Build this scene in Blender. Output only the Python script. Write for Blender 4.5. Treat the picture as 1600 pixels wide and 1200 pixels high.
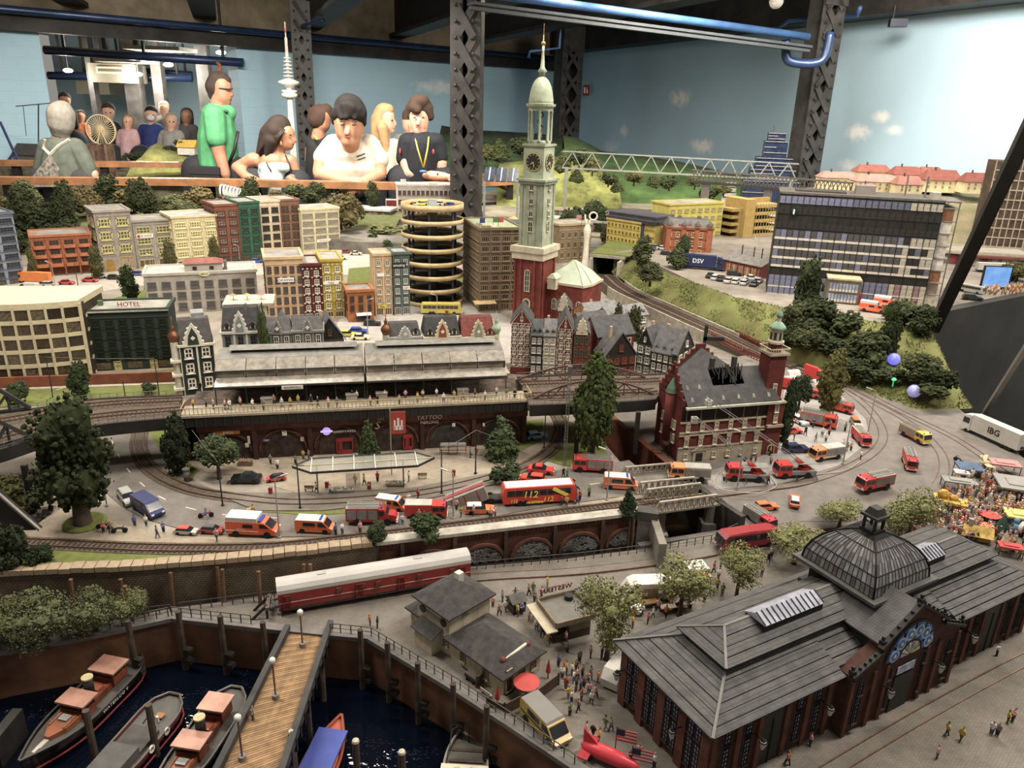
import bpy,bmesh,math,random
from mathutils import Vector as V,Matrix as MX,noise
from math import pi,sin,cos,atan2,radians as rad
E=range
MT=MX.Translation
MR=MX.Rotation
for o in list(bpy.data.objects):bpy.data.objects.remove(o)
SC=bpy.context.scene;COL=SC.collection
bC=random.Random(7)
# camera
F,CH=1202.0,0.62
_d=V((-100.0,3284.0,F)).normalized()
_y=(V((0,0,1))-_d*_d.z).normalized();_z=-_d;_x=_y.cross(_z)
def dG(px,py):
 c=V((px-800,py-600,F));return V((_x.dot(c),_y.dot(c),_z.dot(c)))
def P(px,py,z=0.0):
 r=dG(px,py);t=(z-CH)/r.z;return V((r.x*t,r.y*t,z))
def PY(px,py,Y):
 r=dG(px,py);t=Y/r.y;return V((r.x*t,Y,CH+r.z*t))
def HT(p,px_y):
 lo,hi=-1.0,3.0
 for _ in E(50):
  m=(lo+hi)/2
  if PIX((p[0],p[1],p[2]+m))[1]>px_y:lo=m
  else:hi=m
 return lo
def PIX(w):
 q=V((w[0],w[1],w[2]-CH));c=_x*q.x+_y*q.y+_z*q.z;return 800+F*c.x/c.z,600+F*c.y/c.z
cd=bpy.data.cameras.new('camera');cam=bpy.data.objects.new('camera',cd);COL.objects.link(cam)
cd.sensor_fit='HORIZONTAL';cd.sensor_width=36;cd.lens=F/1600*36;cd.clip_start=.02;cd.clip_end=100
cx_,cy_,cz_=dG(801,600)-dG(800,600),dG(800,599)-dG(800,600),-dG(800,600)
m_=MX((cx_.normalized(),cy_.normalized(),cz_.normalized())).transposed().to_4x4();m_.translation=(0,0,CH)
cam.matrix_world=m_;SC.camera=cam
SC.view_settings.view_transform='Standard';SC.view_settings.look='None';SC.view_settings.gamma=1
SC.view_settings.use_curve_mapping=False;SC.view_settings.exposure=0.34
# light: dim room, ceiling lamps above the layout
wd=bpy.data.worlds.new('room_air');SC.world=wd;wd.use_nodes=True
wd.node_tree.nodes['Background'].inputs[0].default_value=(1,.95,.87,1);wd.node_tree.nodes['Background'].inputs[1].default_value=.22
def b9(name,bE,aim,sx,sy,power,aY=(1,.93,.83)):
 l=bpy.data.lights.new(name,'AREA');l.shape='RECTANGLE';l.size=sx;l.size_y=sy;l.energy=power;l.color=aY
 o=bpy.data.objects.new(name,l);COL.objects.link(o);o.location=bE
 o.rotation_euler=(V(aim)-V(bE)).to_track_quat('-Z','Y').to_euler();return o
b9('ceiling_lamp_offscreen',(-.75,.95,1.55),(-.65,1.2,0),.8,.12,24)
b9('ceiling_lamp_offscreen',(.8,.8,1.55),(.7,1.1,0),.8,.12,24)
b9('ceiling_lamp_offscreen',(-1.0,2.1,1.45),(-.9,2.6,0),1.0,.12,38)
b9('ceiling_lamp_offscreen',(.45,2.0,1.45),(.5,2.4,0),1.0,.12,38)
b9('ceiling_lamp_offscreen',(1.9,2.2,1.45),(1.9,2.6,0),1.0,.12,30)
b9('ceiling_lamp_offscreen',(-1.3,3.6,1.35),(-1.3,4.9,0),1.2,.12,95)
b9('ceiling_lamp_offscreen',(.9,3.7,1.35),(1.2,5.4,.3),2.0,.3,120)
b9('ceiling_lamp_offscreen',(2.2,3.0,1.3),(2.7,4.6,.5),1.2,.12,7)
b9('ceiling_lamp_offscreen',(-2.6,3.9,1.3),(-3.2,5.6,.4),1.2,.12,24)
# materials
DS=.16
def lin(c):
 if isinstance(c,str):
  c=c.lstrip('#');c=c if len(c)==6 else ''.join(x*2 for x in c);c=[int(c[i:i+2],16)/255 for i in(0,2,4)]
 c=tuple((x/12.92 if x<=.04045 else((x+.055)/1.055)**2.4)for x in c);g=.3*c[0]+.59*c[1]+.11*c[2];return tuple(x+(g-x)*DS for x in c)
MATS={}
def C(aY,rough=.75,var=.12,scale=60,dZ=0.0,a2=0.0,bJ=0.0,ag=None,aH=None,bN=1.0,da=0.0,aB=.4):
 """procedural material: colour with noise variation; kind = brick | plank | tile | seam | streak | course | pave adds joints"""
 key=(aY,rough,var,scale,dZ,a2,bJ,ag,aH,bN,da,aB)
 if key in MATS:return MATS[key]
 m=bpy.data.materials.new('mat_'+str(aY).strip('#')+(('_'+ag)if ag else ''));m.use_nodes=True
 nt=m.node_tree;N=nt.nodes;L=nt.links;b=N['Principled BSDF']
 c=lin(aY);b.inputs['Roughness'].default_value=rough;b.inputs['Metallic'].default_value=a2
 b.inputs['Specular IOR Level'].default_value=aB
 b.inputs['Base Color'].default_value=(*c,1)
 if da:b.inputs['Transmission Weight'].default_value=da
 if bN<1:b.inputs['Alpha'].default_value=bN
 if bJ:
  b.inputs['Emission Color'].default_value=(*c,1);b.inputs['Emission Strength'].default_value=bJ
 if var or dZ or ag:
  tc=N.new('ShaderNodeTexCoord');src=tc.outputs['Object']
  no=N.new('ShaderNodeTexNoise');no.inputs['Scale'].default_value=scale;no.inputs['Detail'].default_value=5;no.inputs['Roughness'].default_value=.65
  L.new(src,no.inputs['Vector'])
  mx=N.new('ShaderNodeMix');mx.data_type='RGBA'
  lo=tuple(max(0,x*(1-2.2*var))for x in c);hi=tuple(min(1,x*(1+2.0*var)+.01*var)for x in c)
  if aH:lo=lin(aH);hi=c
  mx.inputs[6].default_value=(*lo,1);mx.inputs[7].default_value=(*hi,1)
  rp=N.new('ShaderNodeMapRange');rp.inputs[1].default_value=.3;rp.inputs[2].default_value=.7
  L.new(no.outputs['Fac'],rp.inputs[0]);L.new(rp.outputs[0],mx.inputs[0]);bz=mx.outputs[2]
  hgt=no.outputs['Fac']
  if ag in('brick','course','pave','tile'):
   sp=N.new('ShaderNodeSeparateXYZ');L.new(src,sp.inputs[0])
   cb=N.new('ShaderNodeCombineXYZ')
   if ag=='pave':
    L.new(sp.outputs[0],cb.inputs[0]);L.new(sp.outputs[1],cb.inputs[1])
   else:
    ad=N.new('ShaderNodeMath');ad.operation='ADD';L.new(sp.outputs[0],ad.inputs[0]);L.new(sp.outputs[1],ad.inputs[1])
    L.new(ad.outputs[0],cb.inputs[0]);L.new(sp.outputs[2],cb.inputs[1])
   br=N.new('ShaderNodeTexBrick');L.new(cb.outputs[0],br.inputs['Vector'])
   br.inputs['Scale'].default_value={'brick':300,'course':75,'pave':110,'tile':130}[ag]
   br.inputs['Mortar Size'].default_value={'brick':.03,'course':.07,'pave':.04,'tile':.03}[ag]
   br.inputs['Color1'].default_value=(1,1,1,1);br.inputs['Color2'].default_value=(.78,.78,.78,1)
   br.inputs['Mortar'].default_value=(.3,.3,.3,1)if ag=='course' else(.5,.5,.5,1)
   m2=N.new('ShaderNodeMix');m2 .data_type='RGBA';m2 .blend_type='MULTIPLY';m2 .inputs[0].default_value=.8
   L.new(bz,m2 .inputs[6]);L.new(br.outputs['Color'],m2 .inputs[7]);bz=m2 .outputs[2]
   hgt=br.outputs['Color']
  if ag in('plank','streak'):
   w=N.new('ShaderNodeTexNoise');mp=N.new('ShaderNodeMapping');L.new(src,mp.inputs[0]);L.new(mp.outputs[0],w.inputs['Vector'])
   mp.inputs['Scale'].default_value=(1,.06,1)if ag=='plank' else(1,1,.06);w.inputs['Scale'].default_value=scale*3
   m2=N.new('ShaderNodeMix');m2 .data_type='RGBA';m2 .blend_type='MULTIPLY';m2 .inputs[0].default_value=.55
   L.new(bz,m2 .inputs[6]);L.new(w.outputs['Fac'],m2 .inputs[7])
   g=N.new('ShaderNodeMix');g.data_type='RGBA';g.blend_type='MULTIPLY';g.inputs[0].default_value=1;g.inputs[7].default_value=(1.5,1.5,1.5,1)
   L.new(m2 .outputs[2],g.inputs[6]);bz=g.outputs[2]
  L.new(bz,b.inputs['Base Color'])
  if dZ:
   bp=N.new('ShaderNodeBump');bp.inputs['Strength'].default_value=min(1,dZ);bp.inputs['Distance'].default_value=.002
   L.new(hgt,bp.inputs['Height']);L.new(bp.outputs[0],b.inputs['Normal'])
 MATS[key]=m;return m
 # mesh builder
class MB:
 def __init__(s):s.v=[];s.f=[];s.m=[];s.c=0;s.T=None
 def mi(s,i):s.c=i;return s
 def tf(s,T):s.T=T;return s
 def add(s,vs,fs):
  b=len(s.v);T=s.T
  s.v+=[tuple(T@V(p))for p in vs]if T is not None else[tuple(p)for p in vs]
  s.f+=[tuple(b+i for i in f)for f in fs];s.m+=[s.c]*len(fs);return s
 def bx(s,x0,y0,z0,x1,y1,z1):
  return s.add([(x0,y0,z0),(x1,y0,z0),(x1,y1,z0),(x0,y1,z0),(x0,y0,z1),(x1,y0,z1),(x1,y1,z1),(x0,y1,z1)],[(3,2,1,0),(4,5,6,7),(0,1,5,4),(1,2,6,5),(2,3,7,6),(3,0,4,7)])
 def box(s,c,d):return s.bx(c[0]-d[0]/2,c[1]-d[1]/2,c[2]-d[2]/2,c[0]+d[0]/2,c[1]+d[1]/2,c[2]+d[2]/2)
 def prism(s,bj,z0,z1,bq=None):
  n=len(bj);a=sum(bj[i][0]*bj[(i+1)%n][1]-bj[(i+1)%n][0]*bj[i][1]for i in E(n))
  bj=list(bj)if a>0 else list(bj)[::-1]
  bq=bj if bq is None else(list(bq)if a>0 else list(bq)[::-1])
  return s.add([(p[0],p[1],z0)for p in bj]+[(p[0],p[1],z1)for p in bq],[tuple(E(n-1,-1,-1)),tuple(E(n,2*n))]+[(i,(i+1)%n,n+(i+1)%n,n+i)for i in E(n)])
 def ext(s,au,x0,x1):
  n=len(au)
  return s.add([(x0,p[0],p[1])for p in au]+[(x1,p[0],p[1])for p in au],[tuple(E(n-1,-1,-1)),tuple(E(n,2*n))]+[(i,(i+1)%n,n+(i+1)%n,n+i)for i in E(n)])
 def exy(s,au,y0,y1):
  n=len(au)
  return s.add([(p[0],y0,p[1])for p in au]+[(p[0],y1,p[1])for p in au],[tuple(E(n)),tuple(E(2*n-1,n-1,-1))]+[(i,n+i,n+(i+1)%n,(i+1)%n)for i in E(n)])
 def lathe(s,au,n=16,x=0,y=0,a0=0.0):
  vs=[];k=len(au)
  for r,z in au:vs+=[(x+r*cos(a0+2*pi*i/n),y+r*sin(a0+2*pi*i/n),z)for i in E(n)]
  fs=[(j*n+i,j*n+(i+1)%n,(j+1)*n+(i+1)%n,(j+1)*n+i)for j in E(k-1)for i in E(n)]
  if au[0][0]>1e-6:fs.append(tuple(E(n-1,-1,-1)))
  if au[-1][0]>1e-6:fs.append(tuple(E((k-1)*n,k*n)))
  return s.add(vs,fs)
 def cyl(s,x,y,z0,z1,r,r1=None,n=10):return s.lathe([(r,z0),(r if r1 is None else r1,z1)],n,x,y)
 def bar(s,p,q,w,h=None):
  h=h or w;p=V(p);q=V(q);d=(q-p)
  if d.length<1e-9:return s
  d.normalize();u=d.cross(V((0,0,1)))
  if u.length<1e-4:u=V((1,0,0))
  u.normalize();t=u.cross(d);u=u*w/2;t=t*h/2
  vs=[e+a*u+b*t for e in(p,q)for a,b in((-1,-1),(1,-1),(1,1),(-1,1))]
  return s.add(vs,[(0,1,2,3),(7,6,5,4),(0,4,5,1),(1,5,6,2),(2,6,7,3),(3,7,4,0)])
 def tube(s,aq,r,n=6,r1=None):
  aq=[V(p)for p in aq];k=len(aq);vs=[]
  for j,p in enumerate(aq):
   d=(aq[min(j+1,k-1)]-aq[max(j-1,0)]).normalized();u=d.cross(V((0,0,1)))
   if u.length<1e-3:u=V((1,0,0))
   u.normalize();t=u.cross(d);rr=r if r1 is None else r+(r1-r)*j/(k-1)
   vs+=[p+u*rr*cos(2*pi*i/n)+t*rr*sin(2*pi*i/n)for i in E(n)]
  fs=[(j*n+i,(j+1)*n+i,(j+1)*n+(i+1)%n,j*n+(i+1)%n)for j in E(k-1)for i in E(n)]
  return s.add(vs,fs+[tuple(E(n)),tuple(E(k*n-1,(k-1)*n-1,-1))])
 def ball(s,c,r,n=10,k=6):
  r=(r,r,r)if not hasattr(r,'__len__')else r
  vs=[(c[0],c[1],c[2]-r[2])]
  for j in E(1,k):vs+=[(c[0]+r[0]*sin(pi*j/k)*cos(2*pi*i/n),c[1]+r[1]*sin(pi*j/k)*sin(2*pi*i/n),c[2]-r[2]*cos(pi*j/k))for i in E(n)]
  vs.append((c[0],c[1],c[2]+r[2]));e=len(vs)-1
  fs=[(0,1+(i+1)%n,1+i)for i in E(n)]+[(1+j*n+i,1+j*n+(i+1)%n,1+(j+1)*n+(i+1)%n,1+(j+1)*n+i)for j in E(k-2)for i in E(n)]
  return s.add(vs,fs+[(1+(k-2)*n+i,1+(k-2)*n+(i+1)%n,e)for i in E(n)])
 def quad(s,*p):return s.add(p,[tuple(E(len(p)))])
 def mesh(s,ch,ax=False,name='m'):
  me=bpy.data.meshes.new(name);me.from_pydata(s.v,[],s.f)
  for q in(ch if isinstance(ch,(list,tuple))else[ch]):me.materials.append(q)
  me.polygons.foreach_set('material_index',s.m)
  if ax:me.polygons.foreach_set('use_smooth',[True]*len(s.f))
  me.update();return me
 def o(s,name,ch,bD=None,ax=False,bE=None,rz=0):return link(name,s.mesh(ch,ax,name),bD,bE,rz)
def Bx(*a):return MB().bx(*a)
def link(name,me,bD=None,bE=None,rz=0):
 o=bpy.data.objects.new(name,me);COL.objects.link(o);o.parent=bD
 if bE is not None:o.location=bE
 if rz:o.rotation_euler[2]=rz
 return o
def bf(o,ah=None,c4=None,av=None,ag=None):
 for k,v in(('label',ah),('category',c4),('group',av),('kind',ag)):
  if v:o[k]=v
 return o
def ac(name,ah,c4,bE=(0,0,0),rz=0,av=None):
 o=bpy.data.objects.new(name,None);COL.objects.link(o);o.empty_display_size=.01
 o.location=bE;o.rotation_euler[2]=rz;return bf(o,ah,c4,av)
KIDS={}
def kids(o):
 return[c for c in o.children]
def bV(o,bD=None):
 c=o.copy();COL.objects.link(c);c.parent=bD
 for k in kids(o):bV(k,c)
 return c
def dup(o,bE,rz=0,ah=None,av=None,s=1):
 c=bV(o);c.location=bE;c.rotation_euler[2]=rz;c.scale=(s,s,s)
 if ah:c['label']=ah
 if av:c['group']=av
 return c
def al(o):o['kind']='structure';return o
def an(a,b):
 return atan2(b[1]-a[1],b[0]-a[0])
def aF(aq,n=10):
 aq=[V(p)for p in aq];q=[aq[0]*2-aq[1]]+aq+[aq[-1]*2-aq[-2]];bz=[]
 for i in E(1,len(q)-2):
  for k in E(n):
   t=k/n;a,b,c,d=q[i-1],q[i],q[i+1],q[i+2]
   bz.append(.5*((2*b)+(c-a)*t+(2*a-5*b+4*c-d)*t*t+(3*b-a-3*c+d)*t**3))
 return bz+[aq[-1]]
def cC(aq,d):
 bz=[]
 for i,p in enumerate(aq):
  t=aq[min(i+1,len(aq)-1)]-aq[max(i-1,0)];t.z=0;t.normalize();bz.append(p+V((t.y,-t.x,0))*d)
 return bz
def aR(mb,aq,au):
 n=len(au);vs=[]
 for i,p in enumerate(aq):
  t=aq[min(i+1,len(aq)-1)]-aq[max(i-1,0)];t.z=0;t.normalize();r=V((t.y,-t.x,0))
  vs+=[p+r*a+V((0,0,b))for a,b in au]
 k=len(aq)
 return mb.add(vs,[(j*n+i,j*n+(i+1)%n,(j+1)*n+(i+1)%n,(j+1)*n+i)for j in E(k-1)for i in E(n)]+[tuple(E(n-1,-1,-1)),tuple(E((k-1)*n,k*n))])
def aQ(aq,cg):
 bz=[aq[0].copy()];acc=0
 for a,b in zip(aq,aq[1:]):
  L=(b-a).length
  while acc+L>=cg:
   t=(cg-acc);a=a+(b-a)*(t/L);L-=t;acc=0;bz.append(a.copy())
  acc+=L
 return bz
def ss(t):t=max(0,min(1,t));return t*t*(3-2*t)
def hG(Y):return-.05*ss((1.26-Y)/.32)
def G(px,py):
 z=0
 for _ in E(30):
  p=P(px,py,z);z=.5*z+.5*hG(p.y)
 return P(px,py,z)
def bQ(name,aq,th,m,ah=None,c4=None,ag='structure',bD=None):
 """flat ground piece whose outline is a list of world points"""
 mb=MB();n=len(aq);aq=[V(p)for p in aq]
 a=sum(aq[i].x*aq[(i+1)%n].y-aq[(i+1)%n].x*aq[i].y for i in E(n))
 if a<0:aq=aq[::-1]
 mb.add([tuple(p-V((0,0,th)))for p in aq]+[tuple(p)for p in aq],[tuple(E(n-1,-1,-1)),tuple(E(n,2*n))]+[(i,(i+1)%n,n+(i+1)%n,n+i)for i in E(n)])
 o=mb.o(name,m,bD)
 if ag and not bD:bf(o,ah,c4,None,ag)
 return o
def pz(l,z=0.0):return[P(a,b,z)for a,b in l]
def dc(name,aq,m,dz=.0,th=.02):
 mb=MB();bm=bmesh.new()
 vs=[bm.verts.new((p.x,p.y,0))for p in aq];bm.faces.new(vs)
 y0=min(p.y for p in aq);y1=max(p.y for p in aq)
 k=14
 for i in E(1,k):
  Y=.94-.03+(1.26+.06-.91)*i/k
  if y0<Y<y1:bmesh.ops.bisect_plane(bm,geom=bm.verts[:]+bm.edges[:]+bm.faces[:],plane_co=(0,Y,0),plane_no=(0,1,0))
 r=bmesh.ops.extrude_face_region(bm,geom=bm.faces[:])
 bq=[g for g in r['geom']if isinstance(g,bmesh.types.BMVert)]
 tset=set(bq)
 for v in bm.verts:v.co.z=hG(v.co.y)+dz-(0 if v in tset else th)
 bmesh.ops.recalc_face_normals(bm,faces=bm.faces[:])
 me=bpy.data.meshes.new(name);bm.to_mesh(me);bm.free();me.materials.append(m)
 return bf(link(name,me),ag='structure')
 # the hall: walls, ceiling, beams, columns, pipes
ZF=-1.0
bH=C('#1b1917',.6,.2,20);ak=C('#33302d',.55,.25,14);ct=C('#26231f',.55,.25,14)
def aX(name,aY,cG):
 m=bpy.data.materials.new(name);m.use_nodes=True;nt=m.node_tree;N=nt.nodes;L=nt.links;b=N['Principled BSDF']
 b.inputs['Roughness'].default_value=.6;b.inputs['Specular IOR Level'].default_value=.25
 tc=N.new('ShaderNodeTexCoord');sp=N.new('ShaderNodeSeparateXYZ');L.new(tc.outputs['Object'],sp.inputs[0])
 cb=N.new('ShaderNodeCombineXYZ');L.new(sp.outputs[0],cb.inputs[0]);L.new(sp.outputs[2],cb.inputs[1])
 mx=N.new('ShaderNodeMix');mx.data_type='RGBA';c=lin(aY)
 no=N.new('ShaderNodeTexNoise');no.inputs['Scale'].default_value=1.6;no.inputs['Detail'].default_value=3;L.new(tc.outputs['Object'],no.inputs['Vector'])
 mx.inputs[6].default_value=(*[x*.86 for x in c],1);mx.inputs[7].default_value=(*[min(1,x*1.1)for x in c],1);L.new(no.outputs['Fac'],mx.inputs[0])
 bz=mx.outputs[2]
 for(cx,cz,rx,rz2,st)in cG:
  mp=N.new('ShaderNodeMapping');mp.vector_type='TEXTURE';mp.inputs['Location'].default_value=(cx,cz,0);mp.inputs['Scale'].default_value=(rx,rz2,1);L.new(cb.outputs[0],mp.inputs[0])
  gr=N.new('ShaderNodeTexGradient');gr.gradient_type='SPHERICAL';L.new(mp.outputs[0],gr.inputs[0])
  n2=N.new('ShaderNodeTexNoise');n2 .inputs['Scale'].default_value=14;n2 .inputs['Detail'].default_value=6;L.new(tc.outputs['Object'],n2 .inputs['Vector'])
  mm=N.new('ShaderNodeMath');mm.operation='MULTIPLY';L.new(gr.outputs[0],mm.inputs[0]);L.new(n2 .outputs['Fac'],mm.inputs[1])
  r=N.new('ShaderNodeMapRange');r.inputs[1].default_value=.16;r.inputs[2].default_value=.42;r.inputs[4].default_value=st;L.new(mm.outputs[0],r.inputs[0])
  m3=N.new('ShaderNodeMix');m3 .data_type='RGBA';m3 .inputs[7].default_value=(*lin('#f6f2ec'),1);L.new(r.outputs[0],m3 .inputs[0]);L.new(bz,m3 .inputs[6]);bz=m3 .outputs[2]
 L.new(bz,b.inputs['Base Color'])
 br=N.new('ShaderNodeTexBrick');br.inputs['Scale'].default_value=3.4;br.inputs['Mortar Size'].default_value=.02;br.inputs['Mortar Smooth'].default_value=.6;L.new(cb.outputs[0],br.inputs['Vector'])
 bp=N.new('ShaderNodeBump');bp.inputs['Strength'].default_value=.22 if not cG or len(cG)<4 else .06;bp.inputs['Distance'].default_value=.02;bp.invert=True
 L.new(br.outputs['Fac'],bp.inputs['Height']);L.new(bp.outputs[0],b.inputs['Normal']);return m
ZL,ZR=.98,1.13
WA,WB=P(0,47,ZL),P(880,112,ZL);WC,WD=P(903,88,ZR),P(1600,15,ZR)
uL=(WB-WA);uL.z=0;dT=uL.length;uL.normalize();uR=(WD-WC);uR.z=0;lenR=uR.length;uR.normalize()
def onL(px,py=100):
 r=dG(px,py);n=V((-uL.y,uL.x,0));t=(WA.x*n.x+WA.y*n.y)/(r.x*n.x+r.y*n.y);return(V((r.x*t,r.y*t,0))-V((WA.x,WA.y,0))).dot(uL)
def cR(name,s0,s1,z0,z1,m,th=.18):
 o=Bx(s0,0,z0,s1,th,z1).o(name,m,None,bE=(WA.x,WA.y,0),rz=atan2(uL.y,uL.x));return al(o)
pl=aX('paint_left_wall','#9cc0d0',[])
sa,sb=onL(73,130),onL(374,130)
cR('wall_left',-2.5,sa,ZF,1.06,pl);cR('wall_upper',-2.5,dT+.1,1.06,1.56,C('#7a6c54',.8,.25,3));cR('wall_back',sb,dT+.1,ZF,1.06,aX('paint_back_wall','#a3c8d8',[(sb+.9,.42,.5,.12,.7),(sb+2.2,.75,.6,.12,.6)]))
cR('wall_over_opening',sa,sb,.995,1.06,C('#2a2622',.7,.2,8))
for i,(s0,s1)in enumerate(((sb-.05,sb),(sb+.1,sb+.2))):pass
RA=atan2(uR.y,uR.x)
cl=[]
for px,py,w,h,st in((1063,153,.30,.12,.9),(975,205,.14,.10,.8),(955,230,.32,.1,.45),(1097,228,.3,.1,.9),(1340,207,.17,.09,.9),(1377,182,.12,.06,.8),(1398,203,.13,.05,.5),(1600,140,.2,.1,.8),(1325,258,.15,.06,.6)):
 r=dG(px,py);n=V((-uR.y,uR.x,0));t=(WC.x*n.x+WC.y*n.y)/(r.x*n.x+r.y*n.y)
 cl.append(((V((r.x*t,r.y*t,0))-V((WC.x,WC.y,0))).dot(uR),CH+r.z*t,w*1.1,h*1.1,st))
mr=aX('paint_sky_backdrop','#adcbda',cl)
al(Bx(-.25,0,ZF,lenR+2.5,.15,1.5).o('wall_right',mr,None,bE=(WC.x,WC.y,0),rz=RA))
al(Bx(-9,-1,ZF-.05,9,20,ZF).o('floor',C('#3a332c',.7,.2,3)))
al(Bx(-9,.8,1.56,9,20,1.62).o('ceiling',C('#8a7a5e',.8,.3,2.5,.3)))
tr=0
ce=C('#2b2724',.6,.3,6)
def joist(s,ln=6.5,w=.17,zb=1.17,nm='trim'):
 global tr;tr+=1
 o=WA+uL*s;mb=Bx(0,-w/2,zb,ln,w/2,zb+.03).bx(0,-.02,zb+.03,ln,.02,1.53).bx(0,-w/2,1.53,ln,w/2,1.56)
 al(mb.o('trim_%d'%tr,ce,None,bE=(o.x,o.y,0),rz=RA))
for s in(-1.4,-.45,.5,1.45,2.4,3.35,4.3):joist(s)
tr+=1;wl=Bx(-2.5,-.10,ZL+.0,dT+.2,-.0,1.09)
al(wl.o('trim_%d'%tr,ce,None,bE=(WA.x,WA.y,0),rz=atan2(uL.y,uL.x)))
tr+=1;al(Bx(-.3,-.22,ZR+.03,lenR+2.5,-.0,1.5).o('trim_%d'%tr,ce,None,bE=(WC.x,WC.y,0),rz=RA))
b8=C('#22365a',.35,.15,10,a2=.3,aB=.6);b6=C('#2f5482',.35,.12,10,aB=.6)
bf(MB().tube([(-2.5,-.17,1.10),(dT+.1,-.17,1.10)],.026,12).o('ceiling_pipe',b8,ax=True,bE=(WA.x,WA.y,0),rz=atan2(uL.y,uL.x)),'long dark blue pipe running along the top of the painted brick wall','pipe')
pq=[PY(735,-6,3.75),PY(1262,64,4.5)];v=(pq[1]-pq[0]).normalized()
t=ac('pipe_and_cable_tray','blue pipe with a grey cable tray slung below dark ceiling at the lattice column','pipe',pq[0])
MB().tube([V((0,0,.02)),pq[1]-pq[0]+V((0,0,.02))],.019,12).o('pipe',b6,t,True)
MB().bar((0,0,-.03),pq[1]-pq[0]+V((0,0,-.03)),.09,.012).bar((0,-.03,-.05),pq[1]-pq[0]+V((0,-.03,-.05)),.03,.014).o('cable_tray',C('#33373a',.5,.1,10),t)
up=[PY(1228,62,4.5),PY(1229,90,4.5),PY(1242,98,4.5),PY(1272,99,4.5),PY(1289,88,4.5),PY(1298,50,4.5)]
bf(MB().tube(aF(up,5),.024,12).o('pipe_bend',b8,ax=True),'thick U-shaped blue pipe bend beside the right lattice column','pipe')
bf(MB().tube([P(1218,42,1.14),P(1232,33,1.14),P(1340,24,1.14),P(1344,12,1.17)],.012,8).o('thin_pipe',b6,ax=True),'thin light blue pipe below dark beam above the U-shaped bend','pipe')
bf(MB().tube([PY(826,90,6.6),PY(828,80,6.6),PY(874,75,6.6),V((PY(876,66,6.6).x,6.6,1.58))],.012,8).o('thin_pipe',b6,ax=True),'thin light blue pipe stub behind the church spire','pipe')
bf(MB().tube([P(470,48,1.12),P(472,40,1.12),P(505,32,1.14)],.012,8).o('thin_pipe',b8,ax=True),'thin dark pipe stub beside the television tower mast','pipe')
p=P(1403,36,1.1);t=ac('camera_box','small dark blue device hanging from the beam before the sky backdrop','device',p,-.2)
Bx(-.045,-.03,-.02,.045,.03,.02).o('case',C('#141c30',.5),t);MB().cyl(-.03,0,.02,.09,.006).o('mount',bH,t)
p0,p1=P(490,9,1.5),P(540,-4,1.5)
t=ac('ceiling_light','white fluorescent tube light on ceiling between dark joists','light',p0)
MB().bar((0,0,.03),p1-p0+V((0,0,.03)),.05,.03).o('housing',C('#b8b09c',.6),t)
MB().tube([V((0,0,0)),p1-p0],.014,8).o('tube',C('#fff3dc',.5,0,bJ=40),t)
for px,py,lb in((1213,2,'round clear ceiling bulb lamp above the grey cable tray'),):
 p=P(px,py,1.12);t=ac('bulb_lamp',lb,'lamp',p)
 MB().ball((0,0,0),.035,12,8).o('bulb',C('#8d867a',.1,0,bN=.6),t,True);MB().cyl(0,0,.03,.1,.015).o('socket',bH,t)
def bG(name,ah,a,b,bq,w,d,cE,nx,z0=ZF):
 t=ac(name,ah,'column',(a[0],a[1],z0),cE);h=bq-z0
 for x in(-w/2,w/2):
  mb=MB();mb.bx(x-.016,-d/2,0,x+.016,d/2,h).bx(x-.03,-d/2-.008,0,x+.03,-d/2,h).o('flange',ak,t)
 mb=MB();st=max(w*1.25,.135)
 n=int(h/st)
 for i in E(n):
  za=i*st;zb=za+st
  mb.bar((-w/2,-d/2-.012,za),(w/2,-d/2-.012,zb),.008,.035).bar((w/2,-d/2-.018,za),(-w/2,-d/2-.018,zb),.008,.035)
  for sx in(-1,1):mb.bar((sx*(w/2+.006),-d/2,za),(sx*(w/2+.006),d/2,zb),.008,.02)
 mb.o('lattice',ak,t)
 mb=MB()
 for i in E(n*2):
  for x in(-w/2,w/2):mb.ball((x,-d/2-.02,i*st/2),.010,6,4)
 r=mb.o('rivets',ct,t);r['kind']='stuff'
 Bx(-w/2,d/2-.02,0,w/2,d/2,h).o('back_plate',ct,t)
 Bx(-w/2-.03,-d/2-.022,h-.22,w/2+.03,-d/2-.008,h).o('gusset_plate',ak,t);return t
c=P(731,290,.23)
bG('lattice_column','big dark riveted lattice column standing at the wooden handrail corner',c,None,1.56,.085,.10,-.25,0)
c=PY(478,200,6.55);bG('lattice_column','dark lattice column against the painted wall behind the television tower',c,None,1.3,.09,.12,.35,0)
c=PY(882,200,7.9);bG('lattice_column','dark lattice column in the room corner behind the church dome',c,None,1.3,.17,.16,.5,0)
c=PY(1262,200,4.85);bG('lattice_column','dark lattice column before the sky backdrop under the U-shaped pipe',c,None,1.4,.105,.12,.42,0)
s=(P(916,141,.8));r=dG(916,141);n=V((-uR.y,uR.x,0));tt=(WC.x*n.x+WC.y*n.y)/(r.x*n.x+r.y*n.y)*.985
q=V((r.x*tt,r.y*tt,CH+r.z*tt));t=ac('fire_extinguisher_sign','small red fire extinguisher sign on the pale blue wall','sign',q,RA+.25)
Bx(-.05,-.004,-.055,.05,.004,.055).o('plate',C('#a11d20',.5,.05),t)
MB().cyl(-.022,-.0,-.03,.02,.012,n=8).tf(None).bx(-.028,-.012,.02,-.016,0,.032).o('extinguisher_symbol',C('#efe8dc',.5,0),t)
Bx(.012,-.008,-.03,.02,0,.03).bx(.024,-.008,-.03,.036,0,0).o('flame_symbol',C('#efe8dc',.5,0),t)
ZRL=PY(500,288,4.1).z
m_wood=C('#8a5a31',.45,.2,8,ag='plank')
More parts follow.
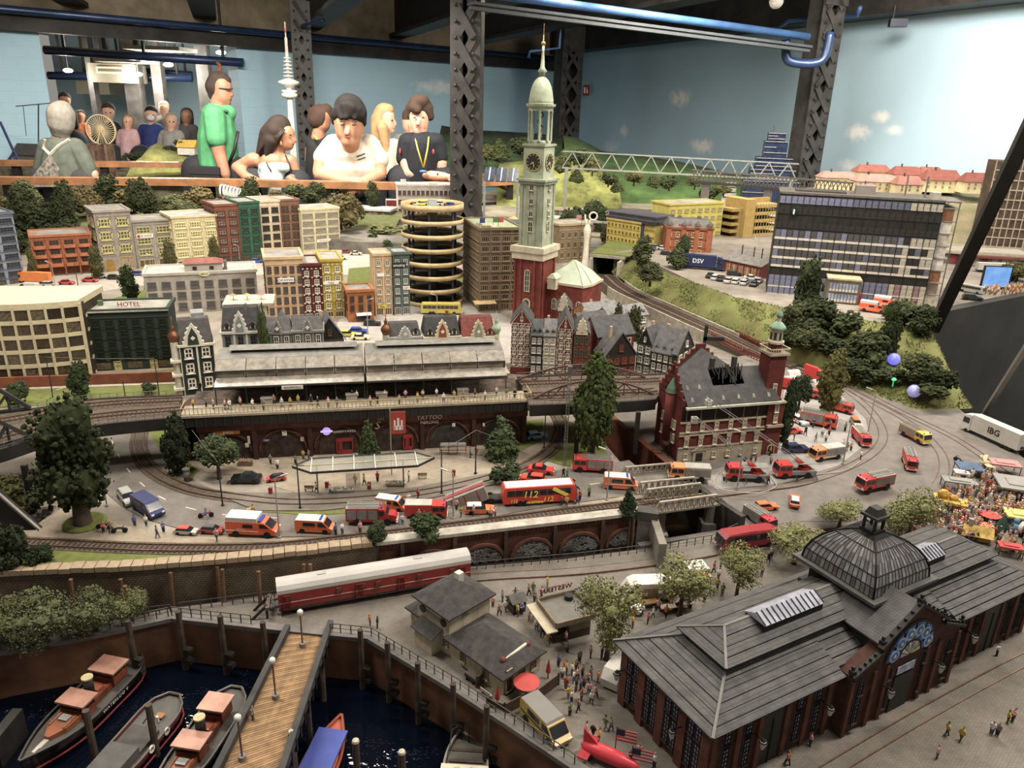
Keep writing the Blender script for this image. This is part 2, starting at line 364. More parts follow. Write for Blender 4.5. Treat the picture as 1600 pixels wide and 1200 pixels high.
def rail(name,ah,aq,posts,panel=False):
 t=ac(name,ah,'railing',(0,0,0))
 mb=MB()
 for a,b in zip(aq,aq[1:]):mb.bar(a,b,.07,.035)
 mb.o('handrail',m_wood,t)
 for a in posts:Bx(a.x-.02,a.y-.02,ZF,a.x+.02,a.y+.02,a.z-.015).o('post',bH,t)
 return t
fr=[P(-120,281,ZRL),P(300,284,ZRL),P(650,291,ZRL),P(797,283,ZRL),P(728,273,ZRL)]
rail('handrail','long wooden handrail with black posts that the visitors lean on',fr,[fr[0].lerp(fr[1],t)for t in(.3,.7)]+[fr[1].lerp(fr[2],.6),fr[3]])
br=[P(-120,253,ZRL-.02),P(420,259,ZRL-.02)]
rail('handrail','wooden handrail further back before the landscape with ferris wheel',br,[br[0].lerp(br[1],t)for t in(.25,.5,.85)])
for i,(a,b)in enumerate(zip(fr[:3],fr[1:4])):
 al(MB().bar(a+V((0,.06,-.62)),b+V((0,.06,-.62)),.02,1.0).o('trim_%d'%(30+i),bH))
 # ground of the layout
cJ=C('#6f675f',.85,.10,40,.1);m_pave=C('#7f766a',.85,.10,30,.2,ag='pave');cL=C('#a3937c',.85,.10,30,.2,ag='pave')
aM=C('#6f7a2e',.95,.3,70,.6,aH='#5a5c22');m_earth=C('#6b5b44',.95,.25,30,.5);m_base=C('#8b8172',.9,.15,10)
ZW=-.115
Lb=[(880,618),(905,655),(972,738),(1008,783),(1030,850)]
Rb=[(925,618),(945,640),(1052,728),(1122,784),(1160,822)]
wl_px=[(-60,905),(20,897),(200,889),(300,882),(430,870),(585,851)]
de=[(592,850),(700,840),(850,825),(1000,803)]
back=[V((-3.4,3.75,0)),V((-3.2,2.4,0)),V((-1.9,1.2,0))]
ground=pz(wl_px+[de[0],de[-1]])+pz([Lb[3],Lb[2],Lb[1],Lb[0]])+[V((.35,2.4,0)),V((.6,3.75,0))]+back
bQ('street_ground',ground,.05,m_base)
dU=[(-80,1040),(0,1020),(135,996),(270,967),(400,981),(517,993),(580,999),(715,1080),(800,1135),(905,1205),(1010,1275)]
dN=[P(a,b,-.05)for a,b in dU]
foot=[G(1000,858),G(880,874),G(720,887),G(590,902),G(430,928),G(270,950),P(100,985,-.05),P(-80,1020,-.05)]
rg=dN+[G(1350,1290),G(2050,1200),G(1950,840),P(1600,716),P(1500,640),P(1330,560),V((.9,2.3,0)),V((.42,2.4,0))]+[G(*q)for q in Rb]+foot[:-1]
rg=[V((p.x,p.y,0))for p in rg]
dc('market_ground',rg,m_pave,0,.05)
dc('square_asphalt',[G(*q)for q in((1056,731),(1128,784),(1166,826),(1250,815),(1400,815),(1480,775),(1530,745),(1640,800),(1640,735))]+[P(1600,717),P(1500,641),P(1330,600),P(1260,590),P(1222,600),P(1215,705)],cJ,.0006,.002)
dc('square_concrete',[G(*q)for q in((1080,745),(1120,765),(1220,757),(1310,728),(1360,690),(1352,655),(1310,615),(1262,600),(1225,610),(1218,705))],C('#8f8a84',.85,.08,40),.0010,.002)
qw=[V((p.x,p.y,0))for p in dN]
mb=MB();aR(mb,qw,[(-.004,-.05),(.005,-.05),(.005,ZW-.03),(-.004,ZW-.03)][::-1])
al(mb.o('wall_quay',C('#6a452a',.7,.3,12,.1,ag='streak')))
mb=MB();aR(mb,[p+V((0,0,-.0455))for p in qw],[(-.006,-.004),(.008,-.004),(.008,.002),(-.006,.002)][::-1])
al(mb.o('trim_20',C('#6b655f',.7,.15,30)))
def bY(name,aY,s):
 m=bpy.data.materials.new(name);m.use_nodes=True;N=m.node_tree.nodes;L=m.node_tree.links;b=N['Principled BSDF']
 b.inputs['Base Color'].default_value=(*lin(aY),1);b.inputs['Roughness'].default_value=.04;b.inputs['IOR'].default_value=1.33
 tc=N.new('ShaderNodeTexCoord');mp=N.new('ShaderNodeMapping');mp.inputs['Scale'].default_value=(1,1.8,1);L.new(tc.outputs['Object'],mp.inputs[0])
 no=N.new('ShaderNodeTexNoise');no.inputs['Scale'].default_value=s;no.inputs['Detail'].default_value=2;L.new(mp.outputs[0],no.inputs['Vector'])
 n2=N.new('ShaderNodeTexNoise');n2 .inputs['Scale'].default_value=6;L.new(tc.outputs['Object'],n2 .inputs['Vector'])
 r=N.new('ShaderNodeMapRange');r.inputs[1].default_value=.45;r.inputs[2].default_value=.7;L.new(n2 .outputs['Fac'],r.inputs[0])
 mu=N.new('ShaderNodeMath');mu.operation='MULTIPLY';L.new(no.outputs['Fac'],mu.inputs[0]);L.new(r.outputs[0],mu.inputs[1])
 bp=N.new('ShaderNodeBump');bp.inputs['Strength'].default_value=.8;bp.inputs['Distance'].default_value=.005;L.new(mu.outputs[0],bp.inputs['Height']);L.new(bp.outputs[0],b.inputs['Normal']);return m
dP=bY('harbour_water','#050b17',60);dM=bY('canal_water','#2a1d0e',40)
wp=[V((p.x,p.y,ZW))for p in dN]+[V((.2,.25,ZW)),V((-1.3,.25,ZW)),V((-1.3,.9,ZW))]
bf(bQ('harbour_water',wp,.01,dP,ag='x'),'dark blue harbour water','water',None,'structure')
cz=-.085
bf(bQ('canal_water',[V((q.x,q.y,cz))for q in pz(Lb)[:4]+[G(960,875),G(1180,840)]+pz(Rb)[::-1]+[V((.45,2.4,0)),V((.33,2.4,0))]],.005,dM,ag='x'),'dark brown canal water','water',None,'structure')
def bF(name,aq,z1,th,m,z0f=None):
 """wall along a polyline of tops"""
 mb=MB();n=len(aq)
 aR(mb,[V((p.x,p.y,0))for p in aq],[(0,z1),(th,z1),(th,z0f),(0,z0f)])
 return al(mb.o(name,m))
cr=C('#7b3f22',.85,.2,25,.1,ag='brick')
bF('wall_canal_right',[G(*q)for q in Rb[:3]],.004,.012,cr,cz)
bF('wall_canal_left',pz(Lb),.0,-.012,C('#7d7568',.85,.2,25),cz)
cw=[G(1052,728),G(1122,784),G(1163,823)]
bF('wall_basin',cw,-.002,.01,C('#3b3630',.8,.3,20,ag='streak'),cz)
bF('wall_basin_front',[G(1163,823),G(1000,859)],-.03,.012,C('#57504a',.8,.3,20),cz)
bl=MB();
for i in E(3):
 q=G(*Rb[0]).lerp(G(*Rb[2]),.25+.3*i);bl.bx(q.x-.012,q.y-.01,cz,q.x+.004,q.y+.006,.006)
al(bl.o('trim_21',cr))
def bb(name,aq,m,z=.0008,th=.0012):return bQ(name,[V((p.x,p.y,z))for p in aq],th,m)
dE=aF([P(*q)for q in[(172,668),(180,690),(196,722),(222,752),(262,780),(330,800),(430,808),(560,806),(700,790),(830,768),(950,752),(1010,742)]],6)
mb=MB();aR(mb,dE,[(-.062,.0012),(.058,.0012),(.058,-.004),(-.062,-.004)][::-1]);al(mb.o('road',cJ))
m_line=C('#cfc8b8',.8,.1,60)
dl=aQ(cC(dE,.005),.034);mb=MB()
for a,b in list(zip(dl,dl[1:]))[::2]:
 mb.bar(a.lerp(b,.15)+V((0,0,.0014)),a.lerp(b,.75)+V((0,0,.0014)),.0018,.0006)
al(mb.o('lane_dashes',m_line))
bb('pavement_front',pz([(-60,830),(60,775),(130,790),(185,820),(280,838),(430,842),(600,835),(750,815),(930,785),(1000,770),(1010,790),(850,812),(700,826),(560,842),(430,852),(200,850),(60,846),(-60,850)]),cL)
bb('pavement_station',pz([(300,700),(290,735),(360,742),(480,775),(620,778),(760,752),(850,715),(870,660),(800,655),(310,672)]),cL,.0006)
bb('tram_platform',pz([(335,772),(480,772),(640,765),(760,742),(775,758),(660,783),(500,800),(400,800)]),C('#7d7468',.9,.1,30,.2,ag='pave'),.003,.004)
for nm,l in(('lawn_front',[(20,893),(60,850),(250,858),(430,864),(560,848),(400,869),(300,880),(200,887)]),('lawn_canal',[(868,655),(915,665),(968,735),(880,728),(855,720)]),('lawn_tram',[(196,668),(190,705),(230,748),(300,765),(240,735),(225,668)]),('lawn_tram_back',[(228,668),(240,705),(300,750),(308,735),(262,690),(255,668)]),('lawn_arch',[(800,712),(845,690),(850,655),(800,660)]),('lawn_town',[(-80,640),(-80,608),(300,575),(330,600),(280,620),(100,632)]),('lawn_verge',[(390,800),(480,806),(640,800),(780,775),(770,771),(630,793),(480,801)])):
 bb(nm,pz(l),aM,.0010 if nm!='lawn_verge' else .002)
bb('lawn_front_edge',pz([(580,850),(700,836),(850,820),(990,800),(985,794),(840,812),(700,828),(560,846)]),aM,.0012)
bb('lawn_town_square',pz([(165,470),(230,452),(230,490),(170,500)]),aM,.0014)
bb('lawn_garage',pz([(690,470),(715,462),(725,430),(700,430)]),aM,.0014)
bb('lawn_parking',pz([(538,480),(600,440),(600,415),(545,420)]),aM,.0014)
bb('street_back',pz([(-100,470),(-100,425),(200,408),(420,402),(600,388),(620,402),(560,430),(420,428),(230,445),(60,470)]),C('#aca294',.85,.08,30),.0006)
bb('street_middle',pz([(540,480),(620,470),(760,480),(800,500),(800,560),(560,560),(520,520)]),C('#9c958c',.85,.08,30),.0006)
bb('street_tower',pz([(880,420),(880,398),(960,382),(1040,400),(1200,420),(1200,455),(1100,450),(1000,430),(960,415)]),C('#a0988b',.85,.08,30),.0006)
def bank(name,at,m,n=6,bumpy=.006):
 at=[aF([V(p)for p in r],n)for r in at];k=len(at[0]);rr=[]
 ao=[aF([r[i]for r in at],5)for i in E(k)];h=len(ao[0]);vs=[]
 for i in E(k):
  for j in E(h):
   p=ao[i][j].copy()
   if 0<j<h-1 and 0<i<k-1:p.z+=bumpy*(noise.noise(p*14)+.5*noise.noise(p*35))
   vs.append(p)
 mb=MB();mb.add(vs,[(i*h+j,i*h+j+1,(i+1)*h+j+1,(i+1)*h+j)for i in E(k-1)for j in E(h-1)])
 return bf(mb.o(name,m,ax=True),ag='structure')
bank('slope_forest',[[P(x,y,.0)for x,y in((-120,408),(150,392),(340,380),(520,372),(620,372))],[P(x,y,.07)for x,y in((-120,372),(150,356),(340,345),(520,345),(620,350))],[P(x,y,.10)for x,y in((-120,338),(150,330),(340,322),(520,322),(640,322))]],C('#5c6030',.95,.3,40,.5,aH='#40421f'))
hz=.10
h0=[P(955,425,.03),P(1002,456,.03),P(1068,486,.03),P(1134,511,.03),P(1200,545,.02),P(1265,578,.0),P(1350,612,0),P(1430,640,0),P(1520,638,0)]
h1=[P(965,416,.05),P(1012,440,.055),P(1080,466,.06),P(1145,490,.065),P(1205,515,.06),P(1285,545,.055),P(1355,560,.05),P(1420,575,.05),P(1490,590,.04)]
h2=[P(985,405,.07),P(1025,420,.085),P(1090,443,.1),P(1150,465,.1),P(1215,478,.1),P(1290,492,.1),P(1345,500,.1),P(1405,506,.1),P(1455,515,.1)]
HH=(h0,h1,h2)
c8=C('#6f7636',.95,.28,16,.8,aH='#5a5128')
bank('slope_hospital',[h0,h1,h2],c8,6,.012)
plat=[p.copy()for p in h2]+[P(1456,488,hz),P(1640,452,hz),V((3.2,3.0,hz)),V((3.2,4.2,hz)),V((.95,4.2,hz)),P(1010,385,hz),P(960,395,hz)]
bQ('plateau_hospital',[V((p.x,p.y,hz-.0005))for p in plat],.06,C('#857b6e',.85,.14,14))
fp=aF([P(1010,432,.078),P(1045,452,.088),P(1075,475,.085),P(1110,500,.072),P(1160,510,.078),P(1200,520,.07)],6)
pa,pb=P(1453,489,hz)+V((-.004,-.016,0)),P(1660,447,hz)+V((0,-.016,0))
mb=MB();mb.add([pa,pb,V((pb.x,pb.y,-.9)),V((pa.x,pa.y,-.9))]+[q+V((.02,.05,0))for q in(pa,pb,V((pb.x,pb.y,-.9)),V((pa.x,pa.y,-.9)))],[(0,3,2,1),(4,5,6,7),(0,1,5,4)])
al(mb.o('wall_table_front',C('#3a342e',.55,.2,6)))
def db(a,b):return a+(b-a)*((1.57-a.z)/(b.z-a.z))
bf(MB().bar(P(1458,515,.085),db(P(1458,515,.085),PY(1665,80,1.55)),.028,.02).o('diagonal_strut',C('#2b2826',.5,.15,10)),'thick dark steel strut rising diagonally beside the glass hospital block','strut')
bf(MB().bar(P(1538,645,.0),db(P(1538,645,.0),PY(1640,485,1.2)),.008,.012).o('diagonal_strut',C('#77736e',.4,.1,10)),'thin grey steel strut rising behind the white lorry','strut')
bQ('far_ground',[V((-.1,3.6,.06)),V((3.6,3.0,.06)),V((4.2,4.0,.06)),V((2.4,5.6,.06)),V((.6,6.8,.06)),V((-.3,5.0,.06))],.02,C('#7d7660',.9,.25,5))
bQ('rail_yard',[V((-.8,3.25,.05)),V((.7,3.2,.05)),V((.7,4.1,.05)),V((-.8,4.04,.05))],.06,C('#6d675c',.9,.25,12))
# helpers for buildings
def a9(s,size,m,bD,bE,rot=(pi/2,0,0),name='lettering',ext=.0006,align='CENTER',shear=0,dt=0):
 cu=bpy.data.curves.new(name,'FONT');cu.body=s;cu.size=size;cu.align_x=align;cu.align_y='CENTER';cu.extrude=ext;cu.shear=shear;cu.offset=dt;cu.resolution_u=2
 o=bpy.data.objects.new('tmp',cu);me=bpy.data.meshes.new_from_object(o);bpy.data.objects.remove(o);me.materials.clear();me.materials.append(m)
 q=link(name,me,bD,bE);q.rotation_euler=rot;return q
GL=dict(dark=C('#2e2b28',.25,.25,120,aB=.7),blue=C('#39434c',.25,.3,120,aB=.7),warm=C('#5a4a35',.3,.4,150,aB=.6),pale=C('#8b8578',.3,.35,120,aB=.6),yel=C('#8a7f1c',.35,.35,150),grn=C('#4c5440',.3,.35,120),cobalt=C('#5f7390',.2,.3,90,aB=.7),multi=C('#77686a',.3,.5,60,aH='#3c4a52'))
def ai(w,h,af,aj,nx=2,nz=2,fr=.14,cA=.0022,bh=False,sill=True):
 """window with origin at the middle of its foot: recessed pane, proud frame, glazing bars, sill"""
 mb=MB();t=min(w,h)*fr
 if bh:
  k=8;r=w/2
  arc=[(-r*cos(pi*i/k),h-r+r*sin(pi*i/k))for i in E(k+1)];arc2=[(x*(1-2*t/w),(h-r)+(z-(h-r))*(1-2*t/w))for x,z in arc]
  o=[(-r,0)]+arc+[(r,0)];i_=[(-r+t,t)]+arc2+[(r-t,t)];n=len(o)
  mb.mi(1).add([(x,-.0003,z)for x,z in i_],[tuple(E(n))])
  mb.mi(0);vs=[(x,-cA,z)for x,z in o]+[(x,-cA,z)for x,z in i_]+[(x,.0,z)for x,z in o]+[(x,-.0003,z)for x,z in i_]
  mb.add(vs,[(j,(j+1)%n,n+(j+1)%n,n+j)for j in E(n)]+[(2*n+j,2*n+(j+1)%n,(j+1)%n,j)for j in E(n)]+[(n+j,n+(j+1)%n,3*n+(j+1)%n,3*n+j)for j in E(n)])
  for j in E(1,nx):x=-w/2+w*j/nx;mb.bx(x-t*.3,-cA*.7,t,x+t*.3,-.0003,h-t)
  for j in E(1,nz):z=h*j/nz;mb.bx(-w/2+t,-cA*.7,z-t*.3,w/2-t,-.0003,z+t*.3)
  return mb.mesh([af,aj],name='window')
 mb.mi(1).bx(-w/2,-.0004,0,w/2,.0003,h).mi(0)
 mb.bx(-w/2,-cA,0,-w/2+t,0,h).bx(w/2-t,-cA,0,w/2,0,h).bx(-w/2,-cA,h-t,w/2,0,h).bx(-w/2,-cA,0,w/2,0,t)
 for j in E(1,nx):x=-w/2+w*j/nx;mb.bx(x-t*.35,-cA*.8,0,x+t*.35,0,h)
 for j in E(1,nz):z=h*j/nz;mb.bx(-w/2,-cA*.8,z-t*.35,w/2,0,z+t*.35)
 if sill:mb.bx(-w/2-t*.5,-cA*1.8,-t*.7,w/2+t*.5,0,0)
 return mb.mesh([af,aj],name='window')
def aP(bD,me,x0,x1,ao,zs,y=0.0,rz=0,name='window',skip=()):
 for i in E(ao):
  x=x0+(x1-x0)*(i+.5)/ao
  for j,z in enumerate(zs):
   if(i,j)in skip:continue
   if rz:o=link(name,me,bD,(y,x,z),rz)
   else:o=link(name,me,bD,(x,y,z))
def ba(bD,w,h,x0,x1,ao,zs,ch,y=0,rz=0,name='windows',fr=.12):
 """far windows too small to pick apart singly: one part"""
 mb=MB();T=MR(rz,4,'Z')
 for i in E(ao):
  x=x0+(x1-x0)*(i+.5)/ao
  for z in zs:
   mb.tf(MT((y,x,z)if rz else(x,y,z))@T);t=min(w,h)*fr
   mb.mi(1).bx(-w/2,-.0006,0,w/2,.0002,h).mi(0).bx(-w/2-t,-.0015,-t,w/2+t,0,0).bx(-w/2-t,-.0015,h,w/2+t,0,h+t).bx(-t/2,-.0012,0,t/2,0,h)
 o=mb.o(name,ch,bD);o['kind']='stuff';return o
def cW(t,W,D,h,mroof,mtrim,bD=.004,lip=.004):
 Bx(.002,.002,h-.002,W-.002,D-.002,h+.0005).o('roof',mroof,t)
 mb=MB()
 for a in((-lip,-lip,W+lip,.004),(-lip,D-.004,W+lip,D+lip),(-lip,.004,.004,D-.004),(W-.004,.004,W+lip,D-.004)):mb.bx(a[0],a[1],h-.004,a[2],a[3],h+bD)
 mb.o('cornice',mtrim,t)
cV=None
def fit(A,B,z):
 a,b=P(A[0],A[1],z),P(B[0],B[1],z)
 if cV is None:return a,b
 u=V((cos(cV),sin(cV),0));lo,hi=0,2
 for _ in E(40):
  m=(lo+hi)/2
  if PIX(a+u*m)[0]<B[0]:lo=m
  else:hi=m
 return a,a+u*(lo-.002)
def bs(A,B):return an(P(*A),P(*B))
def bS(name,ah,A,B,topy,a3,cX,at,ao,z=0,af='#c9bda0',aj='dark',fx=.62,fz=.6,nx=2,nz=2,gf=1.0,bi=.35,ar='#8d877d',aT=None,aL='',aO=None,av=None,bT=True,c3=0,wkind=None,bI=True,c4='building',single=True,bh=False,lean=None,plinth=None):
 """flat-roofed town house: A, B = photo pixels of the foot of its street front"""
 a,b=fit(A,B,z);W=(b-a).length;h=HT(a,topy);rz=an(a,b)
 t=ac(name,ah,c4,a,rz,av);mw=C(cX,.85,.1,40,.05,ag=wkind);mt=C(aT or cX,.8,.08,40);mr=C(ar,.9,.15,25)
 Bx(0,0,-.002,W,a3,h).o('walls',mw,t);cW(t,W,a3,h,mr,mt)
 fh=h/(at+gf+bi);zs=[fh*(gf+j+(1-fz)/2)for j in E(at)];bw=W/ao
 me=ai(bw*fx,fh*fz,C(af,.6,.05),GL[aj]if isinstance(aj,str)and aj in GL else C(aj,.3,.3,120),nx,nz,bh=bh)
 aP(t,me,0,W,ao,zs)
 if bT:
  me_=Bx(-.0008,-.0016,-.0012,W+.0008,0,.0012).mesh(mt)
  for j in E(at+1):link('string_course',me_,t,(0,0,fh*(gf+j)))
 if c3:
  for i in E(c3+1):
   x=W*i/c3;Bx(max(0,x-.002),-.0022,0,min(W,x+.002),0,h-.004).o('pilaster',mt,t)
 if bI and gf>.6:
  me2=ai(bw*.8,fh*gf*.72,C(af,.6,.05),GL['warm'],3,1,.08);aP(t,me2,0,W,ao,[fh*.08],name='shop_window')
 sc=aO or max(2,int(a3/bw))
 if 'R' in aL:aP(t,me,.004,a3-.004,sc,zs,y=W,rz=pi/2)
 if 'L' in aL:aP(t,me,.004,a3-.004,sc,zs,y=0,rz=-pi/2)
 t['W']=W;t['H']=h;t['fh']=fh;return t
def W_(t):return t['W'],t['H'],t['fh']
def ay(t):
 for k in('W','H','fh'):
  if k in t:del t[k]
def cj(t,x,z,w,h,bg,s=None,fg='#222222',y=-.004,sz=.75,name='sign'):
 o=Bx(x-w/2,y,z-h/2,x+w/2,y+.002,z+h/2).o(name,C(bg,.5,.03),t)
 if s:a9(s,h*sz,C(fg,.6,0),o,(x,y-.0002,z-h*.02),ext=.0003)
 return o
 # back row of the town
GR='model town houses in the back row'
t=bS('apartment_house','tall blue grey model apartment house with wide windows at the town edge',(-14,448),(40,441),336,.15,'#7f8690',7,2,af='#3d4450',fx=.78,fz=.55,aL='R',gf=.7,aO=3,aT='#59626f',nx=4);ay(t)
ck=bS('apartment_house','low orange brick model house with curved balconies behind the orange lorry',(58,434),(150,427),370,.14,'#9a5a33',3,4,af='#33281f',fx=.6,fz=.62,aL='L',gf=1.1,aT='#a8613a',aj='warm',nx=4,aO=2,bI=False)
W,h,fh=W_(ck)
for i in E(4):
 for j in E(3):
  pr=[(W*(i+.5)/4+W/4*.42*cos(pi+pi*k/6),-.004-W/4*.12*sin(pi*k/6))for k in E(7)]
  MB().prism(pr+[(W*(i+.92)/4,0),(W*(i+.08)/4,0)],fh*(1.1+j)-.001,fh*(1.1+j)+fh*.3).o('balcony',C('#b0643a',.8,.1),ck)
for i in E(5):Bx(W*i/4-.002,-.005,0,W*i/4+.002,0,h).o('pier',C('#8f5130',.8,.1),ck)
[bpy.data.objects.remove(o)for o in list(ck .children)if o.name.split('.')[0]=='walls'];Bx(0,0,fh*.95,W,.14,h).o('walls',C('#9a5a33',.85,.1,40),ck);Bx(0,.03,-.002,W,.14,fh*.95).o('arcade',C('#8a5232',.85,.1),ck);Bx(.01,.04,h,.022,.055,h+.012).o('chimney',C('#b0885a'),ck);ay(ck)
cV=bs((160,426),(533,392))
t=bS('warehouse','grey concrete model warehouse with arched yellow gate beside the narrower grey shop',(160,426),(216,423),331,.16,'#8b8278',3,2,af='#b9a868',fx=.72,fz=.62,aL='L',gf=1.25,aT='#94897d',nx=4,nz=2,aj='grn',bI=False,c3=2,aO=2)
W,h,fh=W_(t);link('gate',ai(W*.28,fh*1.0,C('#a07b2c',.7),C('#8f6c22',.7,.2),2,1,.1,bh=True),t,(W*.25,-.001,0));link('shop_window',ai(W*.42,fh*1.05,C('#a8883c',.7),GL['pale'],4,2,.06),t,(W*.73,0,.002));ay(t)
t=bS('shop_building','narrow grey model shop building with white shop sign',(216,420),(277,414),346,.14,'#8e867a',3,2,af='#b0a26a',fx=.72,fz=.62,gf=1.0,aT='#989082',nx=4,aj='grn',c3=2)
W,h,fh=W_(t);cj(t,W*.27,fh*2.98,W*.42,fh*.36,'#ded8cc','BDE SHOP','#2a2a2e');Bx(W*.08,-.0045,fh*2.85,W*.14,-.004,fh*3.1).o('logo',C('#b32a25'),t);ay(t)
t=bS('factory_building','cream model factory building with wide yellow panes',(277,418),(347,404),340,.16,'#cabb8c',4,3,af='#d8cba0',fx=.82,fz=.62,gf=.8,aj='yel',nx=5,ar='#a09a94',aL='L',aO=2,c3=3);ay(t)
for nm,lb,A,B,ty,w,fr,gl,gf in(('town_house','narrow red brown model town house next to the dark green one',(344,412),(380,409),321,'#7d4a35','#51332a','pale',1),('town_house','narrow dark green model town house in the back row',(380,409),(412,405),317,'#2f5a43','#234634','dark',1),('town_house','narrow cream model town house with brown windows in the back row',(412,402),(443,399),315,'#cdb896','#3b3129','dark',.8),('town_house','narrow brown model town house between two cream ones',(443,399),(473,396),313,'#7d5842','#4a3428','warm',.8)):
 t=bS(nm,lb,A,B,ty,.15,w,5,2 if w!='#cdb896' else 2,af=fr,aj=gl,fx=.7,fz=.62,gf=gf,bi=.5,aL='L' if w=='#7d4a35' else '',aO=3,nx=3,c3=1);ay(t)
t=bS('office_house','pale cream model office house with white sign at the row end',(474,398),(533,392),328,.13,'#cfc19a',5,3,af='#8f8870',aj='pale',fx=.8,fz=.6,gf=.6,nx=4,aL='R',aO=3,c3=3)
W,h,fh=W_(t);cj(t,W*.55,fh*1.7,W*.36,fh*.4,'#e4dccb','BAUHAUS','#8a8478');ay(t)
cV=None
# second row
t=bS('bank_building','long pale grey model public building with paired windows and a red roofed attic',(232,492),(405,482),430,.13,'#a59d90',3,8,af='#5f5850',aj='multi',fx=.62,fz=.62,gf=.15,bi=.5,nx=2,ar='#b7afa3',bI=False,bT=False,aT='#b0a89b',aL='L',aO=3)
W,h,fh=W_(t);Bx(W*.36,.01,h,W*.70,.07,h+.026).o('attic',C('#b3ac9f',.8,.05),t)
MB().prism([(W*.35,.004),(W*.71,.004),(W*.71,.076),(W*.35,.076)],h+.026,h+.036,[(W*.42,.03),(W*.64,.03),(W*.64,.05),(W*.42,.05)]).o('attic_roof',C('#8e5348',.8,.15),t)
for x in(.45,.6):Bx(W*x-.006,.009,h+.007,W*x+.006,.011,h+.017).o('attic_window',GL['dark'],t)
Bx(W*.71,.03,h,W*.74,.045,h+.028).o('chimney',C('#6f6a63'),t)
o=MB().lathe([(.015,0),(.015,.002)],20).o('logo_plate',C('#c9c39a',.5),t,bE=(W*.53,-.003,h-.003));o.scale=(1,1,.45);o.rotation_euler=(pi/2,0,0);o.scale=(1,.48,1)
a9('BSH',.011,C('#4c6a35'),o,(0,0,.0022),rot=(0,0,0));ay(t)
cV=bs((421,503),(642,490))
t=bS('corner_house','tall peach model house with a white shoe shop sign',(421,503),(480,497),404,.14,'#c9a67c',5,5,af='#4b4038',aj='multi',fx=.62,fz=.62,gf=.55,bi=.6,aL='L',aO=4,nx=1,ar='#8f8a82')
W,h,fh=W_(t);cj(t,W*.52,fh*4.55-fh*.5,W*.44,fh*.42,'#e4ded4','SCHUHHAUS','#28406a');ay(t)
for lb,A,B,ty,w,fr in(('narrow dark red model house next to yellow bookshop',(476,500),(507,497),414,'#5e2620','#c7bda8'),('narrow yellow model bookshop house with white sign',(507,497),(540,493),407,'#b09a2e','#d8cba0')):
 t=bS('town_house',lb,A,B,ty,.13,w,5,2,af=fr,aj='multi',fx=.5,fz=.62,gf=.9,bi=.5,nx=2,c3=2,aL='R' if w=='#b09a2e' else '',aO=3,ar='#9c968e')
 W,h,fh=W_(t)
 mb=MB()
 for i in E(5):
  for k in E(6):mb.bx(W*i/4*.9+.002,-.003,fh*(.95+k)-.0015,W*i/4*.9+.006,0,fh*(.95+k)+.0015)
 mb.o('white_blocks',C('#d9d2c4'),t)['kind']='stuff'
 if w=='#b09a2e':cj(t,W*.4,fh*3.95,W*.75,fh*.36,'#e6e0d2','Thalia','#3d5a3a')
 ay(t)
t=bS('brick_shop','small orange brick model shop with white awning',(545,504),(586,498),455,.08,'#a3612c',2,3,af='#4b3524',aj='dark',fx=.5,fz=.6,gf=1.1,bi=.4,aL='L',aO=2,bI=False,ar='#8b8883',nx=1)
W,h,fh=W_(t);Bx(W*.3,-.002,.004,W*.85,0,fh*.8).o('shop_window',GL['dark'],t);MB().ext([(-.014,fh*.8),(0,fh*1.02),(0,fh*1.07),(-.014,fh*.86)],W*.3,W*.88).o('awning',C('#dcd6c8'),t);ay(t)
t=bS('corner_house','tall beige model house with bare side wall and yellow sign',(587,494),(615,491),398,.08,'#caa87c',5,2,af='#c3b8a0',aj='multi',fx=.6,fz=.6,gf=1.1,bi=.4,nx=2,nz=3,ar='#99948c',c3=2)
W,h,fh=W_(t);cj(t,W*.4,fh*1.0,W*.5,fh*.34,'#d8c229','UHU','#222');cj(t,W*.35,fh*4.4,W*.4,fh*.34,'#e2dccf');ay(t)
t=bS('town_house','tall dark grey green model house with black sign next to the spiral garage',(616,493),(642,490),396,.08,'#54605a',5,2,af='#a7aca0',aj='blue',fx=.55,fz=.6,gf=1.1,bi=.4,nx=2,nz=3,ar='#8c8a84',c3=2)
W,h,fh=W_(t);cj(t,W*.35,fh*5.3,W*.85,fh*.5,'#1d2022','amazing','#e0dcd2');cj(t,W*.78,fh*2.9,W*.42,fh*.36,'#e2dcd0','HSV','#222');ay(t)
cV=None
t=bS('department_store','large brown grid model department store with flags on its roof terrace',(748,487),(812,484),358,.22,'#6d5c47',7,4,af='#8a765a',aj='dark',fx=.8,fz=.62,gf=1.0,bi=.5,nx=4,nz=1,aL='L',aO=8,ar='#97a07c',aT='#7b6a52',c3=4)
W,h,fh=W_(t);MB().ext([(-.03,fh*1.0),(0,fh*1.15),(0,fh*1.2),(-.03,fh*1.06)],-.02,.05).o('canopy',C('#b99b63'),t)
for x,y,c in((.01,.04,'#2c3f7c'),(.055,.05,'#4d7a49'),(.072,.05,'#b44a3c')):
 MB().cyl(x,y,h,h+.03,.0007,n=5).o('flagpole',ak,t);Bx(x,y-.0005,h+.012,x+.016,y+.0005,h+.028).o('flag',C(c),t)
for i in E(6):
 x,y=bC.uniform(.01,W-.01),bC.uniform(.02,.1);Bx(x-.006,y-.004,h,x+.006,y+.004,h+.006).o('roof_bench',C(bC.choice(['#8d8a7a','#a56a3a','#d8cfb8'])),t)
ay(t)
t=bS('department_store','low brown model wing with dark windows between church tower and white hand sculpture',(872,412),(921,408),352,.12,'#7c6749',3,5,af='#8d7a5c',aj='dark',fx=.8,fz=.62,gf=.3,bi=.5,nx=3,nz=1,bI=False,aL='R',ar='#9a9383',aT='#a08b69');ay(t)
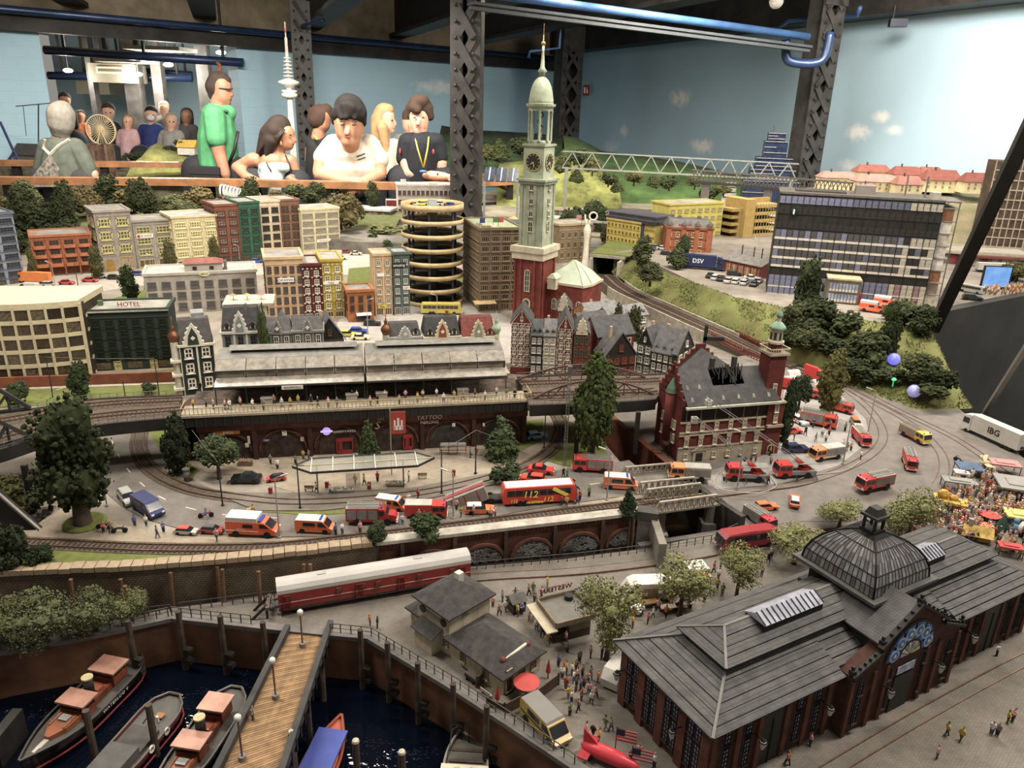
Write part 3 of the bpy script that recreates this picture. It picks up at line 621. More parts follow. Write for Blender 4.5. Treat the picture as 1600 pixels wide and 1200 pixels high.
a,b=P(-40,592),P(143,588);W=(b-a).length;h=HT(b,472);t=ac('curved_office','cream model office block with convex glazed front beside the dark hotel','building',a,an(a,b))
R_=W*.95;cK=[]
for i in E(9):
 x=W*i/8;cK.append((x,-(math.sqrt(max(0,R_**2-(x-W*.35)**2))-math.sqrt(R_**2-(W*.65)**2))*.55))
MB().prism(cK+[(W,.14),(0,.14)],0,h-.003).o('rooms',C('#4a3b28',.6,.5,60,aH='#1f1a14'),t)
mc=C('#cbbc94',.7,.06);fh=h/5.3
for j in E(6):
 z0=fh*j+fh*.15 if j else 0
 MB().prism([(x-.001,y-.004)for x,y in cK]+[(W+.004,.142),(-.002,.142)],z0-.004 if j else 0,z0+(fh*.14 if j<5 else fh*.30)).o('floor_band',mc,t)
for i,(x,y)in enumerate(cK):Bx(x-.0022,y-.0055,0,x+.0022,y+.004,h-.002).o('mullion',mc,t)
for j in E(5):
 for i in E(8):
  (x0,y0),(x1,y1)=cK[i],cK[i+1]
  o=MB();o.add([(x0+.002,y0-.0015,fh*j+fh*.3),(x1-.002,y1-.0015,fh*j+fh*.3),(x1-.002,y1-.0015,fh*(j+1)+fh*.1),(x0+.002,y0-.0015,fh*(j+1)+fh*.1)],[(0,1,2,3)]);o.o('pane',C(bC.choice(['#5d4a2f','#6b5a3c','#3d3020','#7d6f52','#54452e']),.2,.6,170,aH='#2a2119',aB=.7),t)
MB().prism([(x,y)for x,y in cK]+[(W,.14),(0,.14)],h-.003,h-.001).o('roof',C('#a29683',.9,.15),t)
t=bS('hotel','dark green model hotel with red rooftop letters',(151,580),(273,574),487,.10,'#29332a',4,6,af='#1e261f',aj='#171b17',fx=.62,fz=.62,gf=.95,bi=.65,nx=2,nz=2,ar='#8f8b80',aT='#2f3b30',bI=False)
W,h,fh=W_(t);Bx(-.003,-.004,h-.003,W+.003,.002,h+.001).o('eaves_strip',C('#c9c2ae'),t);a9('HOTEL',.016,C('#a03628'),t,(W*.5,.02,h+.009),name='roof_letters',ext=.001)
for x in(.28,.74):link('door',ai(W*.1,fh*.85,C('#a8955f'),C('#c0ad74',.6,.1),2,2,.12),t,(W*x,0,.001))
for x in(.1,.5,.9):Bx(W*x-.016,-.001,.004,W*x+.016,0,fh*.75).o('shop_window',GL['warm'],t)
Bx(.012,.05,h,.022,.06,h+.012).o('chimney',C('#4f6b45'),t);ay(t)
t=bS('rail_office','white model office block with three window rows below the handrail corner',(622,344),(721,344),289,.12,'#b6ada2',3,14,z=.05,af='#6d6058',aj='#4a3328',fx=.78,fz=.55,gf=.5,bi=.35,nx=1,nz=2,bT=False,bI=False,ar='#9b958c');W,h,fh=W_(t)
Bx(.02,.03,h,.045,.06,h+.022).o('chimney',C('#b9b0a4'),t);Bx(.16,.03,h,.2,.06,h+.008).o('roof_box',C('#b0a89d'),t);ay(t)
for lb,A,B,ty in(('white cube house with red stripes and a dark patterned front',(604,350),(634,350),312),('dark red patterned model cube beside white office block',(724,350),(752,349),311)):
 a,b=P(*A),P(*B);W=(b-a).length;h=HT(a,ty);t=ac('cube_house',lb,'building',a,an(a,b));Bx(0,0,0,W,.07,h).o('walls',C('#c3b9ae'),t)
 Bx(.002,-.001,.002,W-.002,0,h-.003).o('patterned_front',C('#8f2c28',.6,.6,130,aH='#15171c'),t);Bx(-.001,.01,h*.55,0,.06,h*.72).bx(-.001,.01,h*.2,0,.06,h*.4).o('red_stripes',C('#9c2f33'),t)
c=P(663,487);r=0.5*(P(714,487)-P(612,487)).length;h=HT(c,333);c=c+V((.012,r+.04,0));r*=.98;h=HT(c,322)
t=ac('spiral_garage','round cream model car park tower with open spiral decks','building',c);n=7;mcre=C('#c6ab74',.7,.12,30)
def cZ(mb,r0,r1,z0,z1,k=32,zf=0):
 vs=[]
 for i in E(k):a=2*pi*i/k;vs+=[(r0*cos(a),r0*sin(a),z0),(r1*cos(a),r1*sin(a),z0),(r1*cos(a),r1*sin(a),z1),(r0*cos(a),r0*sin(a),z1)]
 return mb.add(vs,[(4*i+j,4*((i+1)%k)+j,4*((i+1)%k)+(j+1)%4,4*i+(j+1)%4)for i in E(k)for j in E(4)])
for j in E(n+1):
 z=h*(j+.02)/(n+.18);cZ(MB(),r*.97,r,z,z+h*(.045 if j<n else .06)).o('deck_parapet',mcre,t,True);MB().lathe([(r*.97,z),(r*.97,z+.002)],32).o('deck',C('#bfa468' if j==n else '#5b554c',.8,.1),t)
MB().cyl(0,0,0,h*1.06,r*.15,n=12).o('core',C('#7f867c'),t,True)
for i in E(6):a=pi/3*i+.5;MB().cyl(r*.8*cos(a),r*.8*sin(a),0,h,.004,n=6).o('post',C('#4a5056'),t)
GAR=(c,r,h,n)
# church with tall tower
a,b=P(801,505),P(842,512);W=(b-a).length
tz=ac('church','large model church with brick base, tall pale green clock tower and green nave roof','church',a+V((0,.0,0)),an(a,b));t=tz
cxy=a.lerp(b,.5)
def hy(py):return HT(P(825,508),py)
D=W*1.05;dH=C('#6e2a1e',.8,.18,40,ag='streak');cY=C('#a8ab90',.75,.12,30,aH='#7f8a70');dj=C('#9aa088',.75,.12,30,aH='#727c64');mst=C('#b9ad90',.8,.12,40)
z1=hy(405);z2=hy(385);zt=hy(288);zc=hy(225);zp0=hy(222);zp1=hy(173);zd0=hy(163);dK=hy(118);c9=hy(45)
Bx(0,0,0,W,D,z1).o('brick_base',dH,t)
for x in(.0,.22,.72,.94):Bx(W*x,-.004,0,W*(x+.07),0,z1).o('brick_pilaster',dH,t)
for x in(.05,.85):Bx(W,D*x,0,W+.004,D*(x+.1),z1).o('brick_pilaster',dH,t)
Bx(-.006,-.006,z1,W+.006,D+.006,z1+.02).bx(-.01,-.01,z1+.02,W+.01,D+.01,z2).o('stone_cornice',mst,t)
s=.1*W
Bx(s,s,z2,W-s,D-s,zt).o('shaft',cY,t)
for x in(s-.001,s+.22*W,W-s-.32*W,W-s-.1*W):Bx(x,s-.003,z2,x+.1*W,s,zt).o('shaft_pilaster',dj,t)
for x in(s-.001,D-s-.1*W):Bx(W-s,x,z2,W-s+.003,x+.1*W,zt).o('shaft_pilaster',dj,t)
wm=ai(W*.2,W*.36,mst,GL['dark'],2,2,.12,bh=True);link('arched_window',wm,t,(W/2,s-.001,z2+.04));link('arched_window',wm,t,(W-s+.001,D/2,z2+.04),pi/2)
wm=ai(W*.16,W*.18,mst,GL['dark'],2,1,.12)
for f in(.48,.68,.9):link('window',wm,t,(W/2,s-.001,z2+(zt-z2)*f));link('window',wm,t,(W-s+.001,D/2,z2+(zt-z2)*f),pi/2)
link('church_window',ai(W*.2,W*.75,mst,GL['blue'],2,4,.12,bh=True),t,(W/2,-.001,z1*.52));link('portal',ai(W*.3,W*.5,mst,GL['dark'],1,1,.16,bh=True),t,(W/2,-.001,z1*.2))
Bx(s-.006,s-.006,zt,W-s+.006,D-s+.006,zt+.008).bx(s-.01,s-.01,zt+.008,W-s+.01,D-s+.01,zt+.014).o('gallery_cornice',dj,t)
s2=.14*W;Bx(s2,s2,zt+.014,W-s2,D-s2,zc).o('clock_stage',cY,t)
Bx(s2-.004,s2-.004,zc-.006,W-s2+.004,D-s2+.004,zc).o('clock_cornice',dj,t)
for(x,y,rz)in((W/2,s2,0),(W-s2,D/2,pi/2)):
 T=MT((x,y,(zt+zc)/2+.006))@MR(rz,4,'Z')@MR(pi/2,4,'X');rr=W*.27
 o=MB().tf(T).lathe([(rr,0),(rr,.002)],24).o('clock_dial',C('#2b2722',.5,.1),t)
 mb=MB().tf(T);cZ(mb,rr*.94,rr,.002,.003,24)
 for k in E(12):q=2*pi*k/12;mb.bar((rr*.7*cos(q),rr*.7*sin(q),.0025),(rr*.88*cos(q),rr*.88*sin(q),.0025),.0015,.001)
 mb.o('numerals',C('#b8a56a',.5),o)['kind']='stuff'
 MB().tf(T).bar((0,0,.003),(rr*.15,-rr*.6,.003),.002,.001).bar((0,0,.003),(-rr*.35,-rr*.3,.003),.002,.001).o('clock_hands',C('#c8b66e',.4),o)
cx,cy=W/2,D/2;rr=W*.35
for i in E(8):q=pi/8+pi/4*i;MB().lathe([(.0042,zp0),(.0036,zp0+.004),(.0034,zp1-.004),(.0046,zp1)],8,cx+rr*cos(q),cy+rr*sin(q)).o('column',cY,t,True)
MB().lathe([(rr*1.05,zc),(rr*1.05,zp0+.001),(rr*.9,zp0+.003)],16,cx,cy).o('column_stand',dj,t)
sp=[(cx+.007*cos(q*.5),cy+.007*sin(q*.5),zp0+(zp1-zp0)*q/30)for q in E(31)];MB().tube(sp,.0018,5).o('spiral_stair',ak,t)
MB().lathe([(rr*1.12,zp1),(rr*1.12,zp1+.006),(rr*1.32,zp1+.012),(rr*1.36,zp1+.018),(rr*1.15,zd0),(rr*1.12,zd0+.004)],20,cx,cy).o('entablature',cY,t)
pr=[(rr*1.1,zd0),(rr*1.1,zd0+.01)]+[(rr*1.06*cos(q),zd0+.011+(dK-zd0-.011)*sin(q))for q in[i*pi/2/8 for i in E(1,8)]]
MB().lathe(pr+[(rr*.25,dK+.001)],24,cx,cy).o('dome',cY,t,True)
MB().lathe([(rr*.27,dK),(rr*.25,dK+.008),(rr*.42,dK+.012),(rr*.2,dK+.022),(rr*.14,dK+.045),(rr*.10,dK+.06),(rr*.13,dK+.075),(rr*.04,c9-.04),(.0012,c9-.012)],12,cx,cy).o('spire',cY,t,True)
MB().ball((cx,cy,c9-.032),.0062,10,6).o('gilded_ball',C('#a58a52',.4,.1,a2=.4),t,True);MB().cyl(cx,cy,c9-.03,c9+.016,.0009,n=5).o('finial',C('#8a6d46',.4),t)
T=MT((W*1.7,D*1.05,0));nw=.062;zr=hy(432)*1.0
MB().tf(T).prism([(-nw*1.0,-nw*.9),(nw*.85,-nw*.9),(nw*1.05,-nw*.3),(nw*1.05,nw),(-nw,nw)],0,zr*.88).o('nave_walls',dH,t)
MB().tf(T).prism([(-nw*1.05,-nw*.95),(nw*.9,-nw*.95),(nw*1.1,-nw*.32),(nw*1.1,nw*1.05),(-nw*1.05,nw*1.05)],zr*.86,zr*.91).o('nave_cornice',mst,t)
mcop=C('#b7bca0',.7,.12,18,aH='#8fa08a');rb=zr*.9;rt=zr*.9+.06
base_=[(-nw,-nw*.9),(nw*.85,-nw*.9),(nw*1.05,-nw*.3),(nw*1.05,nw),(-nw,nw)];dS=[(-nw*.62,-nw*.5),(nw*.5,-nw*.5),(nw*.6,-nw*.15),(nw*.6,nw*.6),(-nw*.62,nw*.6)]
MB().tf(T).prism(base_,rb,rb+.032,dS).o('nave_roof',mcop,t);MB().tf(T).prism(dS,rb+.032,rt,[(-nw*.1,-nw*.02),(nw*.04,-nw*.02),(nw*.05,0),(nw*.05,nw*.1),(-nw*.1,nw*.1)]).o('nave_upper_roof',mcop,t)
mb=MB().tf(T)
for i in E(5):mb.bar((*base_[i],rb+.001),(*dS[i],rb+.033),.002,.002).bar((*dS[i],rb+.033),(0,.0,rt),.002,.002)
mb.o('roof_ribs',C('#8f9178',.7),t)['kind']='stuff'
for x in(-.55,.15,.7):link('church_window',ai(.015,.034,mst,GL['dark'],2,2,.14,bh=True),t,(W*1.7+nw*x,D*1.05-nw*.9-.001,zr*.35))
o=MB().tf(MT((W*1.28,D*.35,0))).bx(-.013,-.012,zr*.78,.013,.02,zr*1.0).o('dormer',mst,t);MB().tf(MT((W*1.28,D*.35,0))).prism([(-.015,-.014),(.015,-.014),(.015,.02),(-.015,.02)],zr,zr+.012,[(-.004,-.01),(.004,-.01),(.004,.02),(-.004,.02)]).o('dormer_roof',mcop,o)
# gabled houses
def timber(mb,W,z0,z1,at,ao,th=.0012,y=-.0012,diag=True):
 for j in E(at+1):z=z0+(z1-z0)*j/at;mb.bx(0,y,z-th/2,W,0,z+th/2)
 for i in E(ao+1):x=W*i/ao;mb.bx(max(0,x-th/2),y,z0,min(W,x+th/2),0,z1)
 if diag:
  for j in E(at):
   for i in E(ao):
    if(i+j)%2==0 or i in(0,ao-1):
     x0,x1=W*i/ao,W*(i+1)/ao;za,zb=z0+(z1-z0)*j/at,z0+(z1-z0)*(j+1)/at
     if(i+j)%2:x0,x1=x1,x0
     mb.bar((x0,y/2,za),(x1,y/2,zb),.0012,th*.9)
def aD(name,ah,A,B,ap,aE,D,cX,ar,at=3,ao=2,a8=False,z=0,af='#d3cbb8',aj='dark',fw=None,bW=None,cg=False,b5=None,av=None,aW=1,fx=.5,fz=.62,gf=.4,cq=0,ov=.003,bh=False,side=True,tri=True,c4='house',wk=None):
 """pitched-roof house; along=True puts the ridge parallel to the street front"""
 a,b=fit(A,B,z);W=(b-a).length;t=ac(name,ah,c4,a,an(a,b),av)
 mw=C(cX,.85,.14,60,ag=wk);mr=C(ar,.85,.18,70,.25,ag='tile')
 Bx(0,0,-.002,W,D,ap).o('walls',mw,t)
 if a8:
  mb=MB();mb.ext([(-ov,ap-.001),(D/2,aE),(D+ov,ap-.001),(D+ov,ap+.0015),(D/2,aE+.003),(-ov,ap+.0015)],-ov*.4,W+ov*.4).o('roof',mr,t)
  MB().add([(0,0,ap),(0,D,ap),(0,D/2,aE),(W,0,ap),(W,D,ap),(W,D/2,aE)],[(0,2,1),(3,4,5)]).o('gable_ends',mw,t)['kind']='stuff'
 else:
  MB().exy([(0,ap),(W,ap),(W/2,aE)],0,D).o('gable',C(b5,.85,.14,60)if b5 else mw,t)
  for sx in(0,1):
   e=(W+ov,ap-ov*.9)if sx else(-ov,ap-ov*.9);pr=[e,(W/2,aE),(W/2,aE+.003),(e[0],e[1]+.003)]
   MB().exy(pr if not sx else pr,-ov*.6,D+ov*.6).o('roof',mr,t)
  if cg:
   mb=MB();n=5
   for yy in(-.003,D-.001):
    for k in E(n):
     f=1-k/n;mb.bx(W/2-W/2*f-.002,yy,ap if k==0 else ap+(aE-ap)*(k-.2)/n,W/2+W/2*f+.002,yy+.004,ap+(aE-ap)*(k+1.25)/n)
   mb.o('stepped_gable',mw,t)['kind']='stuff'
  if tri:
   link('gable_window',ai(W*.14,(aE-ap)*.3,C(af,.6),GL[aj],2,1,.14),t,(W*.5,-.0005-(.003 if cg else 0),ap+(aE-ap)*.2))
 fh=ap/(at+gf);zs=[fh*(gf+j+(1-fz)/2)for j in E(at)];bw=W/ao
 me=ai(bw*fx,fh*fz,C(af,.6),GL[aj],2,2,.13,bh=bh);aP(t,me,0,W,ao,zs)
 if side:
  k=max(1,int(D/.028));aP(t,me,.004,D-.004,k,zs,y=W,rz=pi/2);
 if bW:
  mb=MB();timber(mb,W,0 if gf<.3 else fh*gf,ap,at*2,ao*2)
  if not a8:mb.bar((0,-.0006,ap),(W/2,-.0006,aE),.0014,.0016).bar((W,-.0006,ap),(W/2,-.0006,aE),.0014,.0016).bx(W/2-.0006,-.0014,ap,W/2+.0006,0,aE)
  mb.o('timber_frame',C(bW,.7,.05),t)['kind']='stuff'
 for k in E(aW):
  x,y=W*(.3+.4*k),D*.55;Bx(x-.003,y-.003,ap+(aE-ap)*.4,x+.003,y+.003,aE+.009).o('chimney',C('#b59a7c' if k==0 else '#a06a3a',.8),t)
 for k in E(cq):
  x=W*(k+.5)/cq;o=Bx(x-.004,D*.08,ap+.004,x+.004,D*.3,ap+.013).o('dormer',C('#c2b8a2'),t)
  MB().exy([(x-.0055,ap+.012),(x+.0055,ap+.012),(x,ap+.018)],D*.05,D*.4).o('dormer_roof',mr,o);Bx(x-.0025,D*.08-.0006,ap+.0055,x+.0025,D*.08,ap+.0115).o('dormer_window',GL['dark'],o)
 return t
cV=bs((797,584),(918,590))
aD('timbered_house','tall red brick half timbered model house with white beams at the square',(797,584),(829,592),.128,.162,.085,'#6b2a1f','#4a4744',4,3,bW='#d8cfbd',cg=False,af='#d9d0bc',aW=0,gf=.7)
aD('slate_house','narrow dark slate model house with rows of white windows',(828,590),(846,592),.105,.135,.07,'#34363a','#4a4b4d',4,2,a8=True,af='#c9c3b3',aj='pale',fx=.75,gf=.5,aW=0,cq=2)
aD('white_house','narrow white model house with grey mansard and chimney',(847,591),(867,591),.105,.137,.07,'#b4ab9d','#6c6a68',4,2,a8=True,af='#d8d0bf',aj='pale',fx=.7,gf=.5,aW=1,cq=2)
aD('timbered_house','narrow red brick half timbered model house beside the white one',(868,590),(892,594),.122,.155,.09,'#6b2a1f','#4e4b48',4,2,bW='#d2c7b2',af='#d9d0bc',aW=0,gf=.5)
t=aD('gable_house','red brick model house with arched windows and white scrolled gable',(893,593),(918,588),.115,.135,.1,'#70301f','#4c4a48',3,3,af='#5d6a5c',aj='grn',bh=True,aW=0,gf=.6,fx=.6)
def du(mb,x,w,z0,h,y0=-.003,y1=.003):
 p=[(1,0),(1,.18),(.72,.2),(.86,.34),(.62,.44),(.7,.56),(.42,.66),(.5,.78),(.3,.8),(0,1.0)]
 pr=[(x-w/2*a,z0+h*b)for a,b in p]+[(x+w/2*a,z0+h*b)for a,b in p[::-1][1:]]
 return mb.exy(pr[::-1],y0,y1)
du(MB(),.018,.028,.113,.042).o('scrolled_gable',C('#cdbf9f',.8),t)
cV=None
aD('brick_house','wide red brick model house with dark tiled roof and stepped gable',(930,579),(987,572),.085,.125,.08,'#6e2f22','#4b4a4a',2,3,a8=True,af='#c9bda5',aW=0,gf=.4)
aD('tavern_house','small black brown model gabled house with red windows behind the big tree',(943,596),(990,592),.062,.118,.055,'#3a2a24','#5c5b59',2,4,af='#8c3a28',aj='warm',fx=.7,gf=.5,aW=1,b5='#2c2523',cq=0,ov=.006)
aD('timbered_house','grey white half timbered model house with black gable',(992,588),(1014,594),.085,.125,.08,'#8f8b88','#555455',3,2,bW='#3a3633',af='#d6cfbf',aW=1,gf=.4,b5='#24221f',fx=.6)
aD('timbered_house','black half timbered model house with steep grey roof and yellow dormers',(1014,595),(1050,604),.075,.128,.075,'#6d675c','#605f5e',3,4,a8=True,bW='#282521',af='#d6cfbf',aW=1,gf=.3,cq=3,fx=.6)
aD('timbered_house','black slate gable model house beside the steel signal mast',(1053,606),(1078,590),.082,.13,.012,'#2f2b28','#585756',3,3,af='#cfc8b8',aj='pale',aW=0,gf=.4,fx=.65)
t=aD('brick_house','red brick model house with white scrolled gable next to the church nave',(868,540),(890,541),.10,.125,.09,'#72301f','#4a4948',2,2,af='#d5cab2',aW=0,gf=.6,cg=False);du(MB(),.016,.03,.098,.05).o('scrolled_gable',C('#cfc3a8',.8),t)
aD('orange_house','orange plastered model house with grey roof near the curved track',(917,527),(968,521),.062,.088,.08,'#a8683a','#787674',1,3,a8=True,aW=1,af='#c9bda5')
aD('grey_house','grey roofed model house with many dormers beside the retaining wall',(950,532),(1010,523),.06,.085,.07,'#8a857c','#7a7876',2,4,a8=True,aW=0,cq=5)
aD('green_house','dark roofed model house between brick house and tall trees',(905,562),(950,556),.085,.115,.06,'#5f574c','#565552',2,3,a8=True,aW=1)
def bP(name,ah,A,B,eavey,ridgey,D,cX,b5,ar,ao,af,z=0,at=3,cB=None,bL=2,av=None,gx=.5,gw=.42,aT='#cdc3ac',gf=.3,gtop=1.05):
 a,b=fit(A,B,z);W=(b-a).length;e=HT(a,eavey);r=HT(a+V((0,D*.45,0)),ridgey);t=ac(name,ah,'house',a,an(a,b),av)
 mw=C(cX,.8,.08,50);mt=C(aT,.75,.06,60);mr=C(ar,.85,.15,70,.25,ag='tile')
 Bx(0,0,-.002,W,D,e).o('walls',mw,t);Bx(-.003,-.004,e-.003,W+.003,D+.003,e+.002).o('cornice',mt,t)
 MB().prism([(0,0),(W,0),(W,D),(0,D)],e+.002,r,[(W*.05,D*.38),(W*.95,D*.38),(W*.95,D*.7),(W*.05,D*.7)]).o('mansard_roof',mr,t)
 fh=e/(at+gf);me=ai(W/ao*.48,fh*.66,C(af,.6),GL['dark'],2,2,.16)
 for i in E(ao):
  for j in E(at):
   link('window',me,t,(W*(i+.5)/ao,-.0008,fh*(gf+j+.16)))
 for i in E(ao+1):x=W*i/ao;Bx(max(0,x-.0018),-.002,0,min(W,x+.0018),0,e).o('pilaster',mt,t)
 gh=(r-e)*gtop;g=du(MB(),W*gx,W*gw,e,gh).o('scrolled_gable',mt,t)
 MB().exy([(W*gx-W*gw*.27,e+.001),(W*gx+W*gw*.27,e+.001),(W*gx+W*gw*.2,e+gh*.45),(W*gx,e+gh*.8),(W*gx-W*gw*.2,e+gh*.45)][::1],-.0045,-.003).o('gable_panel',C(b5,.8,.1),g)
 o=MB();o.tf(MT((W*gx,-.005,e+gh*.33))@MR(pi/4,4,'Y')).bx(-.0035,0,-.0035,.0035,.001,.0035);o.o('gable_star',C('#e2dccb'),g)
 for k in E(bL):
  x=W*(.16+.68*k)if bL==2 else W*.84;d=Bx(x-.006,D*.04,e+.004,x+.006,D*.3,e+.016).o('dormer',mt,t);MB().exy([(x-.008,e+.015),(x+.008,e+.015),(x,e+.022)],D*.01,D*.35).o('dormer_roof',mr,d);Bx(x-.003,D*.04-.0008,e+.006,x+.003,D*.04,e+.014).o('dormer_window',GL['dark'],d)
 return t,W,e,r
t,W,e,r=bP('ornate_villa','ornate white and dark green model villa with copper onion turret at the station',(289,618),(342,612),541,500,.09,'#26302b','#2b3a30','#45423f',2,'#dcd4c2',cB=1,bL=0,gx=.42,gw=.62,aT='#d5ccb6')
def cB(t,x,y,z0,zb,r,m,wallm,k=1.0):
 MB().cyl(x,y,z0,zb,r*.75,n=10).o('turret',wallm,t);o=MB().lathe([(r*.7,zb),(r*.8,zb+r*.3),(r*1.1,zb+r*.9),(r*1.05,zb+r*1.4),(r*.55,zb+r*2.0),(r*.3,zb+r*2.4),(r*.45,zb+r*2.7),(r*.25,zb+r*3.0),(r*.08,zb+r*3.5),(r*.05,zb+r*5.0)],14,x,y).o('onion_dome',m,t,True);return o
cv=C('#7a4a2c',.35,.15,40,a2=.5)
cB(t,-.008,.01,0,e+.008,.011,cv,C('#c9c0ab'))
for j in E(3):Bx(-.02,-.004,e*(.12+.28*j),.0,.02,e*(.16+.28*j)).o('balcony',C('#c9bfaa'),t)
Bx(.03,.04,r,.06,.08,r+.004).bx(.032,.042,r+.004,.058,.078,r+.012).o('roof_terrace',C('#8b8a86'),t)
cV=bs((355,612),(511,604))
t,W,e,r=bP('ornate_villa','grey white model villa with black mansard and white scrolled gable',(355,612),(414,608),520,480,.09,'#8f8a83','#7e837c','#3a3836',3,'#3f4a45',aT='#c4beb2');Bx(W*.62,.03,r-.01,W*.7,.04,r+.008).o('chimney',C('#6d6b69'),t)
Bx(-.0,.06,r-.004,W+.03,.15,r+.001).o('roof_terrace',C('#bcae97'),t)
for x,c in((.02,'#d07f3f'),(.05,'#c9a24a'),(.08,'#c66a3a')):
 o=MB().cyl(x,.1,r,r+.014,.0006,n=5).o('parasol_pole',ak,t);MB().lathe([(.008,r+.012),(.001,r+.016)],10,x,.1).o('parasol_canopy',C(c),o)
t,W,e,r=bP('grey_villa','grey model house with creeper and one scrolled dormer gable',(414,608),(463,606),521,498,.06,'#7d7872','#605c57','#565452',3,'#d6d0c2',bL=0,gx=.55,gw=.3,aT='#86817a',gtop=1.2)
t,W,e,r=bP('grey_villa','grey model house with black framed windows and one scrolled dormer gable',(463,606),(511,604),518,497,.06,'#807b75','#6b6762','#585654',3,'#d6d0c2',bL=0,gx=.5,gw=.32,aT='#89847d',gtop=1.2)
cV=bs((428,575),(495,572))
aD('slate_gable_house','black slate gable model house behind the creeper grown grey house',(428,575),(460,573),.085,.125,.07,'#2f2d2b','#5d5c5b',2,3,af='#cfc8b8',aj='pale',aW=0)
aD('slate_gable_house','grey mansard model house with four dormers between two black gables',(460,574),(495,572),.095,.12,.06,'#3a3836','#4d4c4b',2,3,a8=True,af='#cfc8b8',aj='pale',aW=0,cq=4)
cV=None
aD('slate_gable_house','brown shingled model house with tall black gable beside parked cars',(497,590),(540,586),.09,.142,.07,'#4f4540','#666564',3,3,af='#5d4a3a',aj='warm',aW=1,b5='#26231f',ov=.005)
cV=bs((610,600),(774,591))
t,W,e,r=bP('gabled_villa','grey model villa with white scrolled gable and copper onion turret',(610,600),(660,597),528,505,.07,'#8b8781','#a3a29d','#403e3c',3,'#d0c9ba',bL=1,aT='#b8b4ac');cB(t,-.006,.008,0,e+.006,.011,cv,C('#b8b2a4'))
t,W,e,r=bP('gabled_villa','model villa with orange scrolled gable and dark roof',(664,597),(720,594),528,495,.07,'#b5a27e','#9a4a22','#3c3b39',3,'#d0c9ba',aT='#cfc4a6');Bx(W*.66,.035,r-.005,W*.74,.045,r+.012).o('chimney',C('#8d4f2c'),t)
t,W,e,r=bP('gabled_villa','model villa with red tiled roof and green onion turret',(720,594),(774,591),528,495,.07,'#b9ab88','#8d8c80','#7b3a30',3,'#d0c9ba',bL=1,aT='#c4b894');cB(t,W+.004,.012,0,e+.004,.011,C('#8fa389',.6,.1),C('#b9ae92'))
cV=None
pw=pz([(-60,610),(140,602),(278,597)]);mb=MB();aR(mb,pw,[(-.004,0),(.004,0),(.004,.026),(-.004,.026)]);al(mb.o('wall_town_brick',C('#8a4a2c',.85,.18,30,ag='brick')))
mb=MB();aR(mb,[p+V((0,-.012,0))for p in pw],[(-.006,0),(.006,0),(.006,.003),(-.006,.003)]);al(mb.o('trim_22',C('#b3a792')))
# station on the viaduct
ZP=.095
S0,S1=P(283,650,ZP),P(830,624,ZP);LS=(S1-S0).length;RS=an(S0,S1)
ts=ac('station_building','long grey model railway station with glazed hall roof on a brick arcade viaduct','station',(S0 .x,S0 .y,0),RS)
def sx(px):
 q=P(px,650-26*(px-283)/547,ZP);return(q-S0).length*(1 if px>283 else-1)
bM=C('#4c2c20',.8,.2,60,ag='brick');aI=C('#26221f',.6,.15,40);dB=C('#a79a84',.85,.1,40,.15,ag='pave')
Bx(0,-.001,ZP-.022,LS,.005,ZP-.004).o('girder_fascia',aI,ts)
for i in E(40):x=LS*(i+.5)/40;link('girder_rib',Bx(-.0008,-.0025,ZP-.022,.0008,-.001,ZP-.005).mesh(ak)if i==0 else ribm,ts,(x,0,0));ribm=ts.children[-1].data if i==0 else ribm
Bx(-.002,-.003,ZP-.004,LS+.002,.047,ZP).o('front_platform',dB,ts);Bx(.03,.15,ZP-.004,LS-.01,.225,ZP).o('rear_platform',dB,ts);Bx(0,.047,ZP-.02,LS,.15,ZP-.010).o('track_bed',C('#57493c',.95,.3,90,.5),ts)
wy=.012;aV=[sx(v)for v in(310,393,481,570,660,742,822)]
Bx(aV[0]-.006,wy,0,LS-.006,.22,ZP-.022).o('arcade_wall',bM,ts)
Bx(aV[0]-.008,wy-.006,ZP-.036,LS-.004,wy,ZP-.022).o('arcade_cornice',C('#5a3526',.8,.2,60),ts)
for x in aV:Bx(x-.004,wy-.005,0,x+.004,wy,ZP-.036).o('pilaster',bM,ts)
def b3(mb,x,y0,y1,r0,r1,z0,k=12,sq=1.0):
 vs=[]
 for i in E(k+1):q=pi*i/k;vs+=[(x-r*cos(q),y,z0+r*sq*sin(q))for r in(r0,r1)for y in(y0,y1)]
 return mb.add(vs,[(4*i+a,4*i+b,4*i+4+b,4*i+4+a)for i in E(k)for a,b in((0,1),(1,3),(3,2),(2,0))])
for i in E(6):
 x0,x1=aV[i],aV[i+1];xc=(x0+x1)/2;r=(x1-x0)*.44
 o=b3(MB(),xc,wy-.003,wy,r*.93,r,.016,14,.95).o('arch_ring',C('#5b3829',.8,.2,60),ts)
 pr=[(xc-r*.8,.002)]+[(xc-r*.8*cos(pi*k/10),.016+r*.72*sin(pi*k/10))for k in E(11)]+[(xc+r*.8,.002)]
 MB().exy(pr[::-1],wy-.0012,wy+.001).o('shop_front',GL['dark']if i in(0,4,5)else C('#3a2a22',.6,.4,80),ts)
def bU(i,dx,z,w,h,c,s=None,fg='#eee',**k):
 x=(aV[i]+aV[i+1])/2+dx;o=Bx(x-w/2,wy-.006,z-h/2,x+w/2,wy-.003,z+h/2).o('shop_sign',C(c,.5,.03,**k),ts)
 if s:a9(s,h*.8,C(fg,.5,0),o,(x,wy-.0062,z),ext=.0002)
bU(0,0,.057,.04,.008,'#b5602a','IMBISS','#d9cdb8');bU(2,.012,.047,.02,.007,'#241c18',"DADDY'S PIZZA",'#e8e2d6')
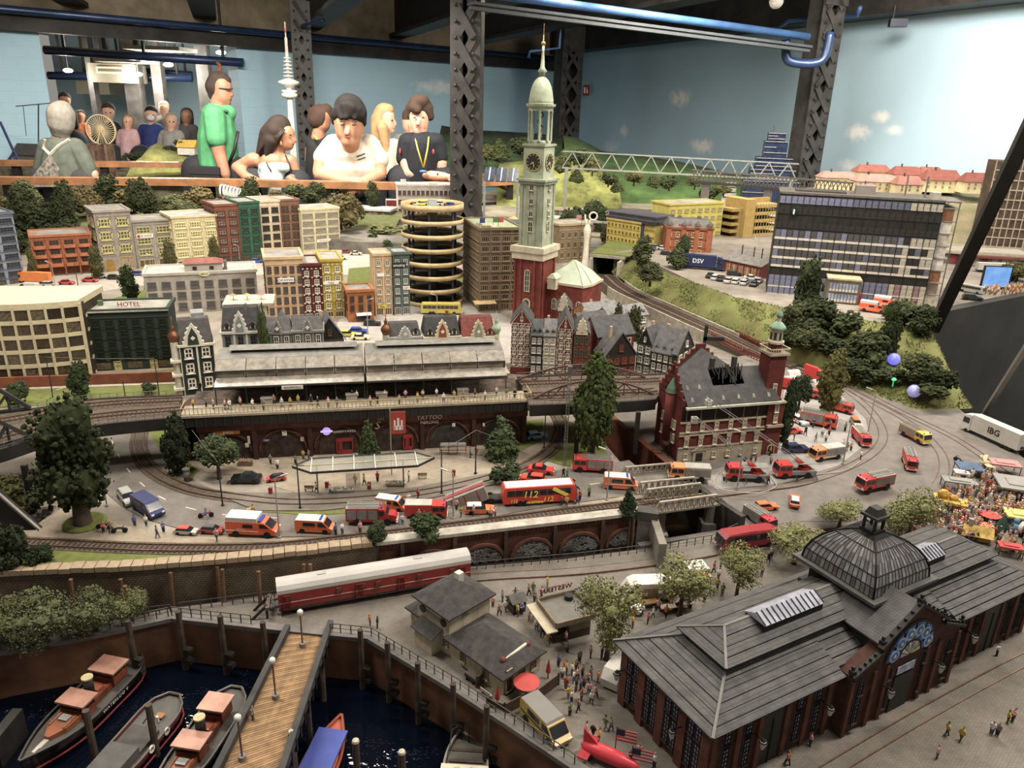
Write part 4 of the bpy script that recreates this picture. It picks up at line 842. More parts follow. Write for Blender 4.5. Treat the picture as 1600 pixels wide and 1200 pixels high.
x=(aV[2]+aV[3])/2-.02;o=MB().tf(MT((x,wy-.004,.049))@MR(pi/2,4,'X')).lathe([(.0075,0),(.0075,.002)],18).o('neon_sign',C('#a98be0',.4,0,bJ=.7),ts);Bx(x-.0105,wy-.007,.0475,x+.0105,wy-.005,.0505).o('neon_band',C('#c9b6ee',.4,0,bJ=.6),o)
for i,(xa,xb)in((2,(-.004,.026)),(3,(.016,.034)),):
 x=(aV[i]+aV[i+1])/2;o=Bx(x+xa,wy-.004,.026,x+xb,wy-.001,.032).bx(x+xa,wy-.004,.002,x+xa+.002,wy-.001,.028).bx(x+xb-.002,wy-.004,.002,x+xb,wy-.001,.028).bx(x+xa,wy-.004,.002,x+xb,wy-.001,.008).o('red_shopfront',C('#a3231f',.5,.08),ts)
 Bx(x+xa+.004,wy-.0045,.004,x+xa+.011,wy-.001,.026).o('red_door',C('#8d1b1a',.5,.08),o)
a9('TATTOO',.0115,C('#c9c0b4',.6,0),ts,((aV[4]+aV[4])/2+.013,wy-.0055,.066),name='wall_lettering',shear=.15,dt=.0002);a9('PIERCING',.008,C('#b5aba0',.6,0),ts,(aV[4]+.013,wy-.0055,.056),name='wall_lettering',shear=.15)
a9('PAINT',.008,C('#a89e92',.6,0),ts,(aV[3]+.062,wy-.0055,.069),name='wall_lettering',shear=.2);a9('ERS',.008,C('#a89e92',.6,0),ts,(aV[3]+.028,wy-.0055,.068),name='wall_lettering',shear=.2)
a9('S',.022,C('#9d958a',.6,0),ts,(aV[3]+.02,wy-.0055,.055),name='wall_lettering',shear=.3)
for i,dx,z,w,h,c in((0,.034,.04,.004,.014,'#c9c2b4'),(1,.004,.049,.008,.008,'#d6cfc0'),(1,.034,.036,.006,.007,'#c9a79c'),(1,-.028,.037,.010,.003,'#8d88a0'),(0,.03,.03,.006,.008,'#d3c6ae'),(0,-.046,.032,.007,.010,'#c9bfae'),(4,.01,.048,.006,.006,'#ddd8cc'),(5,-.03,.045,.004,.006,'#c9bfae')):
 x=(aV[i]+aV[i+1])/2+dx;Bx(x-w/2,wy-.0058,z-h/2,x+w/2,wy-.0035,z+h/2).o('poster',C(c,.6,.3,200),ts)
cN=C('#716d66',.6,.12,40,a2=.2,ag='streak');m_glz=C('#8b8375',.25,.2,70,aB=.6);c6=C('#7f7261',.3,.25,60,aB=.6);do=C('#3a3733',.6,.1)
def hall(xa,xb):
 h=ts;n=max(1,round((xb-xa)/.05));z=ZP
 for sgn in(0,1):
  Y=(lambda v:v*1.2)if not sgn else(lambda v:.24-v*1.2)
  def dq(nm,p,q,m,th=.0012,a=xa,b=xb,bD=h):return MB().ext([(Y(p[0]),z+p[1]*1.2),(Y(q[0]),z+q[1]*1.2),(Y(q[0]),z+q[1]*1.2+th),(Y(p[0]),z+p[1]*1.2+th)][::(-1 if sgn else 1)],a,b).o(nm,m,bD)
  dq('canopy',(.028,.030),(.052,.037),m_glz)
  for i in E(n):
   a,b=xa+(xb-xa)*i/n,xa+(xb-xa)*(i+1)/n
   Bx(a+.002,min(Y(.051),Y(.0525)),z+.038*1.2,b-.002,max(Y(.051),Y(.0525)),z+.048*1.2).o('clerestory_pane',c6,h);dq('roof_pane',(.050,.048),(.070,.060),m_glz,.0012,a+.0008,b-.0008);dq('roof_sheet',(.070,.0602),(.1,.066),cN,.0012,a,b)
  for i in E(n+1):
   x=xa+(xb-xa)*i/n;Bx(x-.0012,min(Y(.050),Y(.054)),z+.037*1.2,x+.0012,max(Y(.05),Y(.054)),z+.049*1.2).o('clerestory_post',do,h);MB().cyl(x,Y(.036),z,z+.032*1.2,.0011,n=6).o('canopy_post',do,h)
  Bx(xa,min(Y(.0485),Y(.051)),z+.0472*1.2,xb,max(Y(.0485),Y(.051)),z+.0492*1.2).o('eaves_beam',do,h);Bx(xa,min(Y(.027),Y(.029)),z+.029*1.2,xb,max(Y(.027),Y(.029)),z+.0315*1.2).o('canopy_edge',do,h)
 MB().ext([(.103,z+.0695*1.2),(.12,z+.0725*1.2),(.137,z+.0695*1.2),(.12,z+.074*1.2)],xa+.02,xb-.01).o('lantern_roof',cN,h)
 for i in E(n):x=xa+.024+(xb-xa-.04)*i/n;Bx(x,.108,z+.064*1.2,x+.0012,.132,z+.0705*1.2).o('lantern_post',do,h)
 for x in(xa,xb):MB().ext([(.062,z+.037*1.2),(.06,z+.049*1.2),(.084,z+.061*1.2),(.12,z+.067*1.2),(.156,z+.061*1.2),(.18,z+.049*1.2),(.178,z+.037*1.2)][::-1],x-.0006,x+.0006).o('end_screen',c6,h)
hall(sx(333),sx(571));hall(sx(575),sx(797))
mry=C('#b39a63',.6,.1);mb=MB();mb.bar((.0,.001,ZP+.0125),(LS,.001,ZP+.0125),.0012,.0014).bar((0,.001,ZP+.0012),(LS,.001,ZP+.0012),.001,.001).bar((0,0,ZP+.0125),(0,.045,ZP+.0125),.0012,.0014).bar((LS,0,ZP+.0125),(LS,.045,ZP+.0125),.0012,.0014)
for i in E(91):mb.bx(LS*i/90-.0005,.0005,ZP,LS*i/90+.0005,.0015,ZP+.0125)
mb.o('platform_railing',mry,ts)
for x in(sx(415),sx(550),sx(598),sx(727)):
 o=Bx(x-.010,.028,ZP,x+.010,.040,ZP+.013).o('platform_kiosk',C('#a89f90',.7,.1),ts);Bx(x-.011,.027,ZP+.013,x+.011,.041,ZP+.0145).o('kiosk_roof',C('#7e786e'),o)
sg=Bx(sx(440),.031,ZP+.029,sx(474),.033,ZP+.036).o('name_board',C('#ddd6c8',.5),ts);a9('BAUMWALL',.0055,C('#222'),sg,(sx(457),.0308,ZP+.0325),ext=.0001)
p=P(612,742);t=ac('city_flag','red city flag with white castle on a pole before the arcade','flag',p,RS);h=HT(p,642)
MB().cyl(0,0,0,h+.004,.0011,n=6).o('pole',C('#8c7f6a'),t);fl=Bx(.001,-.0006,h-.043,.026,.0006,h-.002).o('flag_cloth',C('#b0372c',.7,.06),t)
mb=MB()
for dx,w,z0,z1 in((-.006,.003,-.014,.004),(0,.0036,-.014,.008),(.006,.003,-.014,.004)):mb.bx(.0135+dx-w/2,-.0012,h-.022+z0,.0135+dx+w/2,-.0006,h-.022+z1)
mb.bx(.0055,-.0012,h-.036,.0215,-.0006,h-.028).o('castle_emblem',C('#e6ddd0',.7,.02),fl)['kind']='stuff'
# tracks
m_rail=C('#7a5a48',.4,.15,60,a2=.5);c7=C('#6b5d4c',.95,.35,260,.8,aH='#3f352b');m_slp=C('#3d2f24',.9,.2,80);m_conc=C('#a39886',.85,.1,40)
def bd(name,ah,aq,dO=.03,bc=False,cn=True,a3=.004,mid=None,n=8):
 c=aF(aq,n);t=ac(name,ah,'railway track',(0,0,0))
 if not bc:
  mb=MB();aR(mb,c,[(-dO/2-.004,-a3),(dO/2+.004,-a3),(dO/2,.0022),(-dO/2,.0022)]);mb.o('ballast',c7,t)
 if mid:
  mb=MB();aR(mb,c,[(-.007,-.001),(.007,-.001),(.007,.0018),(-.007,.0018)]);mb.o('track_slab',mid,t)
 if cn and not bc:
  mb=MB()
  for a,b in list(zip(*(lambda r:(r,r[1:]))(aQ(c,.0075)))):
   d=(b-a).normalized();u=V((d.y,-d.x,0));mb.bar(a-u*.0125+V((0,0,.0026)),a+u*.0125+V((0,0,.0026)),.0028,.0012)
  mb.o('sleepers',m_slp,t)['kind']='stuff'
 zt=.0046 if not bc else .0016
 for s in(-.00825,.00825):
  mb=MB();aR(mb,cC(c,s),[(-.0007,zt-.003),(.0007,zt-.003),(.0007,zt),(-.0007,zt)]);mb.o('rail',m_rail,t)
 return t
bd('railway_track','ballasted track along the top of the arched wall past the fire engines',[P(*q)for q in[(-60,846),(60,850),(200,857),(320,859),(430,856),(560,842),(700,825),(850,806),(1000,787),(1090,774)]])
bd('tram_track','curved tram track with pale slabs around the glass roofed stop',[P(*q)for q in[(224,640),(221,668),(217,700),(236,735),(290,764),(370,779),(480,787),(640,775),(760,750),(835,722),(872,690),(876,660),(860,635)]],dO=.03,cn=False,mid=m_conc)
tc_=[P(945,430,.03),P(975,455,.03),P(1030,481,.03),P(1085,506,.028),P(1130,526,.022),P(1170,546,.015),P(1235,574,.003),P(1300,598,0),P(1350,632,0),P(1377,668,0),P(1374,697,0),P(1335,726,0)]
tcs=aF(tc_,6)
bd('railway_track','outer ballasted track curving out of the tunnel below the green hill',cC(tcs[:37],-.018)[::4],dO=.036,a3=.034,n=4)
bd('railway_track','inner ballasted track from the tunnel mouth past the half timbered houses',cC(tcs[:31],.018)[::5],dO=.036,a3=.034,n=4)
bd('street_track','rusty street rails bending round the fire engines on the square',tc_[6:]+[G(1260,753),G(1180,765),G(1100,775)],bc=True)
bd('street_track','rails set in asphalt curving past the white lorry to the market',[P(1290,590),P(1350,622),P(1420,660),P(1468,705),P(1472,745),G(1440,780),G(1370,810),G(1250,828)],bc=True)
bd('street_track','straight rails crossing the square towards the costumed crowd',[P(1300,588),P(1400,640),P(1500,690),G(1600,760),G(1680,800)],bc=True)
bd('street_track','quay rails in the paving between red coach and food stalls',[G(440,957),G(600,927),G(735,904),G(900,893),G(1040,876),G(1140,857),G(1260,822)],bc=True)
bd('street_track','pair of rails in cobbles along the front of the market hall',[G(1230,1245),G(1400,1142),G(1520,1074),G(1660,1000)],bc=True)
bf(MB(),)if False else None
p=P(945,424,.03);t=ac('tunnel_portal','dark model railway tunnel mouth with grey coping beside the grassy hill','tunnel',p,-.35)
mt2=C('#4a463f',.95,.2);Bx(-.055,.0,-.03,-.047,.3,.055).bx(.058,.0,-.03,.066,.3,.055).bx(-.055,.3,-.03,.066,.31,.055).bx(-.055,0,.05,.066,.31,.055).o('lining',mt2,t);Bx(-.06,-.01,.052,.075,.31,.062).o('coping',C('#86806f',.85,.15),t);Bx(.058,-.06,-.03,.068,.02,.05).o('wing_wall',C('#9b9484',.85,.15),t);Bx(-.056,-.03,-.03,-.047,.02,.05).o('wing_wall',C('#9b9484',.85,.15),t)
Bx(-.06,.0,.062,.09,.3,.066).o('grass_cover',aM,t)
for nm,l,z in(('trim_23',[(965,450),(1010,470),(1080,503)],.036),):
 pass
mb=MB();aR(mb,cC(tcs[3:26],-.043),[(-.002,-.03),(.002,-.03),(.002,.009),(-.002,.009)]);al(mb.o('trim_23',C('#a39a88',.8,.15)))
mb=MB();aR(mb,cC(tcs[5:24],.043),[(-.002,-.03),(.002,-.03),(.002,.009),(-.002,.009)]);al(mb.o('trim_24',C('#a39a88',.8,.15)))
m_redr=C('#7d3328',.7,.15)
for nm,o_,lb in((1,-.043,'red lattice parapet on the outer side of the curved track'),(2,.043,'red lattice parapet on the inner side above the black archway')):
 c=aQ(cC(tcs[24:37],o_),.009);t=ac('track_parapet',lb,'parapet',(0,0,0));mb=MB()
 for a,b in zip(c,c[1:]):
  mb.bar(a+V((0,0,.015)),b+V((0,0,.015)),.0018,.0025).bar(a,b,.0015,.0015).bar(a,b+V((0,0,.015)),.001,.001).bar(b,a+V((0,0,.015)),.001,.001).bar(a,a+V((0,0,.015)),.0012,.0012)
 mb.o('lattice',m_redr,t)
p=P(1098,560);t=ac('signal_mast','black steel portal mast beside the black slate house','mast',p);Bx(-.004,-.004,0,.004,.004,HT(p,508)).bx(-.004,-.004,.05,.05,.004,.06).o('post',aI,t)
# viaduct decks
def deck(name,ah,front,back,z):
 f=aF([P(*q,z)for q in front],6);b=aF([P(*q,z)for q in back],6);n=len(f);t=ac(name,ah,'viaduct',(0,0,0))
 mb=MB();vs=[]
 for i in E(n):vs+=[f[i],b[i],b[i]-V((0,0,.014)),f[i]-V((0,0,.014))]
 mb.add(vs,[(4*i+j,4*i+(j+1)%4,4*i+4+(j+1)%4,4*i+4+j)for i in E(n-1)for j in E(4)]+[(0,1,2,3),(4*n-1,4*n-2,4*n-3,4*n-4)]);mb.o('deck',c7,t)
 for e in(f,b):
  mb=MB();aR(mb,[q.copy()for q in e],[(-.003,-.02),(.003,-.02),(.003,.0015),(-.003,.0015)]);mb.o('side_girder',aI,t)
  mb=MB();r=aQ(e,.014)
  for a,c in zip(r,r[1:]):mb.bar(a+V((0,0,.010)),c+V((0,0,.010)),.0007,.0008).bar(a+V((0,0,.005)),c+V((0,0,.005)),.0005,.0005).bar(a,a+V((0,0,.010)),.0007,.0007)
  mb.o('side_railing',C('#7d7568',.6),t)
 return t,f,b
tv,fv,bv=deck('railway_viaduct','curving model railway viaduct with two tracks left of the station',[(-60,716),(0,703),(60,684),(150,665),(283,652)],[(-60,652),(0,646),(60,638),(150,624),(283,618)],ZP)
for k,lb in((.28,'front track on the curving viaduct left of the station'),(.72,'rear track on the curving viaduct left of the station')):
 bd('railway_track',lb,[a.lerp(b,k)+V((0,0,.001))for a,b in zip(fv,bv)][::4],dO=.028,a3=.001,n=5)
for px,py in((35,715),(68,690)):
 for d in(0,.03):
  q=P(px,py,ZP)+V((d*.3,d,0));Bx(q.x-.004,q.y-.003,0,q.x+.004,q.y+.003,ZP-.012).o('pier_leg',aI,tv)
q=P(275,640,ZP);Bx(q.x-.012,q.y-.01,0,q.x+.02,q.y+.09,ZP-.012).o('abutment',bM,tv)
tv2,fv2,bv2=deck('railway_viaduct','model railway viaduct carried by bowstring trusses right of the station',[(828,634),(930,630),(995,627),(1024,624)],[(808,590),(905,586),(1005,586),(1056,583)],ZP)
for k,lb in((.3,'front track on the bowstring truss viaduct'),(.7,'rear track on the bowstring truss viaduct')):
 bd('railway_track',lb,[a.lerp(b,k)+V((0,0,.001))for a,b in zip(fv2,bv2)][::4],dO=.028,a3=.001,n=5)
for q in(P(1000,640,ZP),P(905,640,ZP)):Bx(q.x-.004,q.y+.01,0,q.x+.004,q.y+.018,ZP-.01).o('pier_leg',aI,tv2)
m_pl=C('#5d4540',.55,.15,40)
def bow(bD,a,b,h,n=8,w=.0035):
 mb=MB();pt=[a.lerp(b,i/n)+V((0,0,h*4*(i/n)*(1-i/n)+.002))for i in E(n+1)];lo=[a.lerp(b,i/n)for i in E(n+1)];up=aF(pt,3)
 MB_=MB()
 for p,q in zip(up,up[1:]):mb.bar(p,q,w,w)
 for i in E(n):
  if 0<i:mb.bar(lo[i],pt[i],w*.6,w*.5)
  if i%2==0:mb.bar(pt[i]if i else lo[0],lo[i+1],w*.6,w*.6)
  else:mb.bar(lo[i],pt[i+1],w*.6,w*.6)
 mb.bar(a,b,w,w*1.2)
 o=mb.o('bowstring_truss',m_pl,bD);return o
bow(tv2,P(833,624,ZP),P(1020,617,ZP),.032);bow(tv2,P(806,596,ZP),P(1008,591,ZP),.030)
t=ac('truss_bridge','dark heavy steel truss end rising over the viaduct at the big tree','bridge',(0,0,0));m_tr=C('#3a3a3b',.5,.12,30)
for k,dd in enumerate((0.02,.98)):
 e=[fv[i].lerp(bv[i],dd)for i in E(len(fv))]
 E0=e[11]+V((0,0,.004));E1=e[5]+V((0,0,.004));E2=e[0]+V((0,0,.004));dD=E1+V((0,0,.055));top2=E2+V((0,0,.055));mid=E0 .lerp(E1,.55)
 for j,(p,q,w)in enumerate(((E0,dD,.006),(dD,top2,.006),(E1,dD,.004),(E1,top2,.004),(E2,top2,.004),(E0,E2,.004),(mid,E0 .lerp(dD,.55),.003),(E1,E0 .lerp(dD,.55),.004))):MB().bar(p,q,w,w).o('truss_bar',m_tr,t)
 # small truss bridges over the canal
m_tb=C('#8f8573',.6,.2,60);GB='short steel truss bridges over the canal'
def cO(ah,A,B,hpx,n=9,z=.002):
 a,b=P(*A,z),P(*B,z);L=(b-a).length;h=HT(a.lerp(b,.5),hpx);t=ac('truss_girder',ah,'bridge',a,an(a,b));w=.0028
 d=L*.07;MB().bar((0,0,0),(L,0,0),w,w*1.2).o('bottom_chord',m_tb,t);MB().bar((d,0,h),(L-d,0,h),w*1.4,w).o('top_chord',C('#a39a88',.6,.15),t)
 mb=MB().bar((0,0,0),(d,0,h),w,w).bar((L,0,0),(L-d,0,h),w,w)
 for i in E(n):
  x0,x1=d+(L-2*d)*i/n,d+(L-2*d)*(i+1)/n;xm=(x0+x1)/2;mb.bar((x0,0,h),(xm,0,0),w*.7,w*.7).bar((xm,0,0),(x1,0,h),w*.7,w*.7);mb.bar((x0,0,0),(x0,0,h),w*.5,w*.5)
 mb.o('web_bars',m_tb,t);return t
cO('rear most grey truss girder of the canal bridge',(970,742),(1056,734),727);cO('grey truss girder on the near side of the canal road bridge',(992,772),(1090,762),750)
cO('grey truss girder between road bridge and front girder of the canal',(1003,784),(1099,772),760);cO('front most grey truss girder over the dark canal opening',(1022,802),(1125,788),779)
bQ('bridge_deck',[P(970,742,.001),P(1058,734,.001),P(1092,762,.001),P(992,772,.001)],.006,cJ)
bQ('rail_bridge_deck',[P(1003,782,.0),P(1099,770,.0),P(1122,786,.0),P(1026,800,.0)],.006,C('#5d5347',.9,.3,60))
for q in((1034,812),(1111,796)):
 p=P(*q,-.02);t=Bx(p.x-.008,p.y-.002,-.085,p.x+.006,p.y+.012,-.006).bx(p.x-.014,p.y-.008,-.085,p.x+.012,p.y+.018,-.045).o('bridge_pier',C('#7d766c',.85,.2));bf(t,'concrete bridge pier standing in dark canal water at the %s bank'%('arched wall' if q[0]<1100 else 'sheet pile'),'pier')
 # retaining walls at the front: stone on the left, brick arches on the right
dW=C('#8d7a60',.9,.3,40,.8,ag='course',aH='#66543e');m_cap=C('#a08a6c',.85,.15,40)
wl3=aF(pz(wl_px),4);mb=MB();aR(mb,wl3,[(-.004,-.075),(.012,-.075),(.008,.004),(-.004,.004)]);ws=al(mb.o('wall_stone',dW))
cs=aQ(wl3,.0155);cm=Bx(.0004,-.011,.004,.0149,.006,.0115).mesh(m_cap)
for i,(a,b)in enumerate(zip(cs,cs[1:])):
 o=link('capstone',cm,ws,(a.x,a.y,bC.uniform(-.0008,.0008)),an(a,b)+bC.uniform(-.03,.03))
m_post=C('#6a4a30',.85,.25,30,ag='streak')
for px,py in((35,900),(118,905),(195,905),(202,915),(272,895),(344,885),(352,890),(408,893),(478,882),(488,882)):
 a=P(px,py-8);q=V((a.x,a.y-.014,0));bf(MB().tube([(q.x,q.y-.004,-.06),(q.x,q.y+.002,.0)],.0028,6).o('timber_post',m_post),'rough brown timber post leaning on the stone quay wall','post','timber posts at the stone wall')
wb3=[P(*q)for q in de];a,b=wb3[0],wb3[-1];L=(b-a).length;m_ab=C('#5d3426',.85,.2,60,ag='brick')
tb=Bx(0,-.004,-.075,L,.012,.002).o('wall_arches',m_ab,None,bE=(a.x,a.y,0),rz=an(a,b));al(tb)
Bx(-.004,-.008,.002,L+.004,.012,.0075).o('coping',C('#a9a293',.85,.15),tb)
for i in E(int(L/.006)):link('dentil',dm if i else Bx(-.0012,-.0065,-.004,.0012,-.004,.001).mesh(m_ab),tb,(.004+i*.006,0,0));dm=tb.children[-1].data if i==0 else dm
aw=L/5.2;rub=MB()
for i in E(5):
 xc=L*.09+aw*(i+.5)*.99;r=aw*.40
 b3(MB(),xc,-.008,-.004,r,r*1.14,-.05,14,.9).o('arch_ring',C('#6d4030',.85,.2),tb)
 MB().exy(([(xc-r,-.06)]+[(xc-r*cos(pi*k/12),-.05+r*.9*sin(pi*k/12))for k in E(13)]+[(xc+r,-.06)])[::-1],-.0045,-.0035).o('arch_infill',C('#57524c',.9,.2),tb)
 mb=MB()
 for k in E(150):
  q=bC.uniform(0,pi);rr=r*.93*math.sqrt(bC.random());x=xc+rr*cos(q);z=-.05+rr*.85*sin(q)
  mb.tf(MT((x,-.006,z))@MR(bC.uniform(-.4,.4),4,'Y')).bx(-.0022,-.001,-.001,.0022,.002,.001)
 mb.o('rubble_stones',C('#7d7a76',.85,.3,60),tb)['kind']='stuff'
for i in E(6):x=L*.08+aw*i*.99;Bx(x-.003,-.009,-.075,x+.003,-.004,.0).o('pier_strip',C('#4b3a2c',.8,.2),tb)
o=P(997,806);t=ac('abutment','pale concrete bridge abutment with brown pipes at the end of arched wall','abutment',o,-.2);Bx(0,-.006,-.085,.028,.012,-.004).o('concrete_face',C('#8b857b',.85,.2,30),t);Bx(-.002,-.008,-.004,.032,.014,.012).o('dark_cap',C('#4a4642',.8,.1),t)
for x in(-.012,-.006):MB().cyl(x,-.008,-.085,.002,.0026,n=8).o('pipe',C('#6d5638',.6,.2),t)
# railings along the quay and the canal basin
m_rl=C('#4a4743',.5,.1)
def bX(ah,aq,h=.0135,cg=.014,two=True):
 c=aQ(aq,cg);t=ac('railing',ah,'railing',(0,0,0));pm=Bx(-.0006,-.0006,0,.0006,.0006,h).mesh(m_rl)
 mb=MB()
 for a,b in zip(c,c[1:]):mb.bar(a+V((0,0,h)),b+V((0,0,h)),.0009,.001).bar(a+V((0,0,h*.5)),b+V((0,0,h*.5)),.0006,.0007)
 mb.o('rails',m_rl,t)
 for a in c:link('post',pm,t,a)
def dn(aq,n=10):
 o=[]
 for a,b in zip(aq,aq[1:]):o+=[a.lerp(b,i/n)for i in E(n)]
 return o+[aq[-1]]
qi=cC([V((p.x,p.y,-.0435))for p in dN],.001)
bX('dark quay railing beside the stone wall and bushes',dn(qi[1:4]));bX('dark quay railing between pier and the corner pile',dn(qi[3:5]));bX('dark quay railing along the white quay house',dn(qi[5:10],20))
bX('metal railing on the rear side of the quay street below the arches',dn([G(280,955),G(430,936),G(600,909),G(730,891),G(900,876),G(1000,864),G(1110,848),G(1158,826)]));bX('metal railing on sheet pile wall of the canal basin',dn([G(1158,822),G(1122,786)]))
bX('thin metal railing behind the stone wall bushes',dn([P(180,968,-.05),P(280,956,-.05)]))
cI=C('#4a3d30',.85,.3,50,ag='streak');pm=MB().cyl(0,0,-.075,.028,.0042,.0036,8).mesh(cI);fm=Bx(.0035,-.004,-.034,.013,.004,-.029).bx(.0035,-.004,-.052,.013,.004,-.046).mesh(C('#332c26',.8,.2))
def pile(px,py,ah,bq=None,z=-.05):
 p=P(px,py,z);t=ac('mooring_pile',ah,'pile',p,-.3,'timber mooring piles of the quay');link('trunk',pm,t,(0,0,.0));link('fender',fm,t,(.0,0,0));return t
for px,py in((206,990),(284,975),(349,982),(415,992),(566,1004),(608,1024),(655,1056),(710,1090),(762,1125)):pile(px-2,py+8,'brown timber mooring pile standing before the quay wall')
pm2=MB().cyl(0,0,-.01,.075,.0042,.004,8).mesh(cI);cap2=MB().lathe([(.0044,.075),(.0036,.0775),(0,.0785)],8).mesh(C('#b8ae9a',.7,.1))
for px,py in((150,1190),(245,1180),(463,1225),(560,1240),(630,1258)):
 p=P(px,py,ZW);t=ac('mooring_pile','free standing dark mooring pile in harbour water','pile',p,0,'free standing piles in the harbour water');link('trunk',pm2,t);
 if px>400:link('pale_cap',cap2,t)
 # market hall with glass dome
Oh=P(1125,1255,-.05);Xh=P(1599,1005,-.05);RH=an(Oh,Xh);Oh=Oh+V((-sin(RH),cos(RH),0))*.018-V((cos(RH),sin(RH),0))*.006
t=th=ac('market_hall','dark brick model market hall with grey panelled roof and glazed dome','market hall',Oh,RH)
L,D,E_,yc=.58,.146,.085,.0745;m_hb=C('#4f2a1c',.85,.22,60,ag='brick');dp=C('#5d3222',.8,.2,60);m_rf=C('#5a5855',.7,.16,50,ag='tile');m_rf2=C('#4f4d4a',.6,.15,50);be=C('#1e1d1a',.6,.1)
Bx(0,0,0,L,D,E_).o('brick_walls',m_hb,t)
ov=.010;x0,x1,y0,y1=-ov,L+ov,-ov,D+ov;ix0,ix1,ds,iy1=.053,L-.047,.042,.107;zi=.103;ze=E_-.003
def a7(nm,a,b,c,d,n,th_=.0022,gap=.0006):
 """roof slope a-b (eave) to d-c (top), split into n panels with sunk seams"""
 a,b,c,d=map(V,(a,b,c,d));nrm=(b-a).cross(d-a).normalized()*th_
 MB().add([a,b,c,d],[(0,1,2,3)]).o(nm+'_underlay',C('#2d2b29',.8,.1),th)
 for i in E(n):
  s0,s1=i/n,(i+1)/n;p=[a.lerp(d,s0),b.lerp(c,s0),b.lerp(c,s1),a.lerp(d,s1)];g=(d-a).normalized()*gap
  p=[p[0]+g,p[1]+g,p[2]-g,p[3]-g]
  MB().add([tuple(q)for q in p]+[tuple(q+nrm*(1+.25*(i%2)))for q in p],[(3,2,1,0),(4,5,6,7),(0,1,5,4),(1,2,6,5),(2,3,7,6),(3,0,4,7)]).o('roof_panel',m_rf,th)
a7('west',(x0,y1,ze),(x0,y0,ze),(ix0,ds,zi),(ix0,iy1,zi),6)
gx0,gx1=.186,.394
a7('south_west',(x0,y0,ze),(gx0,y0,ze),(gx0,ds,zi),(ix0,ds,zi),6);a7('south_east',(gx1,y0,ze),(x1,y0,ze),(ix1,ds,zi),(gx1,ds,zi),6)
a7('north',(x1,y1,ze),(x0,y1,ze),(ix0,iy1,zi),(ix1,iy1,zi),6);a7('east',(x1,y0,ze),(x1,y1,ze),(ix1,iy1,zi),(ix1,ds,zi),6)
a7('south_mid',(gx0,y0+.012,ze+.004),(gx1,y0+.012,ze+.004),(gx1,ds,zi),(gx0,ds,zi),4)
cP=C('#6b6863',.5,.1,a2=.2)
for p,q in(((x0,y0,ze+.003),(ix0,ds,zi+.003)),((x0,y1,ze+.003),(ix0,iy1,zi+.003))):MB().bar(p,q,.003,.003).o('hip_ridge',cP,t)
Bx(ix0,ds,zi-.004,ix1,iy1,zi+.010).o('clerestory',be,t)
zu=zi+.009;e=.007;rx0,rx1=.078,L-.078;zr=zu+.017;ux0,ux1,uy0,uy1=ix0-e,ix1+e,ds-e,iy1+e
a7('upper_west',(ux0,uy1,zu),(ux0,uy0,zu),(rx0,yc,zr),(rx0,yc,zr),3);a7('upper_south',(ux0,uy0,zu),(ux1,uy0,zu),(rx1,yc,zr),(rx0,yc,zr),4);a7('upper_north',(ux1,uy1,zu),(ux0,uy1,zu),(rx0,yc,zr),(rx1,yc,zr),4);a7('upper_east',(ux1,uy0,zu),(ux1,uy1,zu),(rx1,yc,zr),(rx1,yc,zr),3)
for p,q in(((ux0,uy0,zu+.002),(rx0,yc,zr+.002)),((ux0,uy1,zu+.002),(rx0,yc,zr+.002)),((rx0,yc,zr+.002),(rx1,yc,zr+.002))):MB().bar(p,q,.003,.0025).o('hip_ridge',cP,t)
m_sky=C('#a5a7b5',.2,.15,60,aB=.6)
for xa,xb in((.118,.212),(.372,.445)):
 o=Bx(xa,yc-.022,zr-.012,xb,yc+.008,zr+.003).o('roof_light',be,t);n=12
 MB().ext([(yc-.023,zr+.003),(yc-.007,zr+.011),(yc+.009,zr+.003)],xa-.001,xb+.001).o('roof_light_glass',m_sky,o)
 for i in E(n+1):x=xa+(xb-xa)*i/n;MB().bar((x,yc-.023,zr+.0036),(x,yc-.007,zr+.0118),.0012,.001).o('glazing_bar',be,o)
dx,dy,s=.311,.075,.056
Bx(dx-s+.012,dy-s+.012,.09,dx+s-.012,dy+s-.012,.138).o('dome_base',be,t);Bx(dx-s+.004,dy-s+.004,.100,dx+s-.004,dy+s-.004,.108).o('dome_skirt',C('#35332f',.6,.1),t)
Bx(dx-s-.004,dy-s-.004,.136,dx+s+.004,dy+s+.004,.140).o('dome_eaves',m_rf2,t)
at,ao=6,16;R0=s*.93;hD=.052;au=[(R0*cos(a)*1.0,.140+hD*sin(a))for a in[pi/2*.93*i/at for i in E(at+1)]]
m_dg=[C(c,.14,.2,60,aB=.8)for c in('#6f6b6e','#7d797c','#63605f','#8a8688')]
mbr=MB()
for f in E(4):
 T=MT((dx,dy,0))@MR(pi/2*f,4,'Z')
 def q_(i,u):r,z=au[i];return T@V((r*u,-r,z))
 for i in E(at):
  for k in E(ao):
   u0,u1=-1+2*k/ao,-1+2*(k+1)/ao
   if f in(0,3)and i<at-1:MB().add([q_(i,u0),q_(i,u1),q_(i+1,u1),q_(i+1,u0)],[(0,1,2,3)]).o('dome_pane',m_dg[(i*3+k*5+f)%4],t)
 if f not in(0,3):
  mb=MB()
  for i in E(at):mb.add([q_(i,-1),q_(i,1),q_(i+1,1),q_(i+1,-1)],[(0,1,2,3)])
  mb.o('dome_rear_glass',m_dg[0],t)
 for i in E(at+1):
  if i%2==0 or i==1:mbr.bar(q_(i,-1),q_(i,1),.0012,.0012)
 for k in E(ao+1):
  u=-1+2*k/ao
  for i in E(at):mbr.bar(q_(i,u),q_(i+1,u),.0022 if k in(0,ao)else .0008,.0022 if k in(0,ao)else .0009)
